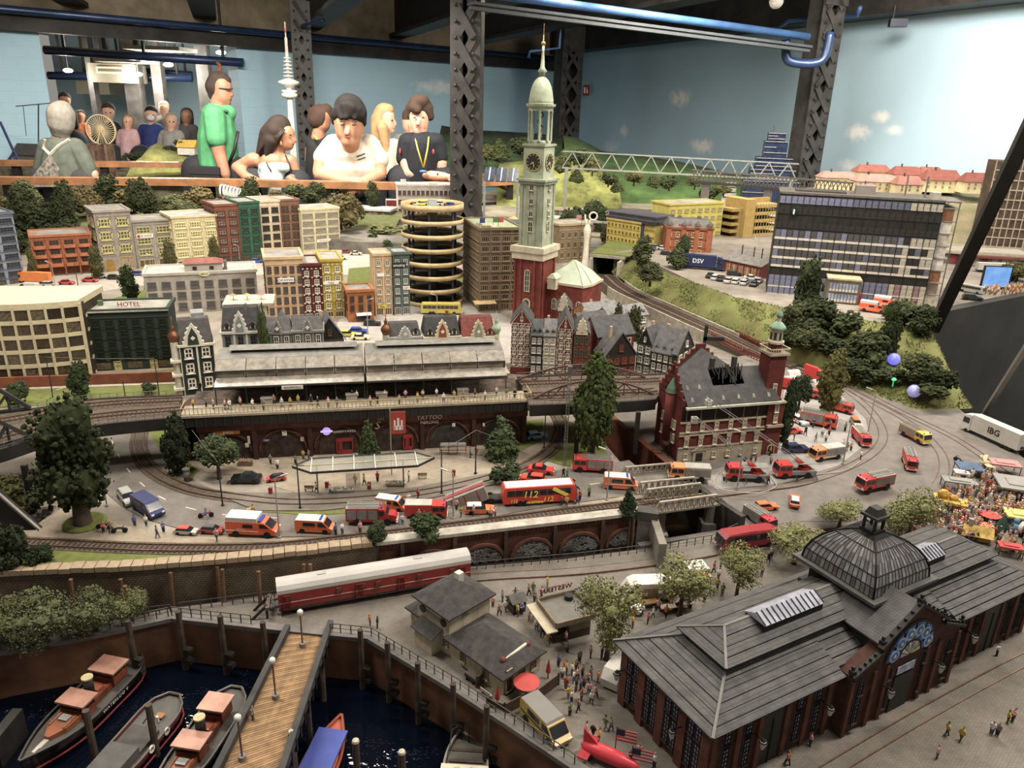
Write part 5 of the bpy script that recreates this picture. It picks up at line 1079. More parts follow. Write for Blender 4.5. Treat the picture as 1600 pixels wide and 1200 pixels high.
mbr.o('dome_glazing_bars',be,t)
zl=.140+hD*sin(pi/2*.93)-.002
o=Bx(dx-.0105,dy-.0105,zl,dx+.0105,dy+.0105,zl+.005).o('lantern',be,t)
for a in(-.0075,.0075):
 for b in(-.0075,.0075):Bx(dx+a-.0014,dy+b-.0014,zl+.005,dx+a+.0014,dy+b+.0014,zl+.021).o('lantern_post',be,o)
MB().prism([(dx-.012,dy-.012),(dx+.012,dy-.012),(dx+.012,dy+.012),(dx-.012,dy+.012)],zl+.021,zl+.0245).prism([(dx-.009,dy-.009),(dx+.009,dy-.009),(dx+.009,dy+.009),(dx-.009,dy+.009)],zl+.0245,zl+.033,[(dx-.006,dy-.006),(dx+.006,dy-.006),(dx+.006,dy+.006),(dx-.006,dy+.006)]).o('lantern_roof',C('#2f312e',.6,.1),o)
m_wf=C('#2a2320',.6,.1);m_wg=C('#a9b1cc',.25,.25,70)
wlow=ai(.0088,.036,m_wf,m_wg,2,6,.07);whi=ai(.0088,.017,m_wf,m_wg,2,3,.07)
def wpair(x,y,rz=0,n=2):
 for k in E(n):
  o=(k-(n-1)/2)*.0112
  for me,z in((wlow,.014),(whi,.056)):link('window',me,t,(x+(o if not rz else 0),y+(o if rz else 0),z),rz)
for y in(.022,.058,.092,.126):wpair(-.0008,y,-pi/2)
for y in(0,.0355,.070,.1045,.1365):Bx(-.003,y-.001,0,0,y+.011,E_-.002).o('brick_pier',dp,t)
for x in(.022,.052,.128,.158,L-.158,L-.128,L-.052,L-.022):wpair(x,-.0008,0,1)
for x in(0,.034,.066,.106,.138,.172,.40,.434,.466,.506,.538,.572):Bx(x,-.003,0,x+.007,0,E_-.002).o('brick_pier',dp,t)
for x in(.089,L-.089):
 o=Bx(x-.014,-.0015,0,x+.014,0,.075).o('gate',C('#14201a',.5,.2),t);Bx(x-.0005,-.0025,0,x+.0005,-.0015,.06).o('gate_joint',be,o)
py=-.014;xc=.29
prf=[(.19,0),(.39,0),(.39,.084),(.346,.103),(.346,.112),(xc,.147),(.234,.112),(.234,.103),(.19,.084)]
MB().exy(prf,py,.003).o('portal_front',m_hb,t);MB().exy([(.237,.09),(.343,.09),(.343,.108),(xc,.144),(.237,.108)],.003,.05).o('gable_block',be,t)
for a,b in(((.188,.086),(.234,.105)),((.392,.086),(.346,.105)),((.229,.110),(xc,.150)),((.351,.110),(xc,.150))):
 o=MB().bar((a[0],py-.002,a[1]),(b[0],py-.002,b[1]),.007,.003).o('gable_coping',be,t)
 for i in E(6):f=(i+.5)/6;MB().box((a[0]+(b[0]-a[0])*f,py-.002,a[1]+(b[1]-a[1])*f+.003),(.002,.003,.004)).o('crocket',be,o)
for x,z in((xc,.150),(.19,.088),(.39,.088),(.234,.112),(.346,.112)):MB().box((x,py,z+.003),(.006,.006,.006)).box((x,py,z+.008),(.003,.003,.006)).o('finial',be,t)
for a,b in((.186,.29),(.394,.29)):
 sl=-1 if a<.3 else 1
 P4=[(xc,py-.001,.1475),(xc+sl*.058,py-.001,.110),(xc+sl*.058,.06,.110),(xc,.06,.1475)]
 if sl>0:P4=P4[::-1]
 a7('portal',P4[1],P4[0],P4[3],P4[2],3)if False else None
 A4=[V(v)for v in P4]
 for i in E(4):
  f0,f1=i/4,(i+1)/4
  if sl<0:q=[A4[1].lerp(A4[0],f0),A4[2].lerp(A4[3],f0),A4[2].lerp(A4[3],f1),A4[1].lerp(A4[0],f1)]
  else:q=[A4[2].lerp(A4[3],f0),A4[1].lerp(A4[0],f0),A4[1].lerp(A4[0],f1),A4[2].lerp(A4[3],f1)]
  up=V((0,0,.002));MB().add(q+[v+up for v in q],[(0,1,2,3),(7,6,5,4),(0,4,5,1),(1,5,6,2),(2,6,7,3),(3,7,4,0)]).o('roof_panel',m_rf,t)
dr=C('#2f5fa8',.25,.3,120);m_lb=C('#8fb0d8',.25,.25,120);m_vio=C('#9a86b8',.25,.2,100);m_yg=C('#c3cc7e',.25,.2,100)
zg=.080;R1,R2=.043,.019
MB().exy([(xc-R1*1.06*cos(pi*k/16),zg+R1*1.06*sin(pi*k/16))for k in E(17)][::-1],py-.0012,py).o('rose_tracery',be,t)
for k in E(6):
 q0=pi*k/6+.05;q1=pi*(k+1)/6-.05;qm=(q0+q1)/2
 o=MB().add([(xc-r*cos(q),py-.0018,zg+r*sin(q))for r,q in((R2*1.12,q0),(R1*.98,q0),(R1*1.0,qm),(R1*.98,q1),(R2*1.12,q1))],[(0,1,2,3,4)]).o('rose_pane',dr,t)
 rm=R1*.74;T=MT((xc-rm*cos(qm),py-.002,zg+rm*sin(qm)))@MR(pi/2,4,'X')
 MB().tf(T).lathe([(.0085,0),(.0085,.0006)],14).o('rose_roundel',m_lb,o);MB().tf(T).lathe([(.0055,.0006),(.0055,.0011)],12).o('rose_roundel',dr,o);MB().tf(T).lathe([(.0024,.0011),(.0024,.0015)],8).o('rose_roundel',m_yg,o)
for k in E(8):
 q0=pi*k/8+.04;q1=pi*(k+1)/8-.04
 MB().add([(xc-r*cos(q),py-.0018,zg+r*sin(q))for r,q in((.002,q0),(R2*.95,q0),(R2*.95,q1),(.002,q1))],[(0,1,2,3)]).o('rose_pane',m_vio if k%2==0 else m_yg,t)
o=Bx(xc-.017,py-.0015,0,xc+.017,py,.052).o('portal_gate',C('#14201a',.5,.2),t);Bx(xc-.016,py-.0018,.055,xc+.016,py-.001,.066).o('fanlight',m_wg,t)
for x in(xc-.032,xc+.032):
 for me,z in((wlow,.014),(whi,.056)):o=link('window',me,t,(x,py-.0008,z));o.scale=(.7,1,1)
for x in(.208,.372):
 for me,z in((wlow,.014),(whi,.054)):link('window',me,t,(x,py-.0008,z))
for x in(.228,.25,.324,.346,.19,.384):Bx(x,py-.003,0,x+.006,py,.078).o('brick_pier',dp,t)
def c1(x,y,z,rz=0):
 T=MT((x,y,z))@MR(rz,4,'Z');o=MB().tf(T).bar((0,0,.004),(0,-.011,.006),.0014,.0014).o('wall_lantern',be,t)
 MB().tf(T).lathe([(.0018,-.006),(.004,.001),(.0046,.003),(.0034,.005)],6,0,-.012).o('lantern_glass',C('#b8b2a4',.2,.1,a2=.3),o);MB().tf(T).lathe([(.0048,.003),(.001,.008)],6,0,-.012).o('lantern_cap',be,o)
for x,y,rz in((-.003,.138,-pi/2),(-.003,.04,-pi/2),(.06,-.003,0),(.163,-.003,0),(.247,py-.003,0),(.34,py-.003,0),(.43,-.003,0)):c1(x,y,.05,rz)
# white house on the quay
O=P(785,1087,-.05);X=P(843,1046,-.05);Yq=P(628,1004,-.05);cE=an(O,X);ex=(X-O).normalized();ey=V((-ex.y,ex.x,0));wq=(X-O).length;lq=(Yq-O).dot(ey);lw=(P(691,1032,-.05)-O).dot(ey)
t=ac('quay_house','cream plastered quay house with dark hipped roofs on the harbour edge','house',O,cE);cQ=C('#b5a88a',.85,.1,50,ag='streak');m_qr=C('#3f3c39',.9,.2,90,.3);m_q2=C('#8d8168',.8,.1)
h1=HT(O,1057)*.98;h2=HT(P(691,1032,-.05),971);w2=wq*1.08
Bx(0,0,0,wq,lw,h1).o('low_wing',cQ,t);Bx(0,lw,0,w2,lq,h2).o('tall_block',cQ,t)
def dJ(nm,a,b,c,d,z,rise,cM,oh=.006):MB().prism([(a-oh,b-oh),(c+oh,b-oh),(c+oh,d+oh),(a-oh,d+oh)],z-.001,z+.0012).prism([(a-oh,b-oh),(c+oh,b-oh),(c+oh,d+oh),(a-oh,d+oh)],z+.0012,z+rise,[((a+c)/2-.0005,b+cM),((a+c)/2+.0005,b+cM),((a+c)/2+.0005,d-cM),((a+c)/2-.0005,d-cM)]).o(nm,m_qr,t)
dJ('low_roof',0,0,wq,lw+.0,h1,.022,wq*.42);dJ('high_roof',0,lw,w2,lq,h2,.022,(lq-lw)*.48)
Bx(w2*.6,lw+.03,h2+.005,w2*.6+.009,lw+.039,h2+.028).o('chimney',C('#cdc6b2',.8),t)
Bx(-.016,lw+.016,0,0,lw+.05,h1*.95).o('porch',cQ,t);MB().add([(-.02,lw+.012,h1*.93),(-.02,lw+.054,h1*.93),(.001,lw+.054,h1*1.22),(.001,lw+.012,h1*1.22),(-.02,lw+.012,h1*.97),(-.02,lw+.054,h1*.97),(.001,lw+.054,h1*1.26),(.001,lw+.012,h1*1.26)],[(0,1,2,3),(7,6,5,4),(0,4,5,1),(1,5,6,2),(2,6,7,3),(3,7,4,0)]).o('porch_roof',m_qr,t)
Bx(.004,lq,0,w2*.7,lq+.02,h1).o('annex',cQ,t);dJ('annex_roof',.004,lq-.004,w2*.7,lq+.02,h1,.008,.008)
for y in(lw+.01,lq-.012):
 T=MT((-.001,y,h2*.78))@MR(-pi/2,4,'Y');MB().tf(T).lathe([(.0055,0),(.0055,.0012)],14).o('porthole',C('#3b241c',.5,.2),t)
Bx(-.0012,(lw+lq)/2-.013,h2*.74,0,(lw+lq)/2+.013,h2*.80).o('sign_panel',C('#9a8d72'),t)
wq1=ai(.010,.016,m_q2,C('#6d6249',.4,.2,80),2,3,.12)
for y in(lw*.3,lw*.72):link('window',wq1,t,(0,y,h1*.3),-pi/2)
link('window',wq1,t,(0,lw+.006,h2*.22),-pi/2)
for y in(lw+.014,lw+.055):link('window',wq1,t,(w2,y,h2*.6),pi/2)
for x in(.5,.8):link('window',wq1,t,(wq*x,0,h1*.35))
link('door',ai(.013,.034,m_q2,C('#3f3022',.6,.1),1,1,.1),t,(wq*.15,0,0));MB().tf(MT((0,lw-.0,0))).bx(w2*.3,-.0012,h1+.02,w2*.45,0,h1+.03).o('window_pane',GL['pale'],t)
o=MB().tube([(.006,.012,h1+.004),(.012,.012,h1+.010),(wq*.8,.012,h1+.012),(wq*.9,.012,h1+.004)],.002,8).o('bone_sign',C('#cfc4b0'),t)
for x in(.012,wq*.82):MB().ball((x,.012,h1+.010),.0045,8,6).o('bone_sign_end',C('#6d2d24'),o)
# railway coach
a,b=P(437,964,-.05),P(735,912,-.05);L=(b-a).length;t=ac('railway_coach','red railway coach with white rounded roof standing on the quay rails','railway coach',a,an(a,b));w=.033;hb=.034
Bx(0,0,.008,L,w,.008+hb*.8).o('body',C('#8e2420',.45,.08,20),t);Bx(.002,-.0006,.008,L-.002,w+.0006,.012).o('frame_band',C('#3b3330',.6),t)
rp=[(0,.008+hb*.8),(w*.02,.008+hb*.95),(w*.15,.008+hb*1.1),(w*.35,.008+hb*1.18),(w*.65,.008+hb*1.18),(w*.85,.008+hb*1.1),(w*.98,.008+hb*.95),(w,.008+hb*.8)]
MB().ext(rp[::-1],-.001,L+.001).o('roof',C('#b3aea6',.5,.05,15),t,False);Bx(.001,-.0007,.008+hb*.36,L-.001,-.0001,.008+hb*.39).o('cream_line',C('#c9a79a'),t)
wm=ai(.0075,.0085,C('#7d2a24',.5),GL['pale'],2,1,.12,sill=False);dm2=ai(.0095,.021,C('#7a1e1a',.5),C('#84211d',.5),2,1,.07,sill=False)
for x in(.05,.30,.42,.50,.72,.9):link('window',wm,t,(L*x,-.0002,.008+hb*.44))
for x in(.04,.4,.62,.95):link('door',dm2,t,(L*x,-.0002,.0115))
for x in(.12,.82):
 o=Bx(L*x-.02,.004,.0025,L*x+.02,w-.004,.008).o('bogie',aI,t)
 for dx in(-.013,.013):
  for y in(.005,w-.005):MB().tf(MT((L*x+dx,y,.005))@MR(pi/2,4,'X')).lathe([(.005,-.001),(.005,.001)],12).o('wheel',ak,o)
Bx(L*.35,.004,.004,L*.6,w-.004,.009).o('battery_box',aI,t)
for x in(.2,.7):Bx(L*x,w*.4,.008+hb*1.17,L*x+.012,w*.6,.008+hb*1.21).o('roof_vent',C('#a7a29a'),t)
for y in(.008,w-.008):MB().tf(MT((0,y,.012))@MR(-pi/2,4,'Y')).lathe([(.0012,0),(.0012,.004),(.003,.004),(.003,.005)],8).o('buffer',aI,t)
p=G(418,966);t=ac('buffer_stop','black buffer stop at the end of quay rails before the red coach','buffer stop',p,.2);MB().bar((-.02,0,0),(0,0,.02),.003).bar((-.02,.02,0),(0,.02,.02),.003).bar((0,0,0),(0,0,.022),.003).bar((0,.02,0),(0,.02,.022),.003).o('frame',aI,t);Bx(-.001,-.006,.016,.004,.026,.021).o('beam',C('#6b5d50'),t)
# wooden pier
a0,a1=P(450,985,-.047),P(517,978,-.047);b0,b1=P(310,1270,-.047),P(440,1215,-.047)
t=ac('wooden_pier','wooden plank pier with dark side beams running over harbour water','pier',(0,0,0));n=70;m_plk=[C(c,.8,.15,60,.2,ag='plank')for c in('#8b6a42','#95734a','#80603b')]
for i in E(n):
 f0,f1=i/n,(i+.86)/n;q=[a0 .lerp(b0,f0),a1 .lerp(b1,f0),a1 .lerp(b1,f1),a0 .lerp(b0,f1)];d=V((0,0,.0025))
 MB().add([v-d for v in q]+q,[(0,1,2,3),(7,6,5,4),(0,4,5,1),(1,5,6,2),(2,6,7,3),(3,7,4,0)]).o('plank',m_plk[i%3],t)
for p,q,sd in((a0,b0,-1),(a1,b1,1)):
 o=MB().bar(p+V((0,0,.004)),q+V((0,0,.004)),.007,.012).o('side_beam',C('#3b3a38',.7,.15,40),t)
 for i in E(13):v=p.lerp(q,(i+.5)/13);MB().bar(v+V((sd*.003,0,.006)),v+V((sd*.003,0,-.012)),.003,.004).o('beam_bracket',be,o)
for f in(.25,.55,.85):
 for p,q in((a0,b0),(a1,b1)):v=p.lerp(q,f);MB().cyl(v.x,v.y,ZW-.01,v.z,.004,n=8).o('support_pile',cI,t)
def bu(px,py,bq):
 p=P(px,py,-.047);h=HT(p,bq);t=ac('pier_lamp','white globe lantern on a slim post standing on the plank pier','street lamp',p,0,'lanterns on the plank pier');MB().cyl(0,0,0,.006,.0042,n=12).o('foot',C('#7d746a'),t);MB().cyl(0,0,.006,h-.008,.0011,n=8).o('post',C('#6b4d42',.5),t);MB().lathe([(.002,h-.008),(.0038,h-.005),(.0038,h-.002),(.002,h)],12).o('lantern',C('#d6d0c0',.3),t,True)
bu(473,1010,953);bu(431,1091,1028);bu(379,1187,1117)
# fire station with its burning roof
a,b=P(1057,722),P(1208,708);W=(b-a).length;D=.10;t=ac('fire_station','red brick model fire station with stepped gables, burnt roof and clock tower','fire station',a,an(a,b));e=HT(a,634);rg_=e+.048
cD=C('#6e2a20',.85,.18,60,ag='brick');bK=C('#a4977f',.85,.12,50);cS=C('#4b4948',.85,.16,60,.25,ag='tile');m_gut=C('#b5b79f',.6,.1)
Bx(0,0,0,W,D,e).o('brick_walls',cD,t);Bx(-.001,-.0025,0,W+.001,.0,e*.2).o('stone_base',bK,t)
for z in(.2,.245,.47,.515,.70):Bx(-.001,-.0025,e*z-.0015,W+.001,0,e*z+.0015).o('stone_band',bK,t)
Bx(.001,-.0015,e*.73,W-.001,0,e*.95).o('burnt_loggia',C('#171310',.8,.3,90),t)
for i in E(7):x=W*(i+.3)/7;Bx(x-.0012,-.003,e*.73,x+.0012,-.0012,e*.95).o('loggia_post',C('#5a5248'),t)
w1=ai(.0085,.017,C('#cbbfa4'),GL['pale'],2,2,.16);w0=ai(.0085,.011,C('#cbbfa4'),GL['dark'],2,2,.16)
for i in E(7):
 x=W*(i+.5)/7
 link('window',w1,t,(x,-.0005,e*.275));link('window',w1,t,(x,-.0005,e*.535))
 if i!=1:link('window',w0,t,(x,-.0025,e*.05))
 MB().tf(MT((x,-.001,e*.275+.018))@MR(pi/2,4,'X')).lathe([(.0058,0),(.0058,.0022)],12).o('window_hood',bK,t)
o=Bx(W*.145,-.005,0,W*.27,-.002,e*.19).o('portal',bK,t);MB().exy([(W*.13,e*.19),(W*.285,e*.19),(W*.2075,e*.27)],-.006,-.002).o('portal_pediment',bK,o);Bx(W*.175,-.0058,0,W*.24,-.005,e*.15).o('portal_door',C('#2e2621'),o)
MB().exy([(-.0,0),(-.0,0),(0,0)],0,0)if False else None
[MB().ext([(-.008,e-.004),(-.008+(D/2+.008)*f,e-.004+(rg_-e+.004)*f),(-.008+(D/2+.008)*f,e+(rg_+.003-e)*f),(-.008,e)],p,q).o('front_roof',cS,t)for p,q,f in((.006,W*.34,1),(W*.34,W*.66,.52),(W*.66,W-.01,1))];MB().ext([(D+.006,e-.004),(D+.006,e),(D/2,rg_+.003),(D/2,rg_)],.006,W-.01).o('rear_roof',cS,t);Bx(.003,-.012,e-.005,W-.006,-.006,e-.001).o('gutter',m_gut,t)
bx0,bx1=W*.34,W*.66
def rf(f):return(-.008+(D/2+.008)*f,e+(rg_+.003-e)*f)
hy0,hz0=rf(.52);hy1,hz1=rf(.99)
Bx(.006,.002,e,W-.012,D-.002,e+.002).o('charred_attic_floor',C('#26211d',.95,.3,60),t)
for i in E(22):
 x=bx0+(bx1-bx0)*bC.random();f=.5+.3*bC.random();p=rf(f);q=rf(min(1,f+.3+.2*bC.random()));MB().bar((x,p[0],p[1]+.001),(x+bC.uniform(-.012,.012),q[0],q[1]+bC.uniform(.0,.008)),.0016,.0016).o('charred_rafter',C('#221e1b',.9,.2),t)
for f,n in((.12,6),(.45,2)):
 for i in E(n):
  p=rf(f);x=W*(i+.6)/6.5 if n==6 else W*(.08+.12*i);o=MB().exy([(x-.003,p[1]),(x+.003,p[1]),(x,p[1]+.007)],p[0],p[0]+.012).o('roof_dormer',C('#b5b2a0',.7),t)
def dV(x,y0,y1,a5,bq,n=5,th=.004):
 mb=MB()
 for k in E(n):f=1-k/n;ym=(y0+y1)/2;h_=(y1-y0)/2*f;mb.bx(x-th/2,ym-h_,a5 if k==0 else a5+(bq-a5)*(k-.3)/n,x+th/2,ym+h_,a5+(bq-a5)*(k+1)/n)
 return mb
mb=dV(.002,-.002,D+.002,e-.002,rg_+.012);mb.bx(0,D/2-.004,rg_,.004,D/2+.004,rg_+.02);mb.o('stepped_gable',cD,t)
MB().cyl(-.002,D*.42,e*.25,e+.012,.011,n=14).o('corner_turret',cD,t,True);MB().lathe([(.0125,e+.012),(.010,e+.02),(.003,e+.036),(0,e+.04)],14,-.002,D*.42).o('turret_roof',C('#5f7d5c',.6,.15),t);MB().lathe([(.003,e*.14),(.008,e*.2),(.011,e*.25)],12,-.002,D*.42).o('turret_corbel',bK,t)
for y in(.02,.034,.07):
 for z in(.28,.52):link('window',w1,t,(-.0005,y,e*z),-pi/2)
Bx(W*.30,D,0,W*.85,D+.07,e*.98).o('rear_wing',cD,t)
for yy in(0,):MB().exy([(W*.28,e*.97),(W*.575,e+.05),(W*.575,e+.053),(W*.27,e*.985)],D*.6,D+.072).o('rear_wing_roof',cS,t);MB().exy([(W*.87,e*.97),(W*.88,e*.985),(W*.575,e+.053),(W*.575,e+.05)],D*.6,D+.072).o('rear_wing_roof',cS,t)
mb=MB()
for k in E(6):f=1-k/6;mb.bx(W*.575-W*.3*f,D+.068,e*.9 if k==0 else e+.055*(k-.2)/6,W*.575+W*.3*f,D+.073,e+.06*(k+1)/6)
mb.o('stepped_gable',cD,t)
for x in(.45,.68):Bx(W*x-.004,D*.7,e+.03,W*x+.004,D*.78,e+.062).o('chimney',C('#3d3a38',.8),t)
ci,tw=W*.86,.034;zt=HT(b+V((0,.02,0)),553)
Bx(ci,.012,0,ci+tw,.012+tw,zt).o('tower_shaft',cD,t);Bx(ci-.002,.010,zt*.42,ci+tw+.002,.014+tw,zt*.44).o('stone_band',bK,t)
for z,w in((.5,w1),(.63,w1)):link('window',w,t,(ci+tw/2,.0115,zt*z));link('window',w,t,(ci+tw+.0005,.012+tw/2,zt*z),pi/2)
Bx(ci-.004,.008,zt,ci+tw+.004,.016+tw,zt+.004).o('gallery',bK,t)
mb=MB()
for k in E(9):
 for u,v in((k/8,0),(k/8,1),(0,k/8),(1,k/8)):mb.cyl(ci-.003+(tw+.006)*u,.009+(tw+.006)*v,zt+.004,zt+.012,.0008,n=5)
mb.bx(ci-.004,.008,zt+.012,ci+tw+.004,.010,zt+.0135).bx(ci-.004,.014+tw,zt+.012,ci+tw+.004,.016+tw,zt+.0135).bx(ci-.004,.008,zt+.012,ci-.002,.016+tw,zt+.0135).bx(ci+tw+.002,.008,zt+.012,ci+tw+.004,.016+tw,zt+.0135).o('balustrade',C('#b5a98e'),t)
cx,cy=ci+tw/2,.012+tw/2
MB().lathe([(.013,zt+.004),(.013,zt+.02)],8,cx,cy,.39).o('tower_attic',cD,t);MB().lathe([(.0155,zt+.02),(.0155,zt+.024),(.0125,zt+.026),(.012,zt+.046),(.014,zt+.047)],8,cx,cy,.39).o('belfry',C('#b9ac90',.75),t)
for i in E(8):q=pi/4*i;MB().tf(MT((cx+.0117*cos(q),cy+.0117*sin(q),zt+.028))@MR(q+pi/2,4,'Z')).bx(-.0022,-.0006,0,.0022,.0006,.013).o('belfry_opening',GL['dark'],t)
mgc=C('#7f9f86',.6,.15);MB().lathe([(.0155,zt+.047),(.0135,zt+.052),(.007,zt+.059),(.004,zt+.061)],12,cx,cy).o('cupola',mgc,t,True);MB().cyl(cx,cy,zt+.06,zt+.07,.004,n=8).o('cupola_lantern',C('#b9ac90'),t);MB().lathe([(.0055,zt+.07),(.0058,zt+.073),(.004,zt+.079),(.001,zt+.083),(.0004,zt+.09)],10,cx,cy).o('cupola_top',mgc,t,True)
Bx(W*.86,-.004,0,W*1.03,.012,e*.95).o('entrance_bay',cD,t);Bx(W*.86,-.010,e*.52,W*1.03,-.004,e*.56).o('balcony',bK,t);link('window',w1,t,(W*.945,-.0045,e*.6));link('window',w1,t,(W*.945,-.0045,e*.78));link('archway',ai(.016,.022,bK,C('#1c1815'),1,1,.1,bh=True),t,(W*.945,-.0045,0));Bx(W*.85,-.006,e*.93,W*1.04,.012,e*.96).o('bay_cornice',bK,t)
# hospital block
z=hz;a,b=P(1197,457,z),P(1441,479,z);W=(b-a).length;h=HT(a,300);D=.15;t=ac('hospital_block','black gridded glass model hospital block with white sill bands on the hill','hospital',a,an(a,b))
m_hk=C('#26231f',.5,.15,30);dv=C('#c9c0ae',.7,.06);Bx(0,0,-.002,W,D,h).o('core',m_hk,t);Bx(-.002,-.003,h-.004,W+.002,D+.002,h+.002).o('roof_edge',C('#5b554e',.6),t)
ao=26;rowsz=[(.005,.075),(.085,.19),(.30,.36),(.385,.455),(.48,.55),(.575,.645),(.66,.72),(.80,.86),(.90,.97)]
b5={'n':C('#4e4b4c',.15,.25,80,aB=.8),'b':C('#5d6070',.15,.2,80,aB=.7),'l':C('#6f7288',.2,.2,80),'w':C('#a79f8d',.25,.3,80),'k':C('#2f2b28',.2,.2,80,aB=.7),'r':C('#8a6a6a',.25,.3,80)}
cw=W/ao
for j,(f0,f1)in enumerate(rowsz):
 pm={k:Bx(.0009,-.0016,0,cw-.0009,.0003,h*(f1-f0)).mesh(m)for k,m in b5.items()}
 for i in E(ao):
  k='n'
  if j in(0,1):k='l' if i<20 else('w' if i%3 else 'r')
  elif j==8:k='l' if i<12 else('b' if i<21 else 'w')
  elif j==7 or j==6:k='k'
  elif i>20 and j<6:k=bC.choice('wkbwk')
  elif bC.random()<.12:k='l'
  elif bC.random()<.2:k='b'
  link('window_pane',pm[k],t,(cw*i,0,h*f0))
 if j in(0,1,2,3,4,5):zb=h*f0-.0075 if j>1 else h*f0-.004;Bx(.001,-.0022,zb,W-.001,0,zb+.0065 if j>1 else zb+.0035).o('sill_band',dv,t)
for i in E(0,ao+1,2):Bx(cw*i-.0008,-.0032,0,cw*i+.0008,0,h).o('mullion',m_hk,t)
ey_=D
for j in E(9):
 zz=h*j/8.6;Bx(W,.002,zz,W+.04,D*.9,zz+.003).o('floor_slab',C('#8b8375',.7,.1),t)
 if j<8:
  for k in E(3):
   c=bC.choice(['#b5ab98','#8a5a34','#a9a6a8','#c9c2b4','#7d6a5c','#9aa3ad']);Bx(W+.001,.004+k*D*.3,zz+.003,W+.03,.006+k*D*.3,zz+h/8.6).o('room_partition',C(c,.7,.2,60),t)
  Bx(W,.004,zz+.003,W+.002,D*.88,zz+h/8.6).o('room_back',C(bC.choice(['#a39a86','#b8ad97','#857d8f']),.7,.3,50),t)
  Bx(W+.012,.03,zz+.003,W+.024,.05,zz+.012).o('room_furniture',C(bC.choice(['#d0cabd','#6d5a48'])),t)
for y in(.002,D*.9):Bx(W+.038,y-.001,0,W+.0405,y+.002,h).o('end_post',C('#5b554e'),t)
Bx(W,.0,h-.003,W+.042,D*.92,h+.001).o('end_roof',C('#6b655c'),t);Bx(W*.48,.05,h,W*.60,.09,h+.026).o('penthouse',C('#7d766b',.7,.05),t);Bx(W*.93,.02,h,W*.98,.06,h+.02).o('roof_box',C('#a39c8e'),t);Bx(W*.1,.03,h+.001,W*.42,.1,h+.006).o('helipad',C('#3d3a36'),t)
for x in(W*.78,W*.9):Bx(x,.06,h,x+.004,.064,h+.06).o('roof_mast',C('#6d625c'),t)
o=MB().tf(MT((W*.102,-.003,h*.82))@MR(pi/2,4,'X')).lathe([(.013,0),(.013,.002)],3,0,0,-pi/6-pi/3).o('logo',C('#123026',.4),t);Bx(W*.102-.002,-.0065,h*.80,W*.102+.002,-.005,h*.845).o('logo_figure',C('#e6e6e0',.4,0),o)
xo=W*.40;o=Bx(xo-.01,-.06,0,xo+.078,-.002,.068).o('entrance_wing',C('#6a6250',.7,.1),t);Bx(xo-.012,-.062,.068,xo+.08,-.002,.073).o('entrance_roof',C('#b5a27a'),t)
for z0 in(.006,.036):
 for k in E(9):Bx(xo-.004+k*.0087,-.0615,z0,xo+.0025+k*.0087,-.06,z0+.022).o('entrance_window',C('#8e9ab2',.2,.2),o);Bx(xo-.004+k*.0087,-.0622,z0-.001,xo+.0025+k*.0087,-.0605,z0+.006).o('window_panel',dv,o)
Bx(xo+.079,-.055,0,xo+.086,-.03,.03).o('red_pillar',C('#8d1f22'),t)
# buildings right of the church
zz=.06
t=bS('office_building','bright yellow model office block with dark glass top floors',(945,402),(996,412),341,.14,'#ab9640',5,9,z=.02,af='#a8922c',aj='dark',fx=.5,fz=.5,gf=.5,bi=.25,nx=1,nz=1,bT=False,bI=False,ar='#6b675f');W,h,fh=W_(t)
Bx(-.002,-.002,h,W+.07,.14,h+.012).bx(.004,.002,h+.016,W+.068,.13,h+.028).o('glass_floors',C('#33323a',.3,.2),t);Bx(.0,.0,h+.012,W+.07,.14,h+.016).bx(0,0,h+.028,W+.07,.13,h+.031).o('floor_slabs',C('#55535a',.5),t)
Bx(W,.004,0,W+.014,.14,h+.03).o('stair_core',C('#3a383c',.5,.1),t);Bx(W+.014,.008,0,W+.066,.14,h).o('right_wing',C('#ab9640',.85,.1),t)
ba(t,.005,.008,W+.018,W+.064,5,[fh*(.5+j+.25)for j in E(5)],[C('#a8922c'),GL['dark']],y=.0075);ay(t)
t=bS('office_building','long yellow model wing with grey roof behind the ornate brick house',(1040,392),(1123,386),320,.12,'#b8a944',5,8,z=.05,af='#a89a3c',aj='pale',fx=.6,fz=.45,gf=.4,bi=.3,nx=1,nz=1,bT=False,bI=False,ar='#8f8b7d');ay(t)
t=bS('brick_mansion','ornate orange brick model mansion with grey mansard and corner turrets',(1036,412),(1108,415),356,.11,'#8a4a2a',3,6,z=.05,af='#b99a6e',aj='dark',fx=.5,fz=.6,gf=1.0,bi=.2,nx=2,nz=2,ar='#6b6863',aL='R',aO=4,aT='#7a4428');W,h,fh=W_(t)
MB().prism([(-.002,-.002),(W+.002,-.002),(W+.002,.112),(-.002,.112)],h,h+.032,[(.012,.025),(W-.012,.025),(W-.012,.085),(.012,.085)]).o('mansard_roof',C('#6b6864',.8,.15,60),t)
for x in(.06,.38,.66,.93):
 Bx(W*x-.009,-.004,0,W*x+.009,.004,h+.012).o('bay',C('#934f2d',.85,.1),t);MB().lathe([(.010,h+.012),(.009,h+.02),(.003,h+.028),(0,h+.031)],10,W*x,.002).o('bay_roof',C('#5d5b58'),t)
for i in E(5):x=W*(i+.5)/5;Bx(x-.006,.004,h+.003,x+.006,.02,h+.016).o('dormer',C('#8d4a2c'),t)
for x in(.3,.72):Bx(W*x-.006,.04,h+.028,W*x+.006,.055,h+.042).o('chimney',C('#5a5653'),t)
ay(t)
t=bS('parking_garage','ochre model parking garage with open decks and plain stair tower',(1158,385),(1212,381),312,.13,'#a8893f',1,1,z=.06,bI=False,bT=False,fx=.01,fz=.01,ar='#8d8a84');W,h,fh=W_(t)
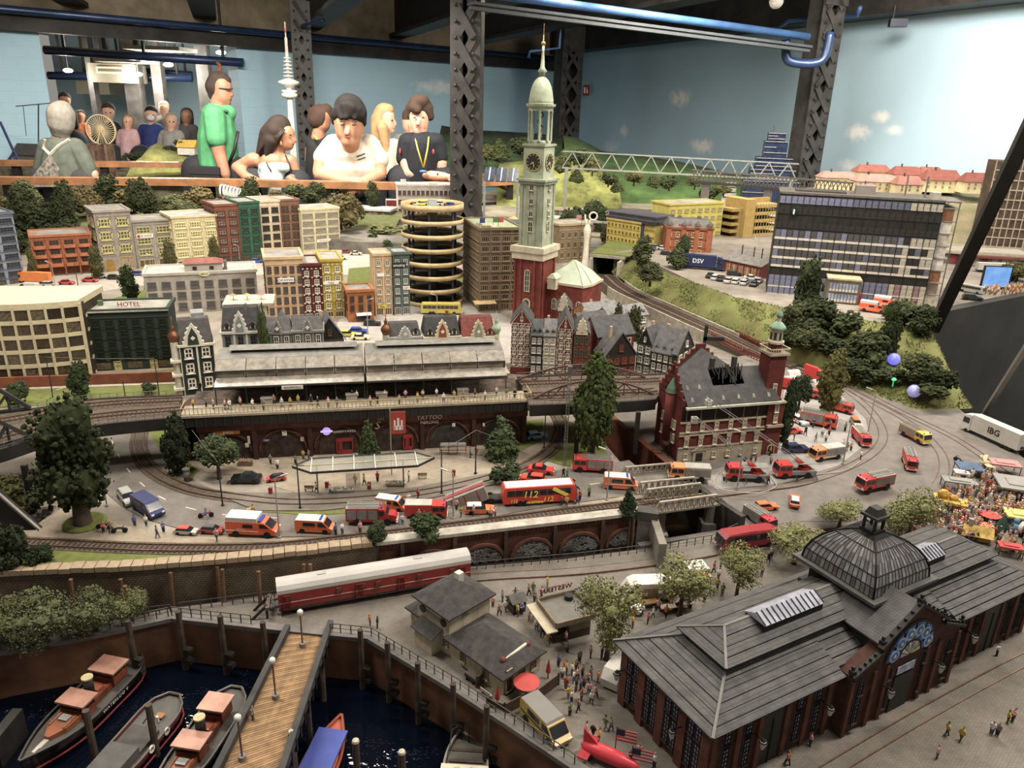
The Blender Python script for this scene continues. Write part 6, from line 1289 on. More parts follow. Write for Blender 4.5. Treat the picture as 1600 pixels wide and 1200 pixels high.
[bpy.data.objects.remove(o)for o in list(t.children)];mog=C('#a8893f',.85,.1);Bx(0,0,0,W*.28,.13,h).o('stair_tower',mog,t);Bx(W*.28,.12,0,W+.05,.13,h*.95).o('rear_wall',mog,t)
for j in E(6):Bx(W*.28,-.004,h*(.04+.155*j),W+.05,.0,h*(.11+.155*j)).o('deck_parapet',C('#b09148',.8,.08),t);Bx(W*.28,0,h*(.05+.155*j),W+.05,.13,h*(.07+.155*j)).o('deck_slab',C('#8f7a40',.8,.08),t)
Bx(-.06,.1,0,0,.11,h*.8).bx(-.016,.02,0,0,.11,h*.8).o('side_decks',C('#8f7636',.8,.1),t)
for j in E(5):Bx(-.06,.018,h*(.14+.15*j),-.014,.1,h*(.2+.15*j)).o('side_parapet',C('#9a8040',.8,.1),t)
for i in E(7):x=W*.3+i*.016;Bx(x,-.0045,0,x+.0025,-.002,h*.9).o('garage_post',C('#8f7a40'),t)
ay(t)
t=aD('engine_shed','long brick model engine shed with broad grey roof beside the hospital',(1126,425),(1187,439),.045,.07,.16,'#6d2d22','#7d7870',1,9,a8=True,z=.095,af='#8d3a2a',aj='pale',bh=True,aW=0,fx=.55,gf=.1,side=False,c4='shed')
for x in(.05,.11,.15,.2):MB().cyl(x*.8,.05,.06,.095,.002,n=6).o('smoke_vent',aI,t)
for i in E(5):Bx(.02+i*.026,-.001,.002,.036+i*.026,0,.036).o('plaster_bay',C('#a8916a'),t)
p=P(914,420);h=HT(p,335);t=ac('hand_sculpture','tall white sculpture of raised arm holding a ring beside church roof','sculpture',p);mw_=C('#cfc4ad',.6,.08)
MB().lathe([(.022,0),(.014,.006),(.012,h*.25),(.010,h*.45),(.012,h*.6),(.015,h*.72),(.008,h*.82)],12).o('arm',mw_,t,True)
for x,hh in((-.010,1.0),(-.004,.92),(.006,.9)):MB().tube([(x*.6,0,h*.76),(x,-.003,h*.86),(x*1.2,0,h*hh)],.0035,6).o('finger',mw_,t,True)
T=MT((.02,0,h*.97))@MR(pi/2,4,'X');MB().tf(T).lathe([(.012,-.004),(.018,-.004),(.018,.004),(.012,.004),(.012,-.004)],20).o('ring',mw_,t,True)
t=ac('flag_on_roof','small flag on a pole above the brown wing beside the sculpture','flag',P(905,410));h=HT(P(905,410),335);MB().cyl(0,0,0,h,.0008,n=5).o('pole',ak,t);Bx(-.022,-.0004,h-.018,0,.0004,h-.003).o('flag_cloth',C('#9c8f9c',.7,.5,90,aH='#b34a48'),t)
a,b=PY(878,262,4.2),PY(1244,282,4.2);b.z=b.z;hh=PY(878,236,4.2).z-a.z
t=ac('overhead_truss','long thin grey steel truss spanning before the painted sky','truss',a,an(a,b));L=(b-a).length;dz=b.z-a.z;mt_=C('#77796f',.5,.1)
MB().bar((0,0,0),(L,0,dz),.008,.008).o('bottom_chord',mt_,t);MB().bar((0,0,hh),(L,0,dz+hh),.008,.006).o('top_chord',mt_,t);n=12
for i in E(n):
 f0,fm,f1=i/n,(i+.5)/n,(i+1)/n
 MB().bar((L*f0,0,dz*f0),(L*fm,0,dz*fm+hh),.005,.005).bar((L*fm,0,dz*fm+hh),(L*f1,0,dz*f1),.005,.005).o('diagonal',mt_,t)
for f in(.02,.98):Bx(L*f-.008,-.008,.06-a.z,L*f+.008,.008,dz*f).o('mast',mt_,t)
a,b=PY(1080,283,4.0),PY(1330,305,3.75);t=ac('railway_bridge','dark grey lattice railway bridge behind the hospital roof','bridge',a,an(a,b));L=(b-a).length;dz=b.z-a.z;md=C('#4c463f',.7,.2)
MB().bar((0,0,0),(L,0,dz),.03,.012).o('deck',aI,t);MB().bar((0,0,.055),(L,0,dz+.055),.01,.008).o('top_chord',md,t);mb=MB()
for i in E(40):f0,f1=i/40,(i+1)/40;mb.bar((L*f0,0,dz*f0),(L*f1,0,dz*f1+.055),.004,.004).bar((L*f0,0,dz*f0+.055),(L*f1,0,dz*f1),.004,.004)
mb.o('lattice',md,t);
for f in(.1,.5,.9):Bx(L*f-.02,-.01,.05-a.z,L*f+.02,.01,dz*f).o('pier',C('#57514a'),t)
def c5(name,ah,aq,Y,m,cA=.5):
 mb=MB();k=len(aq);vs=[]
 for px,py in aq:q=PY(px,py,Y+.0);vs+=[(q.x,q.y,q.z),(q.x,q.y-cA*.5,(q.z+.06)/2+.04),(q.x,q.y-cA,.05),(q.x,q.y+cA*.3,.05)]
 mb.add(vs,[(4*i+j,4*i+j+1,4*i+5+j,4*i+4+j)for i in E(k-1)for j in E(2)]+[(4*i+3,4*i,4*i+4,4*i+7)for i in E(k-1)]);return bf(mb.o(name,m,ax=True),ag='structure')
c5('hill_far','',[(880,212),(900,214),(940,236),(1000,243),(1060,252),(1130,268),(1180,275)],5.6,C('#3f5a24',.95,.3,6,.5),.8)
c5('hill_forest','',[(690,196),(730,203),(780,205),(830,208),(905,216),(930,240)],6.4,C('#2f4420',.95,.4,12,.6),.8)
c5('hill_meadow','',[(780,255),(830,250),(880,243),(915,250),(940,268),(960,276)],5.0,C('#6f7230',.95,.35,9,.6),.5)
p=PY(1205,272,4.55);t=ac('glass_tower','stepped blue glass model tower block before the painted sky','building',(p.x,p.y,.06),-.2);zt_=PY(1205,207,4.55).z-.06;mb_=C('#16223c',.25,.25,30,aB=.7);ms_=C('#6f6d70',.7)
for(w,d,z0,z1)in((.30,.2,0,.42),(.24,.18,.42,.56),(.19,.16,.56,.70),(.12,.12,.70,.90),(.09,.1,.90,1.0)):
 Bx(-w/2,-d/2,zt_*z0,w/2,d/2,zt_*z1).o('glass_tier',mb_,t)
 for k in E(3):zq=zt_*(z0+(z1-z0)*(k+1)/3);Bx(-w/2-.003,-d/2-.006,zq-.004,w/2-(k%2)*w*.5,-d/2+.01,zq).o('balcony_slab',ms_,t)
MB().cyl(-.02,0,zt_,zt_+.035,.0015,n=5).o('aerial',ak,t)
p=PY(1143,275,4.6);t=ac('white_tower_house','pale stacked model house beside the blue glass tower','building',(p.x,p.y,.06),-.2);
for k in E(6):Bx(-.05+.004*k,-.03,k*.028,.05-.004*k,.03,k*.028+.02).o('storey',C('#8d8578',.8,.3,60),t)
c5('hill_suburb','',[(1240,296),(1290,290),(1340,290),(1400,291),(1460,293),(1520,296),(1600,300)],4.0,C('#5d6038',.95,.4,9,.5,aH='#8a7a5c'),.75)
def dL(px0,px1,py,ap,aE,Y,lb,rc):
 a,b=PY(px0,py,Y),PY(px1,py,Y-.02*(px1-px0)/100);t=ac('red_roof_house',lb,'house',(a.x,a.y,a.z),an(a,b));W=(b-a).length;D=.09;e=PY(px0,ap,Y).z-a.z;r=PY(px0,aE,Y).z-a.z
 Bx(0,0,0,W,D,e).o('walls',C('#c2b184',.85,.1,30),t);MB().prism([(-.006,-.006),(W+.006,-.006),(W+.006,D+.006),(-.006,D+.006)],e,r,[(W*.12,D*.45),(W*.88,D*.45),(W*.88,D*.55),(W*.12,D*.55)]).o('roof',C(rc,.85,.12,30),t)
 n=max(3,int(W/.03));ba(t,.008,.012,.004,W-.004,n,[e*.35,e*.68],[C('#cbbb92'),C('#5d5540')]);Bx(W*.3,D*.4,r-.012,W*.34,D*.5,r+.012).o('chimney',C('#4a3a34'),t)
for i,(x0,x1,py,ev,rd,Y,rc)in enumerate(((1335,1388,300,268,257,4.1,'#7a4236'),(1392,1437,300,272,260,4.0,'#743c31'),(1434,1470,298,270,261,4.0,'#7d4638'),(1442,1500,300,281,265,3.85,'#784034'),(1505,1548,302,284,270,3.75,'#763e33'),(1280,1335,300,277,268,3.9,'#8d5f54'),(1336,1400,302,283,272,3.7,'#92665c'),(1400,1440,304,288,275,3.6,'#88564b'),(1345,1370,310,300,288,3.4,'#9a6e66'))):
 dL(x0,x1,py,ev,rd,Y,['large cream barrack with hipped red roof behind the roof mast','cream barrack with red roof next to the largest barrack','small cream barrack with dark red roof in the far row','cream barrack with red roof before the far row end','cream barrack with red roof beside the brown grid tower','low faded red roofed house near the lattice column','low pink roofed house below the largest barrack','low pink roofed house behind the twin masts','tiny pink hipped roof house behind the grey penthouse'][i],rc)
p=PY(1575,330,3.3);t=ac('grid_tower','brown model high-rise with pale window grid behind the diagonal strut','building',(p.x,p.y,.06),-.25);W,h=.17,PY(1575,252,3.3).z-.06
Bx(-W/2,0,0,W/2,.12,h).o('walls',C('#4a3a2c',.7,.3,30),t)
for j in E(10):Bx(-W/2-.002,-.004,h*j/10,W/2+.002,0,h*j/10+.005).o('floor_band',C('#a3947c'),t)
for i in E(8):x=-W/2+W*i/7;Bx(x-.002,-.0035,0,x+.002,0,h).o('mullion',C('#a3947c'),t)
for i,(px,py,Y,w,d,h,c,lb)in enumerate(((572,312,3.85,.24,.1,.05,'#b3aca0','long white platform roof left of the white office block'),(790,322,3.5,.34,.1,.055,'#aaa498','long white platform roof right of the patterned cube'),(905,318,3.68,.26,.1,.05,'#9a948b','long grey modern model shed with red fields behind the church'),(985,305,3.9,.5,.12,.03,'#7d6d55','flat brown platform roof far behind the yellow office'),(880,285,4.2,.3,.1,.03,'#8a7c66','flat tan platform roof behind the clock tower'),(1520,350,2.9,.4,.1,.05,'#a09784','long pale platform roof behind the hospital end'),(1570,395,2.85,.3,.08,.04,'#6d3a2c','red brown low shed behind the video screen'))):
 p=PY(px,py,Y);t=ac('platform_shed',lb,'shed',(p.x-w/2,p.y,.062 if Y>3 else hz),-.15);Bx(0,0,0,w,d,h*.8).o('walls',C('#77706a',.8,.4,40),t);Bx(-.01,-.012,h*.8,w+.01,d+.01,h).o('roof',C(c,.8,.1),t)
 for k in E(9):Bx(w*k/9+.002,-.002,.002,w*k/9+w/14,0,h*.75).o('bay',C(bC.choice(['#3d3936','#8d8578','#7a2a26','#5a5650'])),t)
p=PY(783,283,4.0);t=ac('solar_canopy','sloped solar panel canopy beside the big lattice column','canopy',(p.x,p.y,.06),-.1);h=p.z-.06
for i in E(3):
 x=-.09+i*.06;o=MB().add([(x,0,h),(x+.054,0,h),(x+.054,.06,h+.06),(x,.06,h+.06),(x,0,h-.004),(x+.054,0,h-.004),(x+.054,.06,h+.056),(x,.06,h+.056)],[(0,1,2,3),(7,6,5,4),(0,4,5,1),(1,5,6,2),(2,6,7,3),(3,7,4,0)]).o('solar_panel',C('#3a4150',.2,.2,60,aB=.8),t);MB().bar((x+.027,-.001,h+.001),(x+.027,.059,h+.061),.006,.003).o('panel_rib',C('#a9b4bf'),o)
for x in(-.09,.08):Bx(x,.0,0,x+.01,.01,h).o('leg',C('#8d9094'),t)
p=PY(805,330,3.1);t=ac('grey_house','small grey model house with white framed windows left of church clock stage','house',(p.x,p.y,0),0);h=p.z+.1;Bx(-.06,0,0,.06,.1,.17).o('walls',C('#5d5e60',.8,.1),t)
for j in E(3):
 for x in(-.045,0):Bx(x,-.002,.05+.04*j,x+.03,0,.07+.04*j).o('window',C('#c9c6bd'),t)
p=P(800,360,.02);t=ac('dome_hall','cream domed model hall left of the church tower','building',p);MB().lathe([(.035,0),(.035,.03),(.033,.042),(.024,.058),(.008,.066),(0,.067)],20,0,.05).o('dome',C('#b99a63',.6,.1),t,True);Bx(-.05,.02,0,.05,.1,.02).o('base',C('#8d8578'),t)
# trees and shrubs
a6=[];g=(1+5**.5)/2
for a in(-1,1):
 for b in(-g,g):a6+=[(0,a,b),(a,b,0),(b,0,a)]
a6=[V(v).normalized()for v in a6]
ICO_F=[]
for i in E(12):
 for j in E(i+1,12):
  for k in E(j+1,12):
   if all((a6[x]-a6[y]).length<1.1 for x,y in((i,j),(j,k),(i,k))):
    n=(a6[j]-a6[i]).cross(a6[k]-a6[i]);ICO_F.append((i,j,k)if n.dot(a6[i])>0 else(i,k,j))
def dI(mb,c,r,R):
 q=R.uniform(0,6);cs,sn=cos(q),sin(q);vs=[]
 for v in a6:
  k=r*R.uniform(.65,1.3);vs.append((c[0]+(v.x*cs-v.y*sn)*k,c[1]+(v.x*sn+v.y*cs)*k,c[2]+v.z*k*.85))
 mb.add(vs,ICO_F)
def crown(ag,aK):
 """foliage of unit height (z 0..1) and about unit width"""
 R=random.Random(aK);mb=MB();
 if ag=='round':
  bA=[(0,0,.55,.36)]+[(.24*cos(q)*R.uniform(.8,1.2),.24*sin(q)*R.uniform(.8,1.2),R.uniform(.3,.75),R.uniform(.2,.29))for q in[i*.9+R.random()for i in E(7)]]+[(0,0,.8,.22)];n=850;rl=(.022,.045)
 elif ag=='tall':
  bA=[(R.uniform(-.12,.12),R.uniform(-.12,.12),z,.34-.2*abs(z-.4))for z in(.2,.35,.5,.65,.8,.88)]+[(.25*cos(q),.25*sin(q),R.uniform(.25,.6),.2)for q in E(6)];n=900;rl=(.02,.045)
 elif ag=='cone':
  bA=[(R.uniform(-.04,.04),R.uniform(-.04,.04),z,.42*(1-z)+.05)for z in(.08,.2,.32,.45,.58,.7,.82,.92)];n=420;rl=(.03,.055)
 elif ag=='bush':
  bA=[(R.uniform(-.3,.3),R.uniform(-.3,.3),R.uniform(.3,.65),R.uniform(.2,.34))for i in E(7)];n=380;rl=(.035,.07)
 else:
  bA=[(.28*cos(q)*R.uniform(.6,1.2),.28*sin(q)*R.uniform(.6,1.2),R.uniform(.25,.8),R.uniform(.17,.26))for q in[i*.8+R.random()for i in E(9)]]+[(0,0,.5,.25)];n=150;rl=(.02,.04)
 W=[b[3]**2 for b in bA]
 for i in E(n):
  b=R.choices(bA,W)[0];d=V((R.gauss(0,1),R.gauss(0,1),R.gauss(0,1))).normalized();k=b[3]*R.uniform(.72,1.05);dI(mb,(b[0]+d.x*k,b[1]+d.y*k,max(.02,b[2]+d.z*k)),R.uniform(*rl),R)
 for b in bA:dI(mb,b[:3],b[3]*(.5 if ag=='leafy' else .8),R)
 m=4600 if ag in('leafy',)else 700
 for i in E(m):
  b=R.choices(bA,W)[0];d=V((R.gauss(0,1),R.gauss(0,1),R.gauss(0,1))).normalized();k=b[3]*R.uniform(.85,1.22);c=V((b[0]+d.x*k,b[1]+d.y*k,max(.02,b[2]+d.z*k)))
  u=V((R.gauss(0,1),R.gauss(0,1),R.gauss(0,1))).normalized();v=u.cross(d).normalized();s=R.uniform(.009,.018)if ag=='leafy' else R.uniform(.010,.018)
  mb.add([c-u*s-v*s*.6,c+u*s-v*s*.6,c+u*s*.7+v*s*.7,c-u*s*.7+v*s*.7],[(0,1,2,3)])
 return mb
TC={}
mfol={}
def folmat(c):
 if c not in mfol:
  q=lin(c);d=tuple(x*.62 for x in q);h='#%02x%02x%02x'%tuple(int(255*(x**(1/2.2)))for x in d);mfol[c]=C(c,.9,.3,9,0,aH=h,aB=.15)
 return mfol[c]
def aC(px,py,bq,wpx,ag,aY,ah,name='tree',z=0,a5=None,am=.2,av=None,aK=0,tw=.05,pt=None,cE=None):
 p=pt if pt is not None else(a5(px,py)if a5 else P(px,py,z));H=HT(p,bq);c_=V((p.x,p.y,p.z+H/2));q=c_-V((0,0,CH));cA=(_x*q.x+_y*q.y+_z*q.z).z;w=wpx*cA/F
 t=ac(name,ah,'tree' if name.endswith('tree')else 'shrub',p,bC.uniform(0,6)if cE is None else cE,av)
 key=(ag,aK%3)
 if key not in TC:TC[key]=crown(ag,11+aK%3+len(ag)).mesh(aM,name='foliage')
 o=link('foliage',TC[key],t,(0,0,H*am*.85));s=w*1.12;o.scale=(s,s,H*(1-am*.85));o.material_slots[0].link='OBJECT';o.material_slots[0].material=folmat(aY)
 if am>.04:
  k=('tr',0)
  if k not in TC:TC[k]=MB().lathe([(1.6,0),(1.1,.08),(.9,.4),(.6,1)],8).mesh(C('#4a3b2e',.9,.25,30),True)
  o=link('trunk',TC[k],t,(0,0,-.001));r=w*tw;o.scale=(r,r,H*(am+.35))
 return t
DG='#3d4423'
aC(131,822,636,118,'tall','#343c1c','huge dark green model tree with thick trunk on a round lawn beside the road',am=.17,aK=0,tw=.11)
mb=MB();q=P(133,818);mb.lathe([(.031,0),(.031,.003),(.026,.006)],20,q.x,q.y);bf(mb.o('lawn_disc',aM),ag='structure')
aC(922,727,568,76,'tall','#4c5a24','tall bright green model tree on the lawn between viaduct and canal',am=.22,aK=1,tw=.09)
aC(784,715,650,58,'cone','#4b5a34','bushy spruce before the last station arch',am=.05,aK=1,name='spruce_tree');aC(576,725,653,38,'cone','#47562f','slim spruce before the station arcade beside the red flag',am=.05,name='spruce_tree')
aC(343,748,682,60,'round','#4a5530','drooping green model tree before the first station arch',am=.25,aK=2)
aC(279,742,655,44,'tall','#2f3820','dark ivy climbing the station abutment',am=.02,name='ivy_shrub',aK=2);aC(790,760,726,40,'bush','#3f4c2c','small dark shrub behind the tipped container',name='shrub',am=.03)
aC(589,853,815,30,'round','#46542f','small bush on the wall top beside the stone wall end',am=.1,aK=1,name='shrub');aC(668,846,801,40,'bush','#44552f','leafy bush by the rails in front of the red fire engine',am=.1,aK=2,name='shrub');aC(980,806,760,30,'cone','#34442c','dark little fir at the end of the arched wall',am=.06,name='fir_tree')
aC(127,625,569,36,'tall','#3c4a26','green model tree before the brick boundary wall',am=.06,aK=1);aC(30,638,594,34,'bush','#414c2a','bushy tree above the truss end on the left lawn',am=.06,aK=1);aC(238,617,597,22,'bush','#3f4a2a','small bush on the lawn beside the ornate villa',am=.05,name='shrub')
aC(205,478,420,30,'tall','#34401f','dark green tree on the grass square behind the hotel',am=.15,aK=2)
for px,py,tp,w,lb in((54,441,390,14,'small olive tree at the corner of the orange house'),(154,437,386,22,'olive tree between orange brick house and grey warehouse'),(268,427,378,22,'olive tree before the grey shop and cream factory'),(337,421,372,18,'olive tree before the narrow red brown house')):aC(px,py,tp,w,'tall','#59562c',lb,am=.1)
FG='trees of the wooded slope'
lbl={'#3c4424':'dark green foam tree on the wooded slope behind the town','#6b5f34':'tan autumn foam tree on the wooded slope behind the town','#66693e':'pale green foam tree on the wooded slope behind the town'}
for i,(px,py,tp,w,c)in enumerate(((8,350,307,46,'#6b5f34'),(40,380,297,62,'#3c4424'),(70,372,310,48,'#3c4424'),(45,330,281,40,'#66693e'),(105,372,290,44,'#3c4424'),(112,388,338,34,'#3c4424'),(140,345,290,46,'#6b5f34'),(173,335,278,52,'#3c4424'),(205,338,290,40,'#6b5f34'),(228,348,278,42,'#3c4424'),(270,335,303,40,'#66693e'),(318,335,288,40,'#6b5f34'),(295,340,312,34,'#66693e'),(392,330,281,36,'#3c4424'),(462,320,285,36,'#3c4424'),(492,322,284,34,'#3c4424'),(435,318,298,34,'#6b5f34'),(533,358,298,46,'#6b5f34'),(548,350,302,40,'#6b5f34'),(583,326,287,24,'#3c4424'),(20,400,350,40,'#3c4424'),(85,395,350,40,'#3c4424'))):
 zz=max(0,min(.10,(400-py)/700));aC(px,py,tp,w,('round','tall','bush')[i%3]if c!='#66693e' else 'round',c,lbl[c],z=zz,am=.06,av=FG+' '+lbl[c].split(' foam')[0],aK=i)
for px,py,tp,w,lb in((605,400,376,20,'small tree beside the spiral garage at the parked cars'),(583,388,362,18,'small tree before the brick ramp wall')):aC(px,py,tp,w,'tall','#3f4a26',lb,am=.1)
aC(612,372,345,70,'bush','#6a6a3c','low grassy shrub bank left of the spiral garage',name='shrub',am=.02,z=.01)
for px,py,tp,w,c,lb,k,z in((953,392,340,34,'#54492c','brown leaved tree behind the church roof near the sculpture','tall',.02),(1003,420,371,34,'#48502a','tall green tree at the head of the grassy hill','tall',.075),(1015,447,410,38,'#454b28','second green tree lower on the grassy hill','round',.07),(1066,405,370,24,'#3f4a2a','slim tree before the ornate brick mansion','tall',.09),(1056,424,388,34,'#48502a','green tree at the roadside left of the blue lorry','round',.09),(938,375,325,26,'#3a4426','dark tree behind the white sculpture','tall',.02),(895,372,318,40,'#3f4828','dark tree group behind the brown wing','bush',.03),(925,368,312,40,'#444c2a','dark tree group next to the ring sculpture','round',.03)):aC(px,py,tp,w,k,c,lb,am=.14,z=z,aK=px)
for px,py,tp,w,lb in((962,500,468,20,'small tree between old town roofs beside the curved track'),(985,508,472,26,'round tree among the old town roofs'),(958,508,484,20,'round tree behind the wide brick house')):aC(px,py+50,tp+6,w,'round','#4a4a2a',lb,am=.2)
GT='trees on the hospital slope'
R2=random.Random(5)
for i,(px,py,tp,w)in enumerate(((1255,505,408,40),(1240,530,470,44),(1275,525,462,46),(1300,535,478,44),(1228,548,505,36),(1262,556,510,48),(1300,558,515,44),(1412,508,466,38),(1440,525,482,40),(1395,500,470,28),(1330,570,530,40),(1355,575,512,44),(1382,556,478,32),(1312,590,555,40),(1340,597,560,40),(1368,598,568,34),(1402,600,578,30),(1435,600,552,50),(1462,612,562,40),(1450,624,592,42))):
 yb,yt=575+(px-1250)*.37,485+(px-1250)*.14;aC(px,py,tp,w*1.12,('tall','round','bush','bush')[i%4],('#39431f','#434c27','#353f20','#4a4f2a')[(i*7)%4],['slim dark foam tree','round dark foam tree','bushy dark foam shrub','bushy dark foam shrub'][i%4]+' in the grove on the hospital slope',z=max(0,min(.1,.1*(yb-py)/(yb-yt))),am=.05,av=GT+str(min(2,i%4)),aK=i)
for px,py,tp,w,lb,c,k,b in((1222,705,598,26,'slender dark green tree at the fire station tower','#38472a','tall',None),(1290,655,553,46,'tall yellow green tree among the fire engines','#6f6a30','tall',None),(1247,640,585,34,'small dark tree beside the white tents','#3f4a30','round',None)):aC(px,py,tp,w,k,c,lb,am=.16,aK=1,tw=.06)
LG='#8c8c50'
for px,py,tp,w,lb in((948,1030,905,90,'leafy light green tree beside the western food stall'),(1062,962,878,84,'leafy light green tree above the beer benches'),(1150,935,858,66,'leafy light green tree next to the orange awning'),(1310,828,780,64,'round light green tree left of dome lantern'),(1415,850,765,78,'leafy light green tree right of the dome lantern'),(1240,880,828,76,'low light green tree beside the red vintage bus')):aC(px,py,tp,w,'leafy',LG,lb,a5=G,am=.22,aK=px,tw=.045)
for px,py,tp,w,lb in((15,1012,945,70,'yellow green leafy bush at the far end of the quay wall'),(75,1010,935,100,'large grey green leafy bush hanging over the quay wall'),(150,992,930,76,'grey green leafy bush beside the quay railing'),(208,975,928,56,'yellow green leafy bush at the end of the railing')):aC(px,py,tp,w,'leafy','#6d7040' if w in(70,56)else '#62683f',lb,z=-.05,am=.05,aK=px,name='leafy_bush')
for px,py,tp,w,lb,c in((20,806,738,50,'olive green shrub below the truss bridge','#5a5a2a'),(48,806,756,44,'dark shrub beside the concrete footpath','#3a4222'),(22,890,812,44,'dark upright shrub at the left end of the track','#333c22'),(62,885,852,40,'round clipped dark bush on the front lawn','#2e3a20'),(10,900,862,40,'dark bush at the lawn corner','#333c22')):aC(px,py,tp,w,'bush' if 'clipped' not in lb else 'round',c,lb,am=.02,name='shrub',aK=px)
aC(419,613,487,20,'tall','#4f5a30','green creeper growing up the grey villa',am=.02,name='creeper_shrub')
def tufts(name,polys,n,h,aY,bD=None):
 R=random.Random(3);mb=MB()
 for aq,cnt in polys:
  for i in E(cnt):
   a,b,c=R.sample(aq,3);u,v=R.random(),R.random()
   if u+v>1:u,v=1-u,1-v
   p=a+(b-a)*u+(c-a)*v;q=R.uniform(0,pi);d=V((cos(q),sin(q),0))*h*.5;mb.add([p-d,p+d,p+V((R.uniform(-h,h)*.4,R.uniform(-h,h)*.4,h*R.uniform(.6,1.3)))],[(0,1,2)])
 return bf(mb.o(name,C(aY,.95,.3,60)),'short olive green static grass on the hospital slope','grass',None,'stuff')
gp=[];h0,h1,h2=HH
for i in E(8):
 gp.append(([h0[i],h0[i+1],h1[i],h1[i+1]],900));gp.append(([h1[i],h1[i+1],h2[i],h2[i+1]],900))
tufts('slope_grass',gp,0,.005,'#747a3a')
for i,(px,py,tp,w)in enumerate(((880,268,232,30),(905,262,228,30),(925,275,245,28),(900,285,262,26),(950,292,268,26),(990,290,266,30),(1020,292,268,24),(1045,298,272,28),(1085,296,270,24),(965,300,282,24),(1105,315,290,30),(1130,306,288,26),(780,250,215,34),(812,245,212,30),(760,255,225,26),(1590,330,300,26),(1540,345,320,30),(1588,440,410,40),(1565,436,412,36))):
 aC(0,0,tp,w,('cone','bush','round')[i%3],('#4a5228','#5a5a2c','#3c4524')[(i*5)%3],'small far tree on the meadow behind the railway bridge' if i<15 else 'small tree behind the video screen',pt=PY(px,py,4.4 if i<12 else 5.2)if i<15 else P(px,py,hz),am=.06,av='far meadow trees' if i<15 else 'trees behind the video screen',aK=i)
 # vehicles (x forward, y left, z up)
m_tyre=C('#1c1a19',.8,.1,90);m_hub=C('#a8a39a',.4,.1);aJ=C('#20242a',.12,.1,60,aB=.8);by=C('#e8e2d0',.2,0,aB=.7);dF=C('#8f1f1a',.3,0);b4=C('#2c4fae',.2,0);cF=C('#8b8986',.5,.1,60,a2=.2);aS=C('#cfcac0',.5,.05);cU=C('#9c978e',.45,.1,40,a2=.3)
WH={}
_m0=C
def vmat(c,*a,**k):
 c=c.lstrip('#');c=c if len(c)==6 else ''.join(x*2 for x in c);v=[int(c[i:i+2],16)for i in(0,2,4)]
 if max(v)-min(v)>60:v=[min(255,int(x*1.22))for x in v]
 return _m0('#%02x%02x%02x'%tuple(v),*a,**k)
C=vmat
def aG(t,xs,w,r,th=.004):
 k=round(r,5)
 if k not in WH:WH[k]=MB().tf(MR(pi/2,4,'X')).mi(0).lathe([(r*.55,-th/2),(r,-th/2),(r,th/2),(r*.55,th/2)],12).mi(1).lathe([(r*.55,-th*.35),(r*.55,th*.35)],10).mesh([m_tyre,m_hub],name='wheel')
 for x in xs:
  for y in(-w/2+th*.3,w/2-th*.3):link('wheel',WH[k],t,(x,y,r))
def taper(mb,x0,x1,w0,z0,u0,u1,w1,z1):
 return mb.add([(x0,-w0/2,z0),(x1,-w0/2,z0),(x1,w0/2,z0),(x0,w0/2,z0),(u0,-w1/2,z1),(u1,-w1/2,z1),(u1,w1/2,z1),(u0,w1/2,z1)],[(3,2,1,0),(4,5,6,7),(0,1,5,4),(1,2,6,5),(2,3,7,6),(3,0,4,7)])
def bZ(aY,L=.049,ag='hatch',ar=None,name='car'):
 t=ac(name,'x','car');w=L*.41;h=L*.33;b=C(aY,.3,.04,30,aB=.6);x=L/2;z0=L*.05;zb=L*.19
 pr=[(-x,z0),(x,z0),(x,zb*.75),(x*.93,zb*.93),(x*.42,zb*1.04),(-x*.9,zb*1.06),(-x,zb*.8)]
 o=MB().exy(pr,-w/2,w/2);o.o('body',b,t)
 u0,u1={'hatch':(-x*.78,x*.12),'sedan':(-x*.42,x*.10),'estate':(-x*.86,x*.12),'mini':(-x*.7,x*.25)}[ag];l0,l1={'hatch':(-x*.92,x*.45),'sedan':(-x*.72,x*.42),'estate':(-x*.95,x*.45),'mini':(-x*.9,x*.6)}[ag]
 taper(MB(),l0,l1,w*.94,zb*1.0,u0,u1,w*.76,h*.93).o('windows',aJ,t);taper(MB(),u0-.0003,u1+.0003,w*.77,h*.92,u0+L*.02,u1-L*.02,w*.7,h).o('roof',C(ar,.4,.04)if ar else b,t)
 for sy in(-1,1):MB().box((x*.97,sy*w*.36,zb*.72),(L*.05,w*.2,zb*.2)).o('headlight',by,t);MB().box((-x*.99,sy*w*.38,zb*.75),(L*.03,w*.16,zb*.2)).o('tail_light',dF,t)
 aG(t,(-x*.6,x*.62),w,L*.075,L*.055);return t
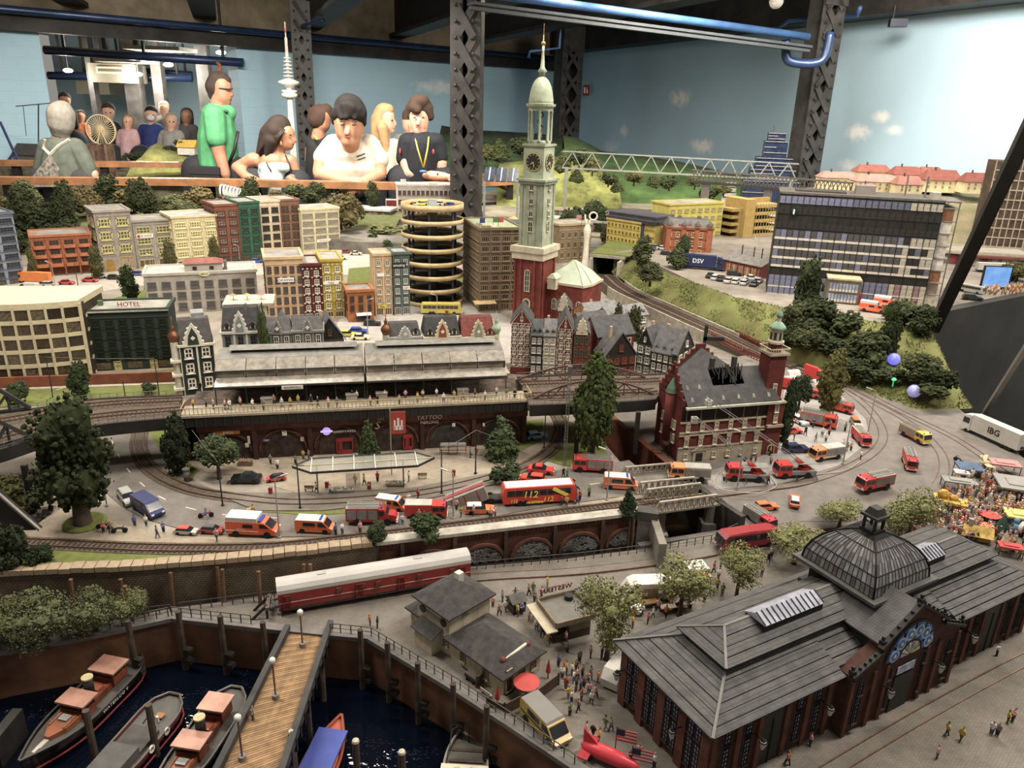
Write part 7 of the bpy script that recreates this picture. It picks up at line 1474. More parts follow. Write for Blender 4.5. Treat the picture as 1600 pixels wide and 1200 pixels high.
def van(aY,L=.06,ar=None,aU=None,bar=False,high=1.0,name='van',aj=True):
 t=ac(name,'x','van');w=L*.36;h=L*.40*high;b=C(aY,.35,.04,30,aB=.5);x=L/2;z0=L*.055
 MB().exy([(-x,z0),(x*.96,z0),(x,h*.38),(x*.82,h*.5),(x*.55,h*.9),(x*.45,h*.97),(-x*.96,h*.97),(-x,h*.9)],-w/2,w/2).o('body',b,t)
 MB().exy([(x*.845,h*.52),(x*.59,h*.88),(x*.57,h*.86),(x*.815,h*.51)][::-1],-w*.44,w*.44).o('windscreen',aJ,t)
 for sy in(-1,1):
  MB().exy([(x*.24,h*.55),(x*.72,h*.55),(x*.5,h*.86),(x*.24,h*.86)],sy*w/2-.0003,sy*w/2+.0003).o('cab_window',aJ,t)
  if aj:Bx(-x*.55,sy*w/2-.0003,h*.58,x*.1,sy*w/2+.0003,h*.84).o('side_window',aJ,t)
  if aU:Bx(-x*.95,sy*w/2-.0004,h*.42,x*.85,sy*w/2+.0004,h*.48).o('stripe',C(aU,.4),t)
  MB().box((x*.97,sy*w*.36,h*.36),(L*.035,w*.18,h*.09)).o('headlight',by,t);MB().box((-x,sy*w*.42,h*.4),(L*.01,w*.1,h*.2)).o('tail_light',dF,t)
 if ar:MB().exy([(-x*.98,h*.9),(x*.54,h*.9),(x*.44,h*1.0),(-x*.96,h*1.0)],-w*.49,w*.49).o('roof',C(ar,.4,.04),t)
 if bar:Bx(x*.3,-w*.35,h,x*.42,w*.35,h*1.06).o('light_bar',b4,t)
 aG(t,(-x*.62,x*.62),w,L*.075,L*.05);return t
def bt(L=.072,dY='#c8501c',name='ambulance'):
 t=ac(name,'x','ambulance');w=L*.33;h=L*.42;x=L/2;z0=L*.06;b=C(dY,.4,.04);wt=aS
 Bx(-x,-w/2,z0,x*.3,w/2,h*.78).o('box_body',b,t);Bx(-x*.98,-w/2*.98,h*.78,x*.28,w/2*.98,h).o('box_top',wt,t)
 MB().exy([(x*.3,z0),(x*.97,z0),(x,h*.34),(x*.86,h*.46),(x*.55,h*.76),(x*.3,h*.78)],-w*.46,w*.46).o('cab',b,t);MB().exy([(x*.87,h*.48),(x*.6,h*.74),(x*.58,h*.72),(x*.84,h*.47)][::-1],-w*.41,w*.41).o('windscreen',aJ,t)
 for sy in(-1,1):
  Bx(-x*.3,sy*w/2-.0003,h*.5,x*.1,sy*w/2+.0003,h*.68).o('side_window',aJ,t);Bx(-x*.99,sy*w/2-.0004,h*.3,x*.3,sy*w/2+.0004,h*.34).o('stripe',wt,t);MB().exy([(x*.36,h*.5),(x*.76,h*.5),(x*.56,h*.7),(x*.36,h*.7)],sy*w*.46-.0003,sy*w*.46+.0003).o('cab_window',aJ,t);MB().box((x*.98,sy*w*.34,h*.32),(L*.03,w*.16,h*.08)).o('headlight',by,t)
  a9('RETTUNG',h*.1,wt,t,(-x*.35,sy*(w/2+.0004),h*.4),rot=(pi/2,0,0 if sy<0 else pi),ext=.0001)
 Bx(x*.3,-w*.4,h*.78,x*.42,w*.4,h*.86).o('light_bar',b4,t);aG(t,(-x*.6,x*.66),w,L*.07,L*.05);return t
def aN(L,w,h=.0025):
 mb=MB()
 for sy in(-1,1):mb.bar((0,sy*w/2,0),(L,sy*w/2,0),.0010,.0010).bar((0,sy*w/2,h),(L,sy*w/2,h),.0008,.0008)
 n=max(4,int(L/.006))
 for i in E(n+1):x=L*i/n;mb.bar((x,-w/2,0),(x,w/2,0),.0007,.0007)
 return mb
def az(dY='#a8281f',body='#a8281f',L=.075,shut=True,roofm=None,ladder=True,white='#cfcac0',aU=None,nose=False,name='fire_engine',tank=None):
 t=ac(name,'x','fire engine');w=L*.32;h=L*.40;x=L/2;z0=L*.07;b=C(dY,.35,.05,30,aB=.5);b2=C(body,.4,.05,30)
 c0=x*.28
 if nose:
  MB().exy([(c0,z0),(x*.7,z0),(x*.66,h*.5),(x*.5,h*.88),(c0,h*.88)],-w/2,w/2).o('cab',b,t);MB().exy([(x*.66,z0),(x*.98,z0),(x,h*.35),(x*.9,h*.5),(x*.66,h*.54)],-w*.36,w*.36).o('bonnet',b,t);wx=(x*.665,x*.51)
 else:
  MB().exy([(c0,z0),(x,z0),(x,h*.45),(x*.93,h*.85),(x*.86,h*.9),(c0,h*.9)],-w/2,w/2).o('cab',b,t);wx=(x*1.0,x*.945)
 MB().exy([(wx[0]+.0004,h*.5),(wx[1]+.0004,h*.82),(wx[1]-.001,h*.82),(wx[0]-.001,h*.5)][::-1],-w*.44,w*.44).o('windscreen',aJ,t)
 Bx(-x,-w/2,z0*1.2,c0-.0008,w/2,h*.92).o('body',b2,t)
 for sy in(-1,1):
  for k in E(2):Bx(c0+(wx[1]-c0)*(.08+.46*k),sy*w/2-.0003,h*.54,c0+(wx[1]-c0)*(.48+.44*k),sy*w/2+.0003,h*.8).o('cab_window',aJ,t)
  if shut:
   for k in E(3):Bx(-x*.95+(x*.95+c0)*k/3,sy*w/2-.0004,h*.34,-x*.95+(x*.95+c0)*(k+.9)/3,sy*w/2+.0004,h*.84).o('roller_shutter',cF if not tank else C(tank),t)
  if aU:Bx(-x,sy*w/2-.0005,h*.26,x*.98,sy*w/2+.0005,h*.33).o('stripe',C(aU),t)
  MB().box((x*.99,sy*w*.36,h*.27),(L*.025,w*.16,h*.09)).o('headlight',by,t)
 Bx(x*.96,-w*.5,z0,x*1.03,w*.5,h*.2).o('bumper',C(white,.5),t);Bx(-x*.99,-w*.48,h*.92,c0,w*.48,h*.94).o('roof_deck',C(roofm or '#8b8780',.6,.1),t)
 for sy in(-1,1):MB().cyl(wx[1]-L*.05,sy*w*.34,h*.88,h*.98,.0013,n=6).o('beacon',b4,t)
 if ladder:o=aN(L*.75,w*.32).o('roof_ladder',cU,t,bE=(-x*.95,w*.15,h*.98));aN(L*.6,w*.22).o('roof_ladder',cU,t,bE=(-x*.9,-w*.25,h*.96))
 aG(t,(-x*.55,x*.62),w,L*.078,L*.06);return t
def bo(L=.075,ang=.6,cE=0,ln=.13,basket=True,dY='#a8281f'):
 t=az(dY,'#9a948c',L,False,'#7d7870',False,name='ladder_truck');t['category']='fire engine';w=L*.32;h=L*.4;x=L/2
 for o in list(t.children):
  if o.name.split('.')[0]=='body':bpy.data.objects.remove(o)
 Bx(-x,-w/2,L*.09,x*.27,w/2,h*.45).o('chassis_body',cF,t)
 MB().cyl(-x*.45,0,h*.45,h*.62,w*.42,n=14).o('turntable',C(dY,.4),t);
 T=MT((-x*.45,0,h*.72))@MR(cE,4,'Z')@MR(-ang,4,'Y')
 MB().tf(T).bx(-.012,-w*.3,-.003,.018,w*.3,.003).o('ladder_cradle',C(dY,.4),t)
 a=aN(ln*.6,w*.38,.004);b=aN(ln*.55,w*.28,.0035)
 mb=MB().tf(T);mb.add(a.v,a.f);o=mb.o('ladder',cU,t);mb=MB().tf(T@MT((ln*.47,0,.0012)));mb.add(b.v,b.f);mb.o('ladder_extension',cU,o)
 if basket:MB().tf(T@MT((ln*1.02,0,-.002))@MR(ang,4,'Y')).bx(-.004,-.006,-.004,.006,.006,-.003).bx(-.004,-.006,-.004,-.003,.006,.006).bx(.005,-.006,-.004,.006,.006,.006).bx(-.004,-.006,-.004,.006,-.005,.006).bx(-.004,.005,-.004,.006,.006,.006).o('rescue_basket',C('#b8b2a6'),o)
 for sx in(-.9,.1):
  for sy in(-1,1):MB().bar((x*sx,sy*w*.4,.008),(x*sx,sy*w*1.0,.002),.0016,.0016).o('outrigger',aI,t)
 return t
def bus(aY,L=.12,ar='#cfcac0',name='coach',old=False,rk=None,dec=None):
 t=ac(name,'x','bus');w=L*.215 if not old else L*.24;h=L*.27;x=L/2;b=C(aY,.3,.04,30,aB=.6);z0=L*.04
 if old:pr=[(-x,z0),(x*.97,z0),(x,h*.4),(x*.93,h*.8),(x*.8,h*.98),(-x*.8,h*1.0),(-x*.95,h*.9),(-x,h*.6)]
 else:pr=[(-x,z0),(x*.98,z0),(x,h*.35),(x*.97,h*.7),(x*.92,h),(-x*.97,h),(-x,h*.8)]
 MB().exy(pr,-w/2,w/2).o('body',b,t)
 if not old:Bx(-x*.94,-w*.42,h*.985,x*.86,w*.42,h*1.02).o('roof',C(ar,.4,.04),t)
 else:MB().exy([(-x*.9,h*.9),(x*.88,h*.88),(x*.8,h*1.0),(0,h*1.06),(-x*.82,h*1.02)],-w*.42,w*.42).o('roof',C(ar,.3,.04),t)
 for sy in(-1,1):
  n=8
  for k in E(n):Bx(-x*.9+1.72*x*k/n,sy*w/2-.0003,h*.55,-x*.9+1.72*x*(k+.93)/n,sy*w/2+.0004,h*.86).o('side_window',aJ,t)
  MB().box((x*.985,sy*w*.36,h*.2),(L*.02,w*.16,h*.1)).o('headlight',by,t)
 MB().exy([(x*1.003,h*.38),(x*.975,h*.86),(x*.95,h*.86),(x*.97,h*.38)][::-1],-w*.44,w*.44).o('windscreen',aJ,t)
 if not old:
  for sy in(-1,1):MB().bar((x*.97,sy*w*.48,h*.9),(x*1.04,sy*w*.56,h*.75),.0012,.002).o('mirror',aI,t)
 aG(t,(-x*.55,-x*.4,x*.62)if not old else(-x*.6,x*.62),w,L*.042,L*.03);return t
def bB(dY,box,L=.14,name='lorry',s=None,fg='#222',split=.26,hh=.30):
 t=ac(name,'x','lorry');w=L*.165;h=L*hh;x=L/2;b=C(dY,.4,.04);c0=x-L*split*.62
 MB().exy([(c0,L*.035),(x,L*.035),(x,h*.5),(x*.97,h*.88),(c0+L*.02,h*1.0),(c0,h*.98)],-w/2,w/2).o('cab',b,t);MB().exy([(x*1.003,h*.48),(x*.972,h*.84),(x*.95,h*.84),(x*.98,h*.48)][::-1],-w*.44,w*.44).o('windscreen',aJ,t)
 o=Bx(-x,-w/2,L*.06,c0-L*.015,w/2,h*1.06).o('box_body',C(box,.5,.04),t);Bx(-x*.98,-w*.3,L*.03,c0,w*.3,L*.06).o('chassis',aI,t)
 for sy in(-1,1):
  MB().exy([(c0+L*.02,h*.5),(x*.95,h*.5),(x*.93,h*.8),(c0+L*.02,h*.8)],sy*w/2-.0003,sy*w/2+.0003).o('cab_window',aJ,t);MB().box((x,sy*w*.36,h*.16),(L*.012,w*.16,h*.08)).o('headlight',by,t)
  if s:a9(s,h*.46,C(fg,.5,0),o,(-x*.15,sy*(w/2+.0003),h*.62),rot=(pi/2,0,0 if sy<0 else pi),ext=.0002,dt=.0003)
 if s:a9(s,h*.2,C(fg,.5,0),o,(-x-.0003,-w*.15,h*.3),rot=(pi/2,0,-pi/2),ext=.0002,dt=.0002)
 aG(t,(-x*.75,-x*.62,-x*.48,c0+L*.05),w,L*.03,L*.025);return t
def aA(t,p,deg,ah,av=None,s=1):
 t.location=p;t.rotation_euler[2]=rad(deg);t['label']=ah;t.scale=(s,s,s)
 if av:t['group']=av
 return t
Z1=.0012
def S(px,py,z=Z1):return P(px,py,z)
RD,OR='#a3281c','#c05a22'
aA(bZ('#9a9890',.05,'estate'),S(200,782),-48,'silver estate car driving behind blue van');aA(van('#2a3160',.064),S(232,800),-38,'dark blue van on the bend of the left road')
aA(bZ('#b8b0a4',.033,'mini',ar='#a8371f',name='small_car'),S(291,833),-3,'tiny white and orange car parked on the pavement');aA(bZ('#8f2a22',.034,'mini',ar='#55524f',name='small_car'),S(331,831),-3,'tiny red and grey car parked beside the ambulance')
aA(bt(.075),S(397,833),-3,'large orange and white box ambulance on the left road');aA(van(OR,.056,'#cfcac0',None,True),S(493,829),-2,'orange minibus with white roof behind the fire engines');aA(van(OR,.05,'#cfcac0',None,True),S(612,794),-12,'orange minibus with white roof in the far lane')
aA(az('#8f1f1c','#8f1f1c',.078,True,None,True,nose=True),S(582,815),4,'old dark red fire engine with bonnet and rolled ladders');aA(az('#a12a22','#a12a22',.066,False,'#b3aca0',False),S(666,806),3,'plain red fire engine with pale roof deck')
aA(bZ(OR,.046,'estate',ar='#c9c4ba'),S(749,800),5,'orange and white estate car in front of the coach');
b112=aA(bus('#b02a1a',.124),S(842,783),11,'red tour coach with yellow 112 lettering');h=.124*.27;w=.124*.215
for sy in(-1,1):
 for s_,x,z,k in(('112',-.018,.6,.017),('112',.012,.3,.012),('112',-.045,.3,.008),('FEUERWEHR',-.01,.18,.005)):a9(s_,k,C('#c9b32a',.5,0),b112,(x*(-sy),sy*(w/2+.0008),h*z),rot=(pi/2,0,0 if sy<0 else pi),ext=.0002,shear=.15,dt=.0002)
 MB().bar((.02*(-sy),sy*(w/2+.0006),h*.88),(.045*(-sy),sy*(w/2+.0006),h*.45),.0006,.006).o('yellow_band',C('#c9b32a',.5,0),b112)
t=ac('tipped_container','grey and red load container tilted off a lorry behind the coach','container',S(738,784),rad(8));T=MR(-.38,4,'Y')
MB().tf(T).bx(-.038,-.012,.0,.028,.014,.024).o('box',C('#8d857c',.6,.1),t);MB().tf(T).bx(-.038,-.005,.0241,.028,.004,.0255).o('red_top',C('#7a2f2c'),t)
for x in(-.03,-.008,.014):MB().tf(T).bx(x,-.0125,.001,x+.0015,-.012,.023).o('red_rib',C('#8a2a26'),t)
Bx(.0,-.01,.002,.05,.01,.008).o('lorry_frame',aI,t);aG(t,(.01,.03),.022,.0055)
aA(bZ('#b8391f',.045,'hatch',name='car'),S(832,752),170,'orange red hatchback hidden behind the coach');aA(bZ('#b0281f',.047,'sedan'),S(845,738),-8,'bright red saloon beside the tram curve')
aA(az('#b0301f','#b0301f',.072,True),S(925,735),176,'red fire engine facing left beside the tall green tree');aA(van(OR,.058,'#cfcac0','#cfcac0',True,1.05,name='ambulance_van'),S(969,762),-4,'orange ambulance van waiting before canal bridge')
aA(az('#b86a32','#b8a07c',.072,True,'#9a958a',False,aU='#d8d0c0'),P(1076,748,.002),176,'orange and white fire engine crossing the canal bridge')
aA(bo(.074,.66,.12,.15),S(1165,748),178,'red turntable ladder truck with raised ladder before the station door');aA(bo(.074,.58,.08,.235),S(1240,743),188,'red turntable ladder truck with ladder reaching the burnt roof')
aA(az('#b86a32','#b0a894',.068,True,'#b3aca0',False,aU='#d8d0c0'),S(1290,716),200,'orange and white fire engine beside the square lamp');aA(az('#b03a1f','#b03a1f',.074,True),S(1278,664),-28,'large red fire engine parked behind the slender tree');aA(az('#b0321f','#b0321f',.058,False),S(1311,642),-38,'short red fire engine under the yellow green tree')
aA(az('#a8281f','#a8281f',.06,False,'#c9c2b4',True),S(1344,690),-92,'red fire engine facing the market with white bumper');aA(bZ('#c9b8a4',.04,'estate',ar='#b5572a'),S(1337,664),-95,'white and orange car behind the red fire engine')
aA(az('#b09a2c','#b5852c',.066,True,None,True,aU='#a8361f'),S(1428,686),-72,'yellow fire engine on the curved street rails');aA(az('#9c281f','#9c281f',.062,False,None,True,aU='#a8903c'),S(1420,727),-108,'red fire engine with yellow stripe behind the yellow one')
aA(az('#a3281f','#a3281f',.07,True,'#a8a296',True,tank='#6d6963'),S(1365,762),202,'red fire engine with grey tank body in open street');aA(bZ('#b5532a',.04,'hatch',ar='#c9c4ba'),G(1241,786),72,'orange hatchback with white roof driving away');aA(bZ('#bf5a20',.04,'hatch'),G(1196,795),12,'orange hatchback half hidden by a red truck')
aA(az('#a3242a','#8d8a86',.06,True,'#a8a296',True),G(1186,818),-62,'red fire engine with grey box beside the canal railing')
t=aA(bus('#6d1a1f',.105,'#7d2226','vintage_bus',True),G(1167,851),196,'dark red vintage bus with rounded shiny roof')
a,b=P(1591,708,Z1),P(1507,670,Z1);t=aA(bB('#c9c4ba','#c2bcb0',(b-a).length*1.05,s='IBG'),a.lerp(b,.5),math.degrees(an(a,b)),'long white articulated lorry with IBG lettering at layout edge')
aA(van('#a08238',.068,'#77736c','#2a2623',name='van'),P(852,1140,-.05),-55,'gold and black van with ribbed roof on the quay')
aA(bZ('#1d1c1d',.05,'sedan'),S(385,752,.0014),184,'black sports saloon parked before the arcade');aA(bZ('#a32f2c',.033,'mini',ar='#2a2725',name='small_car'),S(431,750,.0014),200,'tiny red and black car on station forecourt');aA(bZ('#4f8f98',.042,'hatch'),S(838,684),20,'turquoise car behind the viaduct pillar')
for px,py,c,lb,dg,k in((18,457,'#5a1f1f','dark red car at the edge of the town street',5,'sedan'),(78,447,'#b3b0aa','silver car behind the white delivery van',5,'hatch'),(104,444,'#a02f2a','red car between silver car and junction',5,'sedan'),(141,440,'#a02f2a','red car passing the grey warehouse',5,'sedan'),(158,434,'#b0aea8','silver car at the warehouse gate',8,'hatch'),(180,436,'#2c2b2b','black car before the grey shop',5,'hatch'),(217,430,'#38477c','blue car behind the small street tree',5,'hatch'),(76,462,'#26282a','black car before the curved office',5,'sedan'),(372,412,'#3a3f4c','dark blue car before the green town house',8,'sedan'),(402,410,'#2f4a8c','bright blue car at the bank attic',8,'hatch'),(370,416,'#b8b6b0','white car behind the bank roof',8,'hatch'),(481,405,'#35468a','blue car before the cream office house',5,'hatch'),(503,402,'#232426','black car at the office house',5,'hatch'),(541,395,'#7d2a2a','dark red car next to the white van',5,'hatch'),(556,398,'#c2bda8','cream car before the yellow truck',5,'sedan'),(582,393,'#2b2b2b','black car right of the yellow truck',5,'hatch'),(597,390,'#6d6f73','grey car by the garage ramp',5,'hatch'),(533,405,'#c5c2ba','white car in the parking row',5,'sedan'),(560,520,'#2a3f86','blue car on the villa parking',5,'hatch'),(563,530,'#cbbd8c','cream taxi on the villa street',5,'sedan'),(543,525,'#9a9a34','yellow green car on the villa parking',5,'hatch'),(582,508,'#24282a','black car behind the villa hedge',5,'hatch')):
 aA(bZ(c,.05,k),P(px,py,.001),dg,lb)
aA(bB('#c06a1c','#c06a1c',.12,split=.3),P(54,442,.001),175,'bright orange lorry before the orange brick house');aA(van('#c9c5bc',.062,aj=False),P(45,453,.001),180,'white delivery van in the town street');aA(van('#c9c5bc',.06,aj=False),P(523,400,.001),180,'white van parked before the office house');aA(bB('#c29a1c','#c29a1c',.085,split=.3),P(560,390,.001),180,'yellow delivery truck at the brick ramp')
aA(bus('#9c8c22',.125,'#a8952a'),P(690,490,.001),4,'olive yellow tour coach before the spiral garage')
c,r,h,n=GAR
for k,cc in enumerate(('#3a447c','#c2bdb2','#b09a2c','#8d2f2a','#c9c4ba','#a5a29c')):
 q=.6+k*.85;aA(bZ(cc,.045,'hatch'),(c.x+r*.62*cos(q),c.y+r*.62*sin(q),c.z+h*(n+.02)/(n+.18)+.002),math.degrees(q)+90,'%s car parked on the top deck of the spiral garage'%['blue','white','yellow','red','cream','silver'][k])
aA(bB('#1f2c50','#1f2c50',.15,s='DSV',fg='#d8d8d8',hh=.3),P(1095,420,hz+.001),-18,'dark blue lorry with white lettering on the hospital road')
PC=[('#3f4d7a','blue'),('#b5b2aa','silver'),('#25262a','black'),('#c9c6be','white'),('#7d2624','red'),('#3f6d6a','teal')]
for i,(px,py,k,dg)in enumerate(((1025,388,0,-10),(1035,390,1,-10),(1047,391,3,-10),(1113,407,5,-12),(1124,411,3,-12),(1136,409,0,-12),(1138,415,2,-12),(1165,417,3,-12),(1190,424,4,-12),(1192,430,2,-12),(1110,433,2,60),(1118,436,3,60),(1127,438,2,60),(1138,441,1,60),(1150,442,3,60),(1163,444,1,60),(1178,446,2,60),(1147,430,2,-12),(1185,441,1,60),(1174,437,3,-12),(936,372,2,0),(1042,398,2,-10),(1084,403,2,-10))):
 aA(bZ(PC[k][0],.05,('hatch','sedan','estate')[i%3]),P(px,py,hz+.0005 if px>1000 else .001),dg,'%s car parked near the hospital road'%PC[k][1],'%s cars near the hospital road'%PC[k][1])
for px,lb in((967,'white caravan beside the yellow office stair core'),(986,'second white caravan towards the ornate mansion')):
 t=ac('caravan',lb,'caravan',P(px,384,.05),-.1);MB().exy([(-.02,.004),(.02,.004),(.022,.02),(.016,.032),(-.018,.032),(-.022,.018)],-.012,.012).o('body',aS,t);Bx(-.01,-.0125,.016,.01,-.012,.025).o('window',aJ,t);aG(t,(0,),.024,.005)
aA(bt(.07),P(1363,487,hz+.001),-30,'orange ambulance parked before the hospital entrance');aA(bt(.07),P(1384,479,hz+.001),-30,'second orange ambulance nearer to the hospital wall')
aA(bus('#c2bcb0',.085,'#b8b2a6','white_coach'),P(1514,456,hz+.001),-50,'white bus with orange stripe near the diagonal strut');aA(bZ('#3a3a3c',.055,'estate'),P(1519,468,hz+.001),-20,'dark grey pickup car at the plateau edge')
aA(bB('#b5a824','#b3b0a8',.14,split=.25,hh=.22),P(1555,425,hz+.001),0,'yellow and silver tank lorry behind the video screen')
aA(bB('#a8281f','#a33020',.06,hh=.42),S(1235,608),-20,'red box fire truck behind the fire station tower');aA(az('#b83a1f','#b83a1f',.06,True),S(1262,620),-25,'orange red fire engine behind the dark tree');aA(bB('#b0281f','#b3241c',.05,hh=.6,split=.4),S(1269,592),-60,'bright red command truck beside the yellow green tree');aA(bZ('#c9c6be',.045,'estate'),S(1248,660),-70,'silver car parked behind the fire station');aA(bZ('#8d2a2a',.042,'hatch'),S(1234,655),-70,'dark red car parked behind the fire station');aA(bZ('#b8351f',.042,'hatch'),S(1236,676),10,'red command car under the slender tree');aA(bZ('#2a3050',.05,'hatch'),S(1243,705),10,'dark blue car behind the second ladder truck')
for px,py,lb in((1237,590,'white dome tent behind the fire station tower'),(1232,600,'second white tent beside the red box truck'),(1277,605,'white awning beside red command truck')):
 t=ac('rescue_tent',lb,'tent',S(px,py),.3);MB().ext([(-.012,0),(.012,0),(.012,.010),(.008,.018),(0,.021),(-.008,.018),(-.012,.010)],-.016,.016).o('canopy',aS,t)
def dQ(px,py,dg,lb,c='#7d2a2a'):
 t=ac('motorbike',lb,'motorbike',S(px,py),rad(dg));aG(t,(-.008,.008),.0016,.0036,.0016);MB().tube([(-.008,0,.004),(-.003,0,.0075),(.003,0,.0075),(.0085,0,.0035)],.0016,6).o('frame',C(c),t);MB().bar((.006,-.004,.010),(.006,.004,.010),.0007).bar((.006,0,.010),(.008,0,.004),.0008).o('handlebar',aI,t)
dQ(322,808,15,'dark red motorbike riding on the left road');dQ(187,832,10,'black scooter on the pavement beside big tree','#222');dQ(163,826,0,'black scooter next to the benches','#333');dQ(1497,722,100,'black bicycle behind the white lorry','#222')
p=P(950,1192,-.05);t=ac('parade_rocket','red rocket shaped parade car with fins beside two flags','vehicle',p,rad(-28));T=MR(pi/2,4,'Y')
MB().tf(MT((-.032,0,.011))@T).lathe([(.002,0),(.006,.004),(.009,.02),(.0085,.045),(.005,.062),(.001,.068)],12).o('fuselage',C('#a81e2a',.35,.05),t,True);MB().exy([(-.03,.016),(-.012,.019),(-.03,.034)],-.0008,.0008).o('tail_fin',C('#a81e2a',.35),t)
for sy in(-1,1):Bx(-.03,sy*.006,.009,-.018,sy*.018,.0105).o('side_fin',C('#8d1822'),t)
aG(t,(-.02,.02),.014,.004)
for px,py,bq,lb in((960,1182,1135,'striped flag with blue corner on a thin pole beside the red rocket'),(985,1203,1165,'second striped flag behind the rocket nose')):
 p=P(px,py,-.05);h=HT(p,bq);t=ac('striped_flag',lb,'flag',p,rad(-15));MB().cyl(0,0,0,h,.0006,n=5).o('pole',ak,t)
 for k in E(7):Bx(.0005,-.0004,h-.003-.0022*(k+1),.022,.0004,h-.003-.0022*k).o('stripe',C('#a03030' if k%2==0 else '#d6cec4',.7,.05),t)
 Bx(.0005,-.0006,h-.011,.009,.0006,h-.003).o('blue_corner',C('#25304f'),t)
C=_m0
# figures grown from tapered limbs into one skin
def bk(mb,a,b,ra,rb,n=8):
 a,b=V(a),V(b);d=b-a;L=d.length
 if L<1e-6:d=V((0,0,1));L=1e-6
 d=d.normalized();u=d.cross(V((0,0,1)))
 if u.length<1e-3:u=V((1,0,0))
 u.normalize();w=u.cross(d);at=[]
 for k in E(4):q=-pi/2+pi/2*(k+.15)/4;at.append((a+d*(ra*sin(q)),ra*cos(q)))
 at.append((a,ra));at.append((b,rb))
 for k in E(1,5):q=pi/2*(k-.15)/4;at.append((b+d*(rb*sin(q)),rb*cos(q)))
 vs=[]
 for c,r in at:vs+=[c+u*r*cos(2*pi*i/n)+w*r*sin(2*pi*i/n)for i in E(n)]
 k=len(at);fs=[(j*n+i,j*n+(i+1)%n,(j+1)*n+(i+1)%n,(j+1)*n+i)for j in E(k-1)for i in E(n)]+[tuple(E(n-1,-1,-1)),tuple(E((k-1)*n,k*n))]
 mb.add(vs,fs)
TMP=bpy.data.scenes.new('tmp')
def skin(mb,voxel,ax=3,fac=.5,dec=None):
 me=mb.mesh(aS);o=bpy.data.objects.new('tmp',me);TMP.collection.objects.link(o)
 r=o.modifiers.new('r','REMESH');r.mode='VOXEL';r.voxel_size=voxel
 s=o.modifiers.new('s','SMOOTH');s.factor=fac;s.iterations=ax
 if dec:d=o.modifiers.new('d','DECIMATE');d.ratio=dec
 vl=TMP.view_layers[0];vl.update();dg=vl.depsgraph;bz=bpy.data.meshes.new_from_object(o.evaluated_get(dg));bpy.data.objects.remove(o);bz.materials.clear();return bz
def segd(p,a,b):
 ab=b-a;t=max(0,min(1,(p-a).dot(ab)/max(1e-12,ab.dot(ab))));return(p-a-ab*t).length
def paint(me,bR,ch):
 for m in ch:me.materials.append(m)
 for f in me.polygons:
  c=V(f.center);f.material_index=min(bR,key=lambda k:segd(c,V(k[0]),V(k[1]))-.5*(k[2]+k[3]))[4]
 me.polygons.foreach_set('use_smooth',[True]*len(me.polygons));return me
def mini(a4):
 """limbs of a 1-unit tall figure facing -y: 0 trousers, 1 top, 2 skin, 3 hair"""
 c=[];dJ=.48
 if a4=='walk':fl,fr_=(.07,-.13),(-.06,.13)
 elif a4=='wide':fl,fr_=(.13,0),(-.13,.02)
 else:fl,fr_=(.06,-.01),(-.06,.02)
 if a4=='sit':
  for s in(-1,1):c+=[((.06*s,0,.22),(.08*s,-.2,.24),.07,.055,0),((.08*s,-.2,.24),(.08*s,-.22,.03),.055,.04,0)]
  dz=-.25
 else:
  for s,f in((1,fl),(-1,fr_)):c+=[((.06*s,0,dJ),(f[0],f[1]*.5-.02,.26),.075,.058,0),((f[0],f[1]*.5-.02,.26),(f[0],f[1],.03),.055,.04,0),((f[0],f[1],.02),(f[0],f[1]-.07,.015),.035,.03,0)]
  dz=0
 c+=[((0,0,dJ+.02+dz),(0,0,.62+dz),.095,.10,1),((0,0,.62+dz),(0,.0,.76+dz),.105,.10,1),((-.10,0,.77+dz),(.10,0,.77+dz),.055,.055,1),((0,0,.80+dz),(0,0,.86+dz),.04,.04,2),((0,-.005,.91+dz),(0,-.01,.935+dz),.068,.065,2),((0,.02,.945+dz),(0,.01,.955+dz),.066,.062,3)]
 arms={'stand':((.15,.0,.60),(.16,-.03,.47)),'walk':((.16,.06,.60),(.15,-.02,.48)),'point':((.17,-.1,.68),(.15,-.25,.70)),'wide':((.2,-.02,.66),(.28,-.08,.58)),'fold':((.16,-.03,.6),(.05,-.13,.62)),'sit':((.15,-.03,.36),(.1,-.15,.30))}[a4]
 for s in(-1,1):
  e,h=arms
  if a4=='point' and s<0:e,h=((.15,0,.6),(.16,-.03,.47))
  if a4=='walk' and s<0:e=(e[0],-e[1],e[2]);h=(h[0],-.1,h[2]+.02)
  z=dz if a4!='sit' else 0
  c+=[((.12*s,0,.76+dz),(e[0]*s,e[1],e[2]),.045,.038,1),((e[0]*s,e[1],e[2]),(h[0]*s,h[1],h[2]),.036,.028,2)]
 return c
dA={}
for k in('stand','walk','point','wide','fold','sit'):
 bR=mini(k);mb=MB()
 for a,b,ra,rb,_ in bR:bk(mb,a,b,ra,rb,6)
 dA[k]=(skin(mb,.032,1,.5,.45),bR)
dC=C('#b98a6a',.7,.05);hairs=[C(c,.8,.05)for c in('#2b211b','#4b3524','#8a6a3c','#8d857b','#191614')]
dh=[('red','#a8352c'),('white','#ddd6ca'),('blue','#56689a'),('black','#262422'),('yellow','#c2a236'),('green','#6d8258'),('orange','#c46a2c'),('grey','#77736e'),('brown','#8d6f56'),('pink','#cf9c9c')]
PANTS=['#2c2f3c','#3f3c3a','#5a4a3c','#8b8272','#1f1d1c','#4a566e']
FM={}
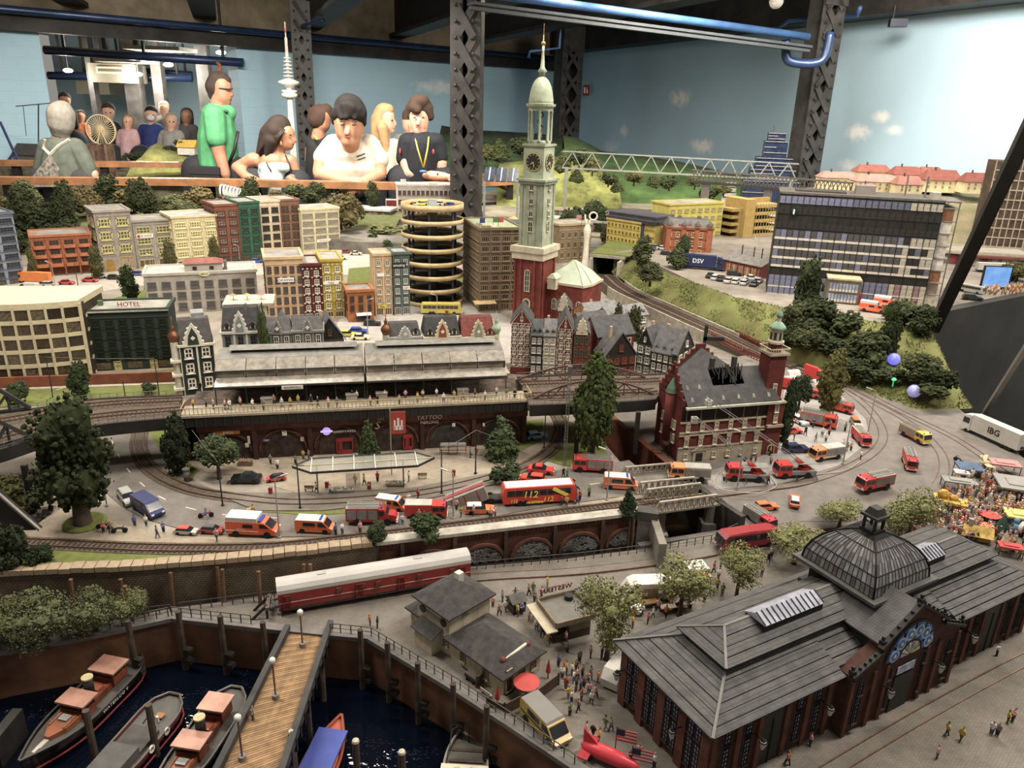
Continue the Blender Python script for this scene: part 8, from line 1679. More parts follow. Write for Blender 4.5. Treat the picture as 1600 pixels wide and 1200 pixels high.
def dR(a4,si,pi_,hi):
 k=(a4,si,pi_,hi)
 if k not in FM:
  me,bR=dA[a4];q=me.copy();FM[k]=paint(q,bR,[C(PANTS[pi_],.8,.08),C(dh[si][1],.8,.08),dC,hairs[hi]])
 return FM[k]
NF=[0]
RF=random.Random(21)
def di(p,where,a4=None,si=None,cE=None,h=.0205,av=None,name='miniature_person'):
 a4=a4 or RF.choices(('stand','walk','fold','wide','point'),(4,4,3,1,1))[0];si=RF.choice((0,1,1,1,2,3,4,4,5,6,7,8,9,9))if si is None else si
 o=link(name,dR(a4,si,(si*7+len(a4))%6,(si*3+len(a4))%5),None,p,RF.uniform(0,6.28)if cE is None else cE);s=h*RF.uniform(.93,1.07);o.scale=(s,s,s)
 v={'stand':'standing','walk':'walking','fold':'folded-arm','wide':'arm-spreading','point':'pointing','sit':'sitting'}[a4]
 lb='tiny %s figure in %s top %s'%(v,dh[si][0],where);NF[0]+=1
 return bf(o,lb,'figure',lb)
def G0(px,py):return G(px,py)
for i in E(34):
 px=296+(815-296)*(i+RF.random()*.7)/34;y=650-26*(px-283)/547;q=P(px,y,ZP);q=q+V((-sin(RS),cos(RS),0))*RF.uniform(.006,.04);di(q,'on the station platform')
di(P(322,808,.0055),'riding the dark red motorbike','sit',2,-1.3);di(P(313,612,ZP),'on the rear platform end','stand',3)
for px,py,w in((438,712,'before the station arches'),(423,725,'before the station arches'),(434,733,'before the station arches'),(462,725,'near the tram shelter'),(474,718,'near the tram shelter'),(516,772,'at the tram stop'),(494,770,'at the tram stop'),(555,757,'at the tram stop'),(569,758,'at the tram stop'),(590,753,'at the tram stop'),(639,752,'at the tram stop'),(483,718,'near the tram shelter'),(735,715,'at the red bus shelter'),(744,712,'at the red bus shelter'),(162,832,'beside the big tree'),(174,832,'beside the big tree'),(211,822,'on the pavement beside the road'),(229,822,'on the pavement beside the road'),(246,840,'on the pavement beside the road'),(256,832,'on the pavement beside the road'),(339,845,'beside the parked tiny cars'),(390,808,'behind the box ambulance'),(396,806,'behind the box ambulance'),(525,836,'between the fire engines'),(535,835,'between the fire engines'),(563,833,'between the fire engines'),(629,820,'between the fire engines'),(655,815,'between the fire engines'),(638,787,'between the fire engines'),(653,780,'between the fire engines'),(713,797,'beside the estate car'),(720,808,'beside the estate car'),(740,806,'beside the estate car'),(766,810,'beside the estate car'),(774,808,'beside the estate car'),(877,790,'in front of the coach'),(885,792,'in front of the coach'),(902,788,'in front of the coach'),(906,782,'in front of the coach'),(920,776,'in front of the coach'),(880,745,'beside the red saloon'),(886,747,'beside the red saloon'),(1131,752,'at the ladder trucks'),(1200,756,'at the ladder trucks'),(1163,727,'before the fire station door'),(1172,728,'before the fire station door'),(1180,724,'before the fire station door'),(1204,725,'before the fire station door'),(1135,753,'at the ladder trucks'),(1274,690,'among hoses on the square'),(1284,682,'among hoses on the square'),(1295,680,'among hoses on the square'),(1297,672,'among hoses on the square'),(1305,668,'among hoses on the square'),(1320,674,'among hoses on the square'),(1270,668,'among hoses on the square'),(1258,680,'among hoses on the square'),(1316,702,'among hoses on the square'),(1329,704,'among hoses on the square'),(1344,718,'among hoses on the square'),(1323,705,'among hoses on the square'),(1203,712,'beside the station archway'),(1240,688,'behind the slender tree'),(1290,690,'among hoses on the square')):
 di(P(px,py,.0012),w)
for px,py in((1478,1150),(1500,1158),(1548,1148),(1557,1150),(1573,1130),(1581,1128),(1463,1185),(1230,1195),(1265,1165),(1345,1102),(1557,1025)):di(G(px,py),'on the cobbles before the market hall')
for px,py in((760,935),(770,948),(785,940),(797,950),(805,935),(815,960),(820,948),(826,930),(833,927),(835,940),(843,950),(790,955),(808,962),(780,962),(826,970),(834,965),(846,975),(855,965),(860,955),(852,990),(858,985),(868,1000),(872,995),(855,1008),(884,1005),(905,1035),(922,1028),(940,1030),(948,1022),(955,1015),(960,1022),(886,1020),(846,935),(855,918),(880,985),(890,990),(838,985),(848,995)):di(G(px,py),'between quay house and western stall')
for px,py in((885,1052),(893,1055),(900,1048),(902,1062),(910,1058),(896,1066),(918,1068),(922,1062),(934,1066),(884,1078),(888,1092),(893,1098),(907,1078),(912,1074),(920,1085),(924,1100),(903,1112),(890,1118),(915,1150),(926,1152),(945,1140),(954,1142),(878,1060),(900,1080),(908,1095),(930,1090),(880,1048),(872,1042),(935,1160),(985,1190),(998,1185),(1022,1200)):di(G(px,py),'around the musicians beside the gold van')
for px,py in((982,960),(990,968),(997,950),(1003,962),(1012,975),(1020,965),(1028,955),(1040,965),(1048,950),(1035,940),(1010,940),(1000,930),(1060,955),(1068,945),(1075,950),(1080,930),(1085,940),(1095,925),(1105,915),(1112,930),(1120,920),(1100,940),(1122,905),(1125,890),(1128,930),(975,972),(988,980),(1115,895),(1180,895),(1190,900),(1185,885),(1200,880),(1205,870),(1178,880),(1020,930)):di(G(px,py),'at the beer benches behind the market hall')
bj=[(1340,850),(1440,800),(1475,775),(1500,745),(1540,735),(1600,790),(1660,840),(1660,880),(1600,880),(1560,850),(1480,845),(1380,880)]
def inside(x,y):
 c=False
 for(x0,y0),(x1,y1)in zip(bj,bj[1:]+bj[:1]):
  if(y0>y)!=(y1>y)and x<(x1-x0)*(y-y0)/(y1-y0)+x0:c=not c
 return c
aq=[]
while len(aq)<560:
 x,y=RF.uniform(1340,1640),RF.uniform(735,885)
 if inside(x,y):aq.append((x,y))
aq.sort(key=lambda q:-q[1]);nind=max(0,296-NF[0])
vis=[q for q in aq if q[0]<1596]
for x,y in vis[:nind]:di(G(x,y),'in the costumed crowd',a4=RF.choice(('stand','fold','walk')),cE=None)
mb=MB();cm=[C(c[1],.8,.1)for c in dh]+[dC]
lowf=dA['stand'][0];lv=[V(v.co)for v in lowf.vertices];lfc=[tuple(f.vertices)for f in lowf.polygons];lz=[f.center.z for f in lowf.polygons]
for x,y in vis[nind:]+[q for q in aq if q[0]>=1596]:
 p=G(x,y);q=RF.uniform(0,6.3);cs,sn=cos(q),sin(q);s=.0205*RF.uniform(.9,1.1);b0=len(mb.v)
 mb.v+=[(p.x+(v.x*cs-v.y*sn)*s,p.y+(v.x*sn+v.y*cs)*s,p.z+v.z*s)for v in lv];a,c=RF.choice((0,1,1,1,2,4,4,5,6,8,9,9)),RF.choice((3,7,8,1,9));mb.f+=[tuple(b0+i for i in f)for f in lfc];mb.m+=[c if z<.48 else(a if z<.82 else(10 if z<.93 else c))for z in lz]
bf(mb.o('costumed_crowd',cm,ax=True),'dense colourful crowd of tiny costumed figures on the market square','crowd',None,'stuff')
mb=MB()
for i in E(90):
 p=P(RF.uniform(1538,1625),RF.uniform(448,462),hz+.001);s=.0205;b0=len(mb.v);mb.v+=[(p.x+v.x*s,p.y+v.y*s,p.z+v.z*s)for v in lv];a=RF.choice((1,4,8,7,6));mb.f+=[tuple(b0+i for i in f)for f in lfc];mb.m+=[8 if z<.48 else(a if z<.82 else 10)for z in lz]
bf(mb.o('audience',cm,ax=True),'dense tiny audience before the blue video screen','crowd',None,'stuff')
# stalls, tents and parade floats
def cf(px,py,w,d,h,aY,ah,cE=0,a5=G,peak=.008,name='market_tent',b7=False):
 t=ac(name,ah,'tent',a5(px,py),cE);m=C(aY,.7,.08,30)
 for x in(-w/2,w/2):
  for y in(-d/2,d/2):MB().cyl(x*.94,y*.94,0,h,.0008,n=5).o('pole',ak,t)
 if b7:Bx(-w/2,-d/2,h,w/2,d/2,h+.003).bx(-w*.3,-d*.25,h+.003,w*.3,d*.25,h+.0045).o('canopy',m,t)
 else:MB().prism([(-w/2,-d/2),(w/2,-d/2),(w/2,d/2),(-w/2,d/2)],h-.003,h).prism([(-w/2,-d/2),(w/2,-d/2),(w/2,d/2),(-w/2,d/2)],h,h+peak,[(-.001,-.001),(.001,-.001),(.001,.001),(-.001,.001)]).o('canopy',m,t)
 return t
cf(1513,742,.045,.035,.018,'#4f6480','grey blue peaked tent beside the parade bird',-.2);cf(1566,738,.05,.03,.018,'#b87a74','pink flat market tent near the white lorry',-.25,b7=True);cf(1592,775,.08,.06,.022,'#8d8981','large grey flat market tent with raised centre',-.3,b7=True);cf(1496,765,.055,.024,.016,'#8b8880','long grey flat stall roof behind the yellow float',-.25,b7=True);cf(1592,822,.05,.035,.02,'#c2b25a','pale yellow market tent at the crowd edge',-.3,b7=True);cf(1500,748,.024,.018,.012,'#cfcac0','small white stall roof behind the grey stall',-.2,b7=True);cf(1575,868,.035,.02,.016,'#b5342e','red awning behind the market hall roof',-.3,b7=True)
def bn(px,py,r,h,aY,ah,a5=G,cH=False):
 t=ac('parasol',ah,'parasol',a5(px,py));MB().cyl(0,0,0,h,.0008,n=6).o('pole',ak,t)
 if cH:MB().lathe([(.0008,h*.3),(.0032,h*.36),(.0022,h*.7),(.0004,h)],8).o('canopy',C(aY),t)
 else:
  MB().lathe([(r,h*.86),(r*.55,h*.95),(.0006,h*1.03)],16).o('canopy',C(aY,.7,.06),t)
bn(1543,818,.016,.02,'#c2382c','red round parasol in the costumed crowd');bn(822,1085,.016,.022,'#c23a30','large red parasol on the quay house terrace');bn(777,1102,.01,.028,'#b02a28','closed red parasol beside the quay railing',cH=True);bn(856,1060,.01,.028,'#b02a28','closed red parasol beside the terrace screen',cH=True);bn(1538,832,.012,.016,'#c86a34','small orange parasol beside the straw hut')
t=ac('straw_hut','yellow straw roofed parade hut with grey chimney','hut',G(1525,840),-.4);Bx(-.018,-.012,0,.018,.012,.010).o('walls',C('#8d7338'),t);MB().ext([(-.016,.009),(.016,.009),(0,.022)],-.022,.022).o('straw_roof',C('#b08f3c',.95,.3,90,.4),t);MB().cyl(-.012,0,.01,.032,.004,n=8).o('chimney',C('#8b8680'),t)
t=ac('flower_float','yellow flower covered parade float with round sculpture','float',G(1482,795),-.5);Bx(-.026,-.014,.014,.026,.014,.018).o('deck',C('#b8942a',.9,.4,150),t);MB().ball((-.012,0,.025),(.010,.008,.009),10,6).ball((.004,.002,.021),(.007,.006,.006),8,5).o('flower_sculpture',C('#c49a2a',.9,.3,150),t)
for x in(-.022,.022):Bx(x-.002,-.012,0,x+.002,.012,.014).o('leg',C('#a88a2a'),t)
aA(bB('#c9c4ba','#b02a26',.05,hh=.5,split=.5),G(1455,818),15,'small white and red truck pulling the flower float')
t=ac('bird_float','winged cream parade bird standing above the crowd','float',G(1535,742),-.3);mc_=C('#c2ab7c',.8,.15);MB().ball((0,0,.024),(.010,.006,.006),10,6).o('body',mc_,t,True);MB().tube([(-.004,0,.026),(-.008,0,.034),(-.006,0,.042)],.0022,6,.001).o('neck',mc_,t)
for s_ in(-1,1):MB().add([(.002,.004*s_,.026),(.010,.03*s_,.030),(-.004,.026*s_,.028),(-.004,.004*s_,.024)],[(0,1,2,3)]).o('wing',mc_,t);
MB().cyl(0,0,0,.02,.002,n=6).o('stand',C('#b06a6a'),t)
for px,py,c,lb in((1562,835,'#2f4a38','dark green spiky parade figure beside red parasol'),(1584,832,'#6d9ab5','light blue rounded parade figure'),(1595,836,'#c9c9c4','white ring shaped parade figure'),(1566,858,'#c9bfa0','cream pointed parade figure behind the hall roof')):
 t=ac('parade_figure',lb,'float',G(px,py),RF.uniform(0,3));m=C(c,.7,.25,60)
 if 'ring' in lb:cZ(MB().tf(MT((0,0,.013))@MR(pi/2,4,'X')),.006,.011,-.003,.003,16).o('ring',m,t)
 elif 'spiky' in lb:MB().lathe([(.010,0),(.011,.01),(.006,.024),(.001,.036)],9).o('body',m,t);[MB().bar((.006*cos(q),.006*sin(q),.012),(.016*cos(q),.016*sin(q),.022),.002).o('spike',m,t)for q in(0,1.3,2.6,3.9,5.2)]
 elif 'pointed' in lb:MB().lathe([(.007,0),(.006,.012),(.0005,.034)],8).o('body',m,t)
 else:MB().ball((0,0,.010),(.007,.007,.010),10,6).ball((0,0,.022),.005,8,5).o('body',m,t)
t=ac('food_stall','wooden western food stall with black chimney and red roof letters','stall',G(880,985),.42);ms=C('#7d6a50',.8,.15);mc2=C('#b3a488',.7,.08)
Bx(-.022,-.02,0,.03,.03,.012).o('counter',C('#4a3f33',.8,.15),t);Bx(-.002,-.02,.012,.03,.03,.028).o('kitchen',ms,t);Bx(-.026,-.026,.028,.034,.034,.031).o('roof',C('#6b675e',.8,.1),t)
for a in((-.026,-.026,.034,-.024),(-.026,.032,.034,.034),(-.026,-.026,-.024,.034),(.032,-.026,.034,.034)):Bx(a[0],a[1],.031,a[2],a[3],.036).o('parapet',ms,t)
Bx(-.040,-.03,.026,-.024,.036,.0275).o('awning',mc2,t);MB().cyl(.018,.022,.031,.038,.006,n=14).o('chimney',aI,t)
for y in(-.02,.03):MB().cyl(-.036,y,0,.026,.001,n=6).o('post',mc2,t)
a9('WESTERN',.011,C('#5d241c'),t,(.005,.036,.042),rot=(pi/2,0,pi),name='roof_letters',ext=.0008)
t=ac('wooden_booth','small dark wooden booth with gable roof near the quay house','stall',G(806,952),.5);MB().ext([(-.012,.018),(.012,.018),(0,.026)],-.012,.012).o('roof',C('#5a5650',.85,.15),t);Bx(-.01,-.01,0,.01,.01,.008).o('counter',C('#3a342e'),t)
for x in(-.009,.009):
 for y in(-.009,.009):Bx(x-.0008,y-.0008,0,x+.0008,y+.0008,.019).o('post',C('#3a342e'),t)
t=ac('food_van','white rounded food van with painted pictures behind the trees','van',G(1018,932),.1);MB().exy([(-.042,.005),(.03,.005),(.032,.024),(.02,.030),(-.028,.030),(-.036,.026),(-.044,.014)],-.013,.013).o('body',aS,t);Bx(-.026,-.0136,.006,.026,-.013,.023).o('picture',C('#7d6a5c',.5,.7,110,aH='#b09a6c'),t);Bx(-.04,-.0134,.013,-.031,-.013,.020).o('window',aJ,t);aG(t,(-.03,.02),.026,.005)
cf(1085,905,.032,.026,.022,'#cfc9bd','white stall roof with orange front awning',.25,b7=True);cf(1092,918,.03,.014,.019,'#d18a3c','orange patterned awning before the white stall',.25,b7=True)
for px,py,c,lb in((1012,948,'#b58a48','wooden beer table beside the food van'),(1045,955,'#a8968a','pale beer table beneath the middle tree'),(1068,950,'#9c8a80','beer table beside the tree trunk')):
 t=ac('beer_table',lb,'table',G(px,py),.25);Bx(-.014,-.005,.008,.014,.005,.009).o('table_top',C(c),t)
 for x in(-.01,.01):Bx(x-.0006,-.004,0,x+.0006,.004,.008).o('leg',ak,t)
t=ac('covered_boat_trailer','small white covered trailer beside the food stall tree','trailer',G(985,955),-.5);MB().exy([(-.016,.004),(.014,.004),(.018,.010),(-.01,.014),(-.017,.010)],-.008,.008).o('cover',aS,t);aG(t,(0,),.016,.004)
t=ac('caravan','white caravan beside the west wall of the market hall','caravan',G(962,1065),1.0);MB().exy([(-.02,.004),(.018,.004),(.02,.018),(.014,.028),(-.014,.028),(-.022,.016)],-.011,.011).o('body',aS,t);Bx(-.008,-.0115,.015,.008,-.011,.023).o('window',aJ,t);aG(t,(0,),.022,.0045)
for i,(a,b,lb)in enumerate((((762,1108),(788,1118),'lattice wooden terrace screen beside the quay railing'),((788,1118),(815,1103),'wooden plank terrace screen behind the gold van'),((838,1096),(872,1070),'long wooden plank terrace screen at the quay house'),((745,1075),(762,1062),'curved top wooden screen beside the quay bench'))):
 p,q=G(*a),G(*b);L=(q-p).length;t=ac('terrace_screen',lb,'screen',p,an(p,q))
 for k in E(6):Bx(0,-.0006,.001+.0026*k,L,.0006,.0031+.0026*k).o('board',C('#4d382a',.8,.15),t)
 for x in(0,L):Bx(x-.0009,-.0012,0,x+.0009,.0012,.018).o('post',C('#3d2c22'),t)
def cT(px,py,cE,lb,aY='#8d7a5c',a5=P):
 t=ac('bench',lb,'bench',a5(px,py),cE);Bx(-.008,-.002,.005,.008,.002,.0058).o('seat',C(aY),t);Bx(-.008,.0018,.0058,.008,.0025,.0105).o('backrest',C(aY),t)
 for x in(-.006,.006):Bx(x-.0005,-.002,0,x+.0005,.002,.005).o('leg',ak,t)
cT(483,768,.05,'wooden bench beneath the glass tram shelter');cT(660,748,.15,'wooden bench at the right end of the tram stop');cT(760,1088,2.4,'white bench beside the quay railing','#b8ae9c',G);cT(735,1065,2.4,'dark bench against the quay house wall','#3a2f28',G)
a,b=P(468,774),P(640,762);L=(b-a).length;t=ac('tram_shelter','long glass roofed tram shelter with pointed ends','shelter',a,an(a,b));dX=.052;hw=.026
bz=[(-.008,0),(.022,-hw),(L+.012,-hw),(L+.042,0),(L+.012,hw),(.022,hw)]
MB().prism(bz,dX,dX+.0012).o('glass_roof',C('#a8a69a',.12,.05,bN=.38,aB=.7),t)
mb=MB()
for p,q in zip(bz,bz[1:]+bz[:1]):mb.bar((*p,dX+.0006),(*q,dX+.0006),.0022,.0032)
mb.o('roof_edge',aI,t)
for i in E(6):x=.022+(L-.01)*i/5;MB().bar((x,-hw,dX+.002),(x,hw,dX+.002),.0014,.0012).o('roof_rib',C('#cfcabd'),t)
MB().bar((-.006,0,dX+.002),(L+.04,0,dX+.002),.0014,.0012).o('ridge_bar',C('#c2b486'),t)
for x in(.03,L-.01):MB().cyl(x,0,0,dX,.0012,n=6).o('post',C('#6d6a63'),t)
Bx(L*.42,.008,.002,L*.55,.009,.03).o('glass_screen',C('#b8b6ae',.1,0,bN=.35),t)
t=ac('bus_shelter','red framed bus shelter with three curved roof bays','shelter',P(708,712),.12);mrs=C('#9c2f2a',.5,.08)
for i in E(3):
 x=-.024+.016*i;MB().tf(MT((x+.008,0,.022))).ext([(-.006,0),(.006,0),(.005,.003),(0,.005),(-.005,.003)],-.0075,.0075).o('roof_bay',C('#8f8a82',.3,.1,bN=.75),t)
for x in(-.024,-.008,.008,.024):Bx(x-.0007,.005,0,x+.0007,.0064,.022).o('post',mrs,t)
Bx(-.024,.0055,.020,.024,.0066,.022).bx(-.024,.0055,.008,.024,.0066,.009).o('rail',mrs,t)
for px,py,lb in((423,771,'red litter bin at the left end of the platform'),(511,762,'red litter bin beneath the tram shelter'),(709,743,'red litter bin near the bus shelter')):
 t=ac('litter_bin',lb,'bin',P(px,py,.003));Bx(-.0028,-.0022,0,.0028,.0022,.0085).o('body',C('#a82a26'),t);Bx(-.0031,-.0025,.0085,.0031,.0025,.0105).o('lid',C('#7a1f1c'),t)
for px,py,lb in((535,768,'white flower planter left of the ticket machine'),(618,757,'white flower planter right of the ticket machine')):
 t=ac('planter',lb,'planter',P(px,py,.003),.08);MB().prism([(-.016,-.004),(.016,-.004),(.016,.004),(-.016,.004)],0,.0045,[(-.018,-.005),(.018,-.005),(.018,.005),(-.018,.005)]).o('trough',C('#b8b0a0'),t);mb=MB()
 for k in E(60):dI(mb,(RF.uniform(-.016,.016),RF.uniform(-.004,.004),.0055+RF.random()*.002),.0012,RF)
 o=mb.o('flowers',C('#4a4f38',.9,.5,300,aH='#c2b8a6'),t);o['kind']='stuff'
t=ac('ticket_machine','red ticket machine beneath the tram shelter','machine',P(577,764,.003));Bx(-.003,-.002,0,.003,.002,.013).o('case',C('#9c2a26'),t);Bx(-.0022,-.0023,.007,.0022,-.002,.0115).o('panel',C('#c9c2b4'),t)
t=ac('advertising_column','grey poster column beside the ivy','column',P(293,752));MB().cyl(0,0,0,.022,.0055,n=14).o('drum',C('#8d8578',.7,.6,200,aH='#3d3834'),t,True);MB().lathe([(.0068,.022),(.0066,.024),(.001,.027)],14).o('cap',C('#5d5d58'),t)
t=ac('fruit_stall','flower and fruit stall before the first arch','stall',P(383,727),.05);Bx(-.012,-.006,0,.012,.006,.007).o('table',C('#6d5a44'),t);mb=MB()
for k in E(70):dI(mb,(RF.uniform(-.011,.011),RF.uniform(-.006,.006),.008+RF.random()*.003),.0014,RF)
mb.o('goods',C('#b5a070',.8,.6,260,aH='#7a3f2c'),t)['kind']='stuff'
t=ac('menu_board','white and green menu board before the pizza arch','sign',P(493,722),.05);Bx(-.004,-.0006,0,.004,.0006,.012).o('board',C('#cbc6b8',.6,.1),t);Bx(-.0025,-.0009,.004,.0025,-.0006,.009).o('emblem',C('#5d7a3c'),t)
# lamps, masts and wires
def mast(px,py,bq,aY,ah,arm=0,ag='lamp',a5=None,r=.0011):
 p=a5(px,py)if a5 else P(px,py,.001);h=HT(p,bq);t=ac('street_lamp' if ag=='lamp' else 'catenary_mast',ah,'street lamp' if ag=='lamp' else 'mast',p);m=C(aY,.5,.1)
 MB().cyl(0,0,0,h,r*1.25,r*.8,8).o('post',m,t);MB().cyl(0,0,0,.002,r*2.6,n=10).o('foot',m,t)
 if ag=='lamp':
  s=arm or-1;MB().tube([(0,0,h),(s*.004,0,h+.003),(s*.010,0,h+.005)],.0007,5).o('arm',m,t);MB().bar((s*.009,0,h+.0045),(s*.020,0,h+.0085),.0028,.0016).o('lamp_head',C('#c9c4b6',.4),t)
 return t,p,h
for i,(px,py,bq,lb,s)in enumerate(((437,840,748,'silver street lamp in front of the box ambulance',1),(708,810,740,'silver street lamp beside the plain red fire engine',-1),(948,781,706,'silver street lamp beside the orange ambulance van',-1),(1152,762,678,'silver street lamp before the fire station',-1),(1317,725,662,'silver street lamp on the fire engine square',-1),(1353,690,612,'silver street lamp at the curved rails',-1),(167,790,712,'silver street lamp beside the big tree',1),(88,640,612,'silver street lamp on the left lawn',1),(1180,420,375,'silver street lamp on the hospital road',-1),(1098,600,545,'silver street lamp beside the black archway',-1),(88,455,412,'silver street lamp in the town street',-1),(243,440,400,'silver street lamp at the bank corner',-1),(375,410,385,'silver street lamp above the bank roof',-1),(490,405,376,'silver street lamp before the cream office house',-1),(585,395,368,'silver street lamp above the yellow truck',-1),(575,525,470,'silver street lamp at the villa parking',1),(683,498,463,'silver street lamp behind the yellow coach',-1))):
 mast(px,py,bq,'#9a958a',lb,s)
wires=[]
for px,py,bq,lb in((348,790,722,'black tram mast beside the round bend'),(469,795,722,'black tram mast at the shelter tip'),(690,772,702,'black tram mast right of the shelter'),(743,740,672,'black tram mast before the tattoo arch'),(850,700,636,'black tram mast behind the viaduct'),(83,620,558,'black railway mast on the left lawn'),(196,622,594,'short black railway mast on the left lawn'),(250,625,560,'black railway mast beside the villa'),(122,447,410,'black tram mast in the town street'),(152,600,570,'thin black mast before the brick wall')):
 t,p,h=mast(px,py,bq,'#2a2a2c',lb,ag='mast');wires.append((px,p+V((0,0,h))))
 MB().bar((0,0,h-.006),(.012,-.004,h-.003),.0008).o('bracket',aI,t)
w={k:v for k,v in wires}
def d2(a,b,lb):bf(MB().tube([a,a.lerp(b,.5)+V((0,0,-.002)),b],.00045,4).o('overhead_wire',C('#6d675c',.5)),lb,'wire')
d2(w[348],P(300,672,ZP-.01),'thin overhead wire from the bend mast to the arcade');d2(w[743],P(800,690,.03),'thin overhead wire from the tattoo arch mast');d2(w[690],w[743],'thin overhead wire between two tram masts');d2(w[83],w[250],'thin overhead wire above the left lawn')
p=P(882,726);h=HT(p,572);t=ac('lattice_mast','tall grey lattice mast standing beside the big green tree','mast',p);mb=MB()
for x in(-.0025,.0025):
 for y in(-.0025,.0025):mb.bar((x,y,0),(x,y,h),.0009)
for k in E(int(h/.006)):z=k*.006;mb.bar((-.0025,-.0025,z),(.0025,-.0025,z+.006),.0006).bar((.0025,-.0025,z),(-.0025,-.0025,z+.006),.0006).bar((.0025,-.0025,z),(.0025,.0025,z+.006),.0006)
mb.o('lattice',C('#77756f',.6,.1),t);Bx(-.004,-.004,h-.012,.004,.004,h).o('head',C('#5d5b57'),t)
for i,(l,lb)in enumerate(([[(1100,748),(1112,758),(1118,745),(1126,735)],'pale fire hose looping beside the bridge'],[[(1205,745),(1212,760),(1180,770),(1130,765),(1112,752)],'long pale fire hose around the ladder truck'],[[(1345,720),(1320,735),(1270,742),(1250,748)],'grey fire hose across the concrete square'])):bf(MB().tube(aF([P(*q,.0025)for q in l],6),.0007,5).o('fire_hose',C('#b3ab9c',.7)),lb,'hose')
for px,py,r,z,c,lb,e in((1392,568,11,.05,'#6a6ae0','glowing violet ball in the dark grove',.9),(1423,618,11,.016,'#9a9ad8','pale violet ball at the foot of the grove',.3)):
 p=P(px,py,z)+V((0,-.01,r/750));bf(MB().ball((0,0,0),r/750,16,10).o('glowing_ball',C(c,.2,.3,30,bJ=e),ax=True,bE=p),lb,'lamp')
for px,py,lb in((1391,592,'slim green glowing lamp in the grove'),(1425,586,'green glowing lamp above the pale ball')):
 p=P(px,py+8,.026)+V((0,-.012,.010));t=ac('green_lamp',lb,'lamp',p);MB().ball((0,0,.006),(.006,.005,.004),10,6).o('shade',C('#2fd07a',.3,0,bJ=1.0),t,True);MB().cyl(0,0,-.012,.005,.002,n=6).o('stem',C('#23a05c',.3,0,bJ=.6),t)
t=ac('toy_animal','tan sleeping animal sculpture in the grove','sculpture',P(1340,528,.07)+V((0,-.02,.012)),.3);MB().ball((0,0,.01),(.018,.008,.008),12,7).ball((.02,-.004,.006),.006,10,6).o('body',C('#8d7a58',.8,.2),t,True)
t=ac('video_screen','large blue video screen beside the audience','screen',P(1553,452,hz),-.05);Bx(-.045,0,.0,.045,.006,.075).o('frame',aI,t);Bx(-.04,-.001,.008,.04,0,.072).o('picture',C('#3f78c0',.3,.5,25,bJ=.6,aH='#7fb0e0'),t)
t=ac('billboard','white printed billboard on dark stand at the left edge','sign',P(10,835),.05);Bx(-.03,0,.004,.022,.002,.03).o('board',C('#b8b0a2',.6,.2,120,aH='#7d766c'),t);a9('MODE',.009,C('#a0462c'),t,(-.003,-.0006,.01),ext=.0002);Bx(-.028,-.0004,.018,.02,0,.026).o('print',C('#57524c',.6,.5,200,aH='#a8a092'),t)
t=ac('dark_gable','large dark wedge shaped roof with grey edge at the left','roof',P(0,842),0);a,b,c=PY(-10,765,.93),PY(62,828,.93),PY(-10,830,.93);o=P(0,842)
MB().add([a-o,b-o,c-o]+[v-o+V((0,.008,0))for v in(a,b,c)],[(0,2,1),(3,4,5),(0,1,4,3),(1,2,5,4),(2,0,3,5)]).o('wedge',aI,t);MB().bar(a-o,b-o,.004,.003).o('grey_edge',C('#8d8578'),t)
for k in E(4):p=P(50+k*9,822-k*6);o=MB().tf(MT(p)).ext([(-.004,.003),(.004,.003),(.009,.011),(.0075,.0115),(.003,.0045),(-.004,.0045)],-.004,.004).o('deckchair',aI);bf(o,'small black folded deckchair beside the concrete footpath','deckchair','black folded deckchairs')
# boats
def c2(L,B,H,sheer=.25,sq=.55):
 st=14;au=7;mb=MB();vs=[]
 for i in E(st+1):
  u=i/st;x=-L/2+L*u;wd=B/2*min(1,(math.sin(min(1,(u+.008)/.22)*pi/2)**.42 if u<.22 else 1))*((1-((u-sq)/(1-sq))**2.2)if u>sq else 1);wd=max(wd,.0006);z1=H*(1+sheer*(2*u-1)**2*(1.3 if u>.5 else .6))
  for j in E(au):q=j/(au-1);y=wd*(1-(1-q)**2.2*.55 if True else 1);vs.append((x+(.04*L*q*(u**6)),-y,-.004+(z1+.004)*q))
  for j in E(au-1,-1,-1):q=j/(au-1);y=wd*(1-(1-q)**2.2*.55);vs.append((x+(.04*L*q*(u**6)),y,-.004+(z1+.004)*q))
 n=au*2;mb.add(vs,[(i*n+j,i*n+j+1,(i+1)*n+j+1,(i+1)*n+j)for i in E(st)for j in E(n-1)if j!=au-1]+[tuple(E(n)),tuple(E(st*n+n-1,st*n-1,-1))]);
 dk=MB();dz=.0035;dk.add([(vs[i*n+au-1][0],vs[i*n+au-1][1]*.93,vs[i*n+au-1][2]-dz)for i in E(st+1)]+[(vs[i*n+au][0],vs[i*n+au][1]*.93,vs[i*n+au][2]-dz)for i in E(st+1)],[(i,i+1,st+2+i,st+1+i)for i in E(st)])
 l=[V(vs[i*n+au-1])for i in E(st+1)];r=[V(vs[i*n+au])for i in E(st+1)];return mb,dk,l,r
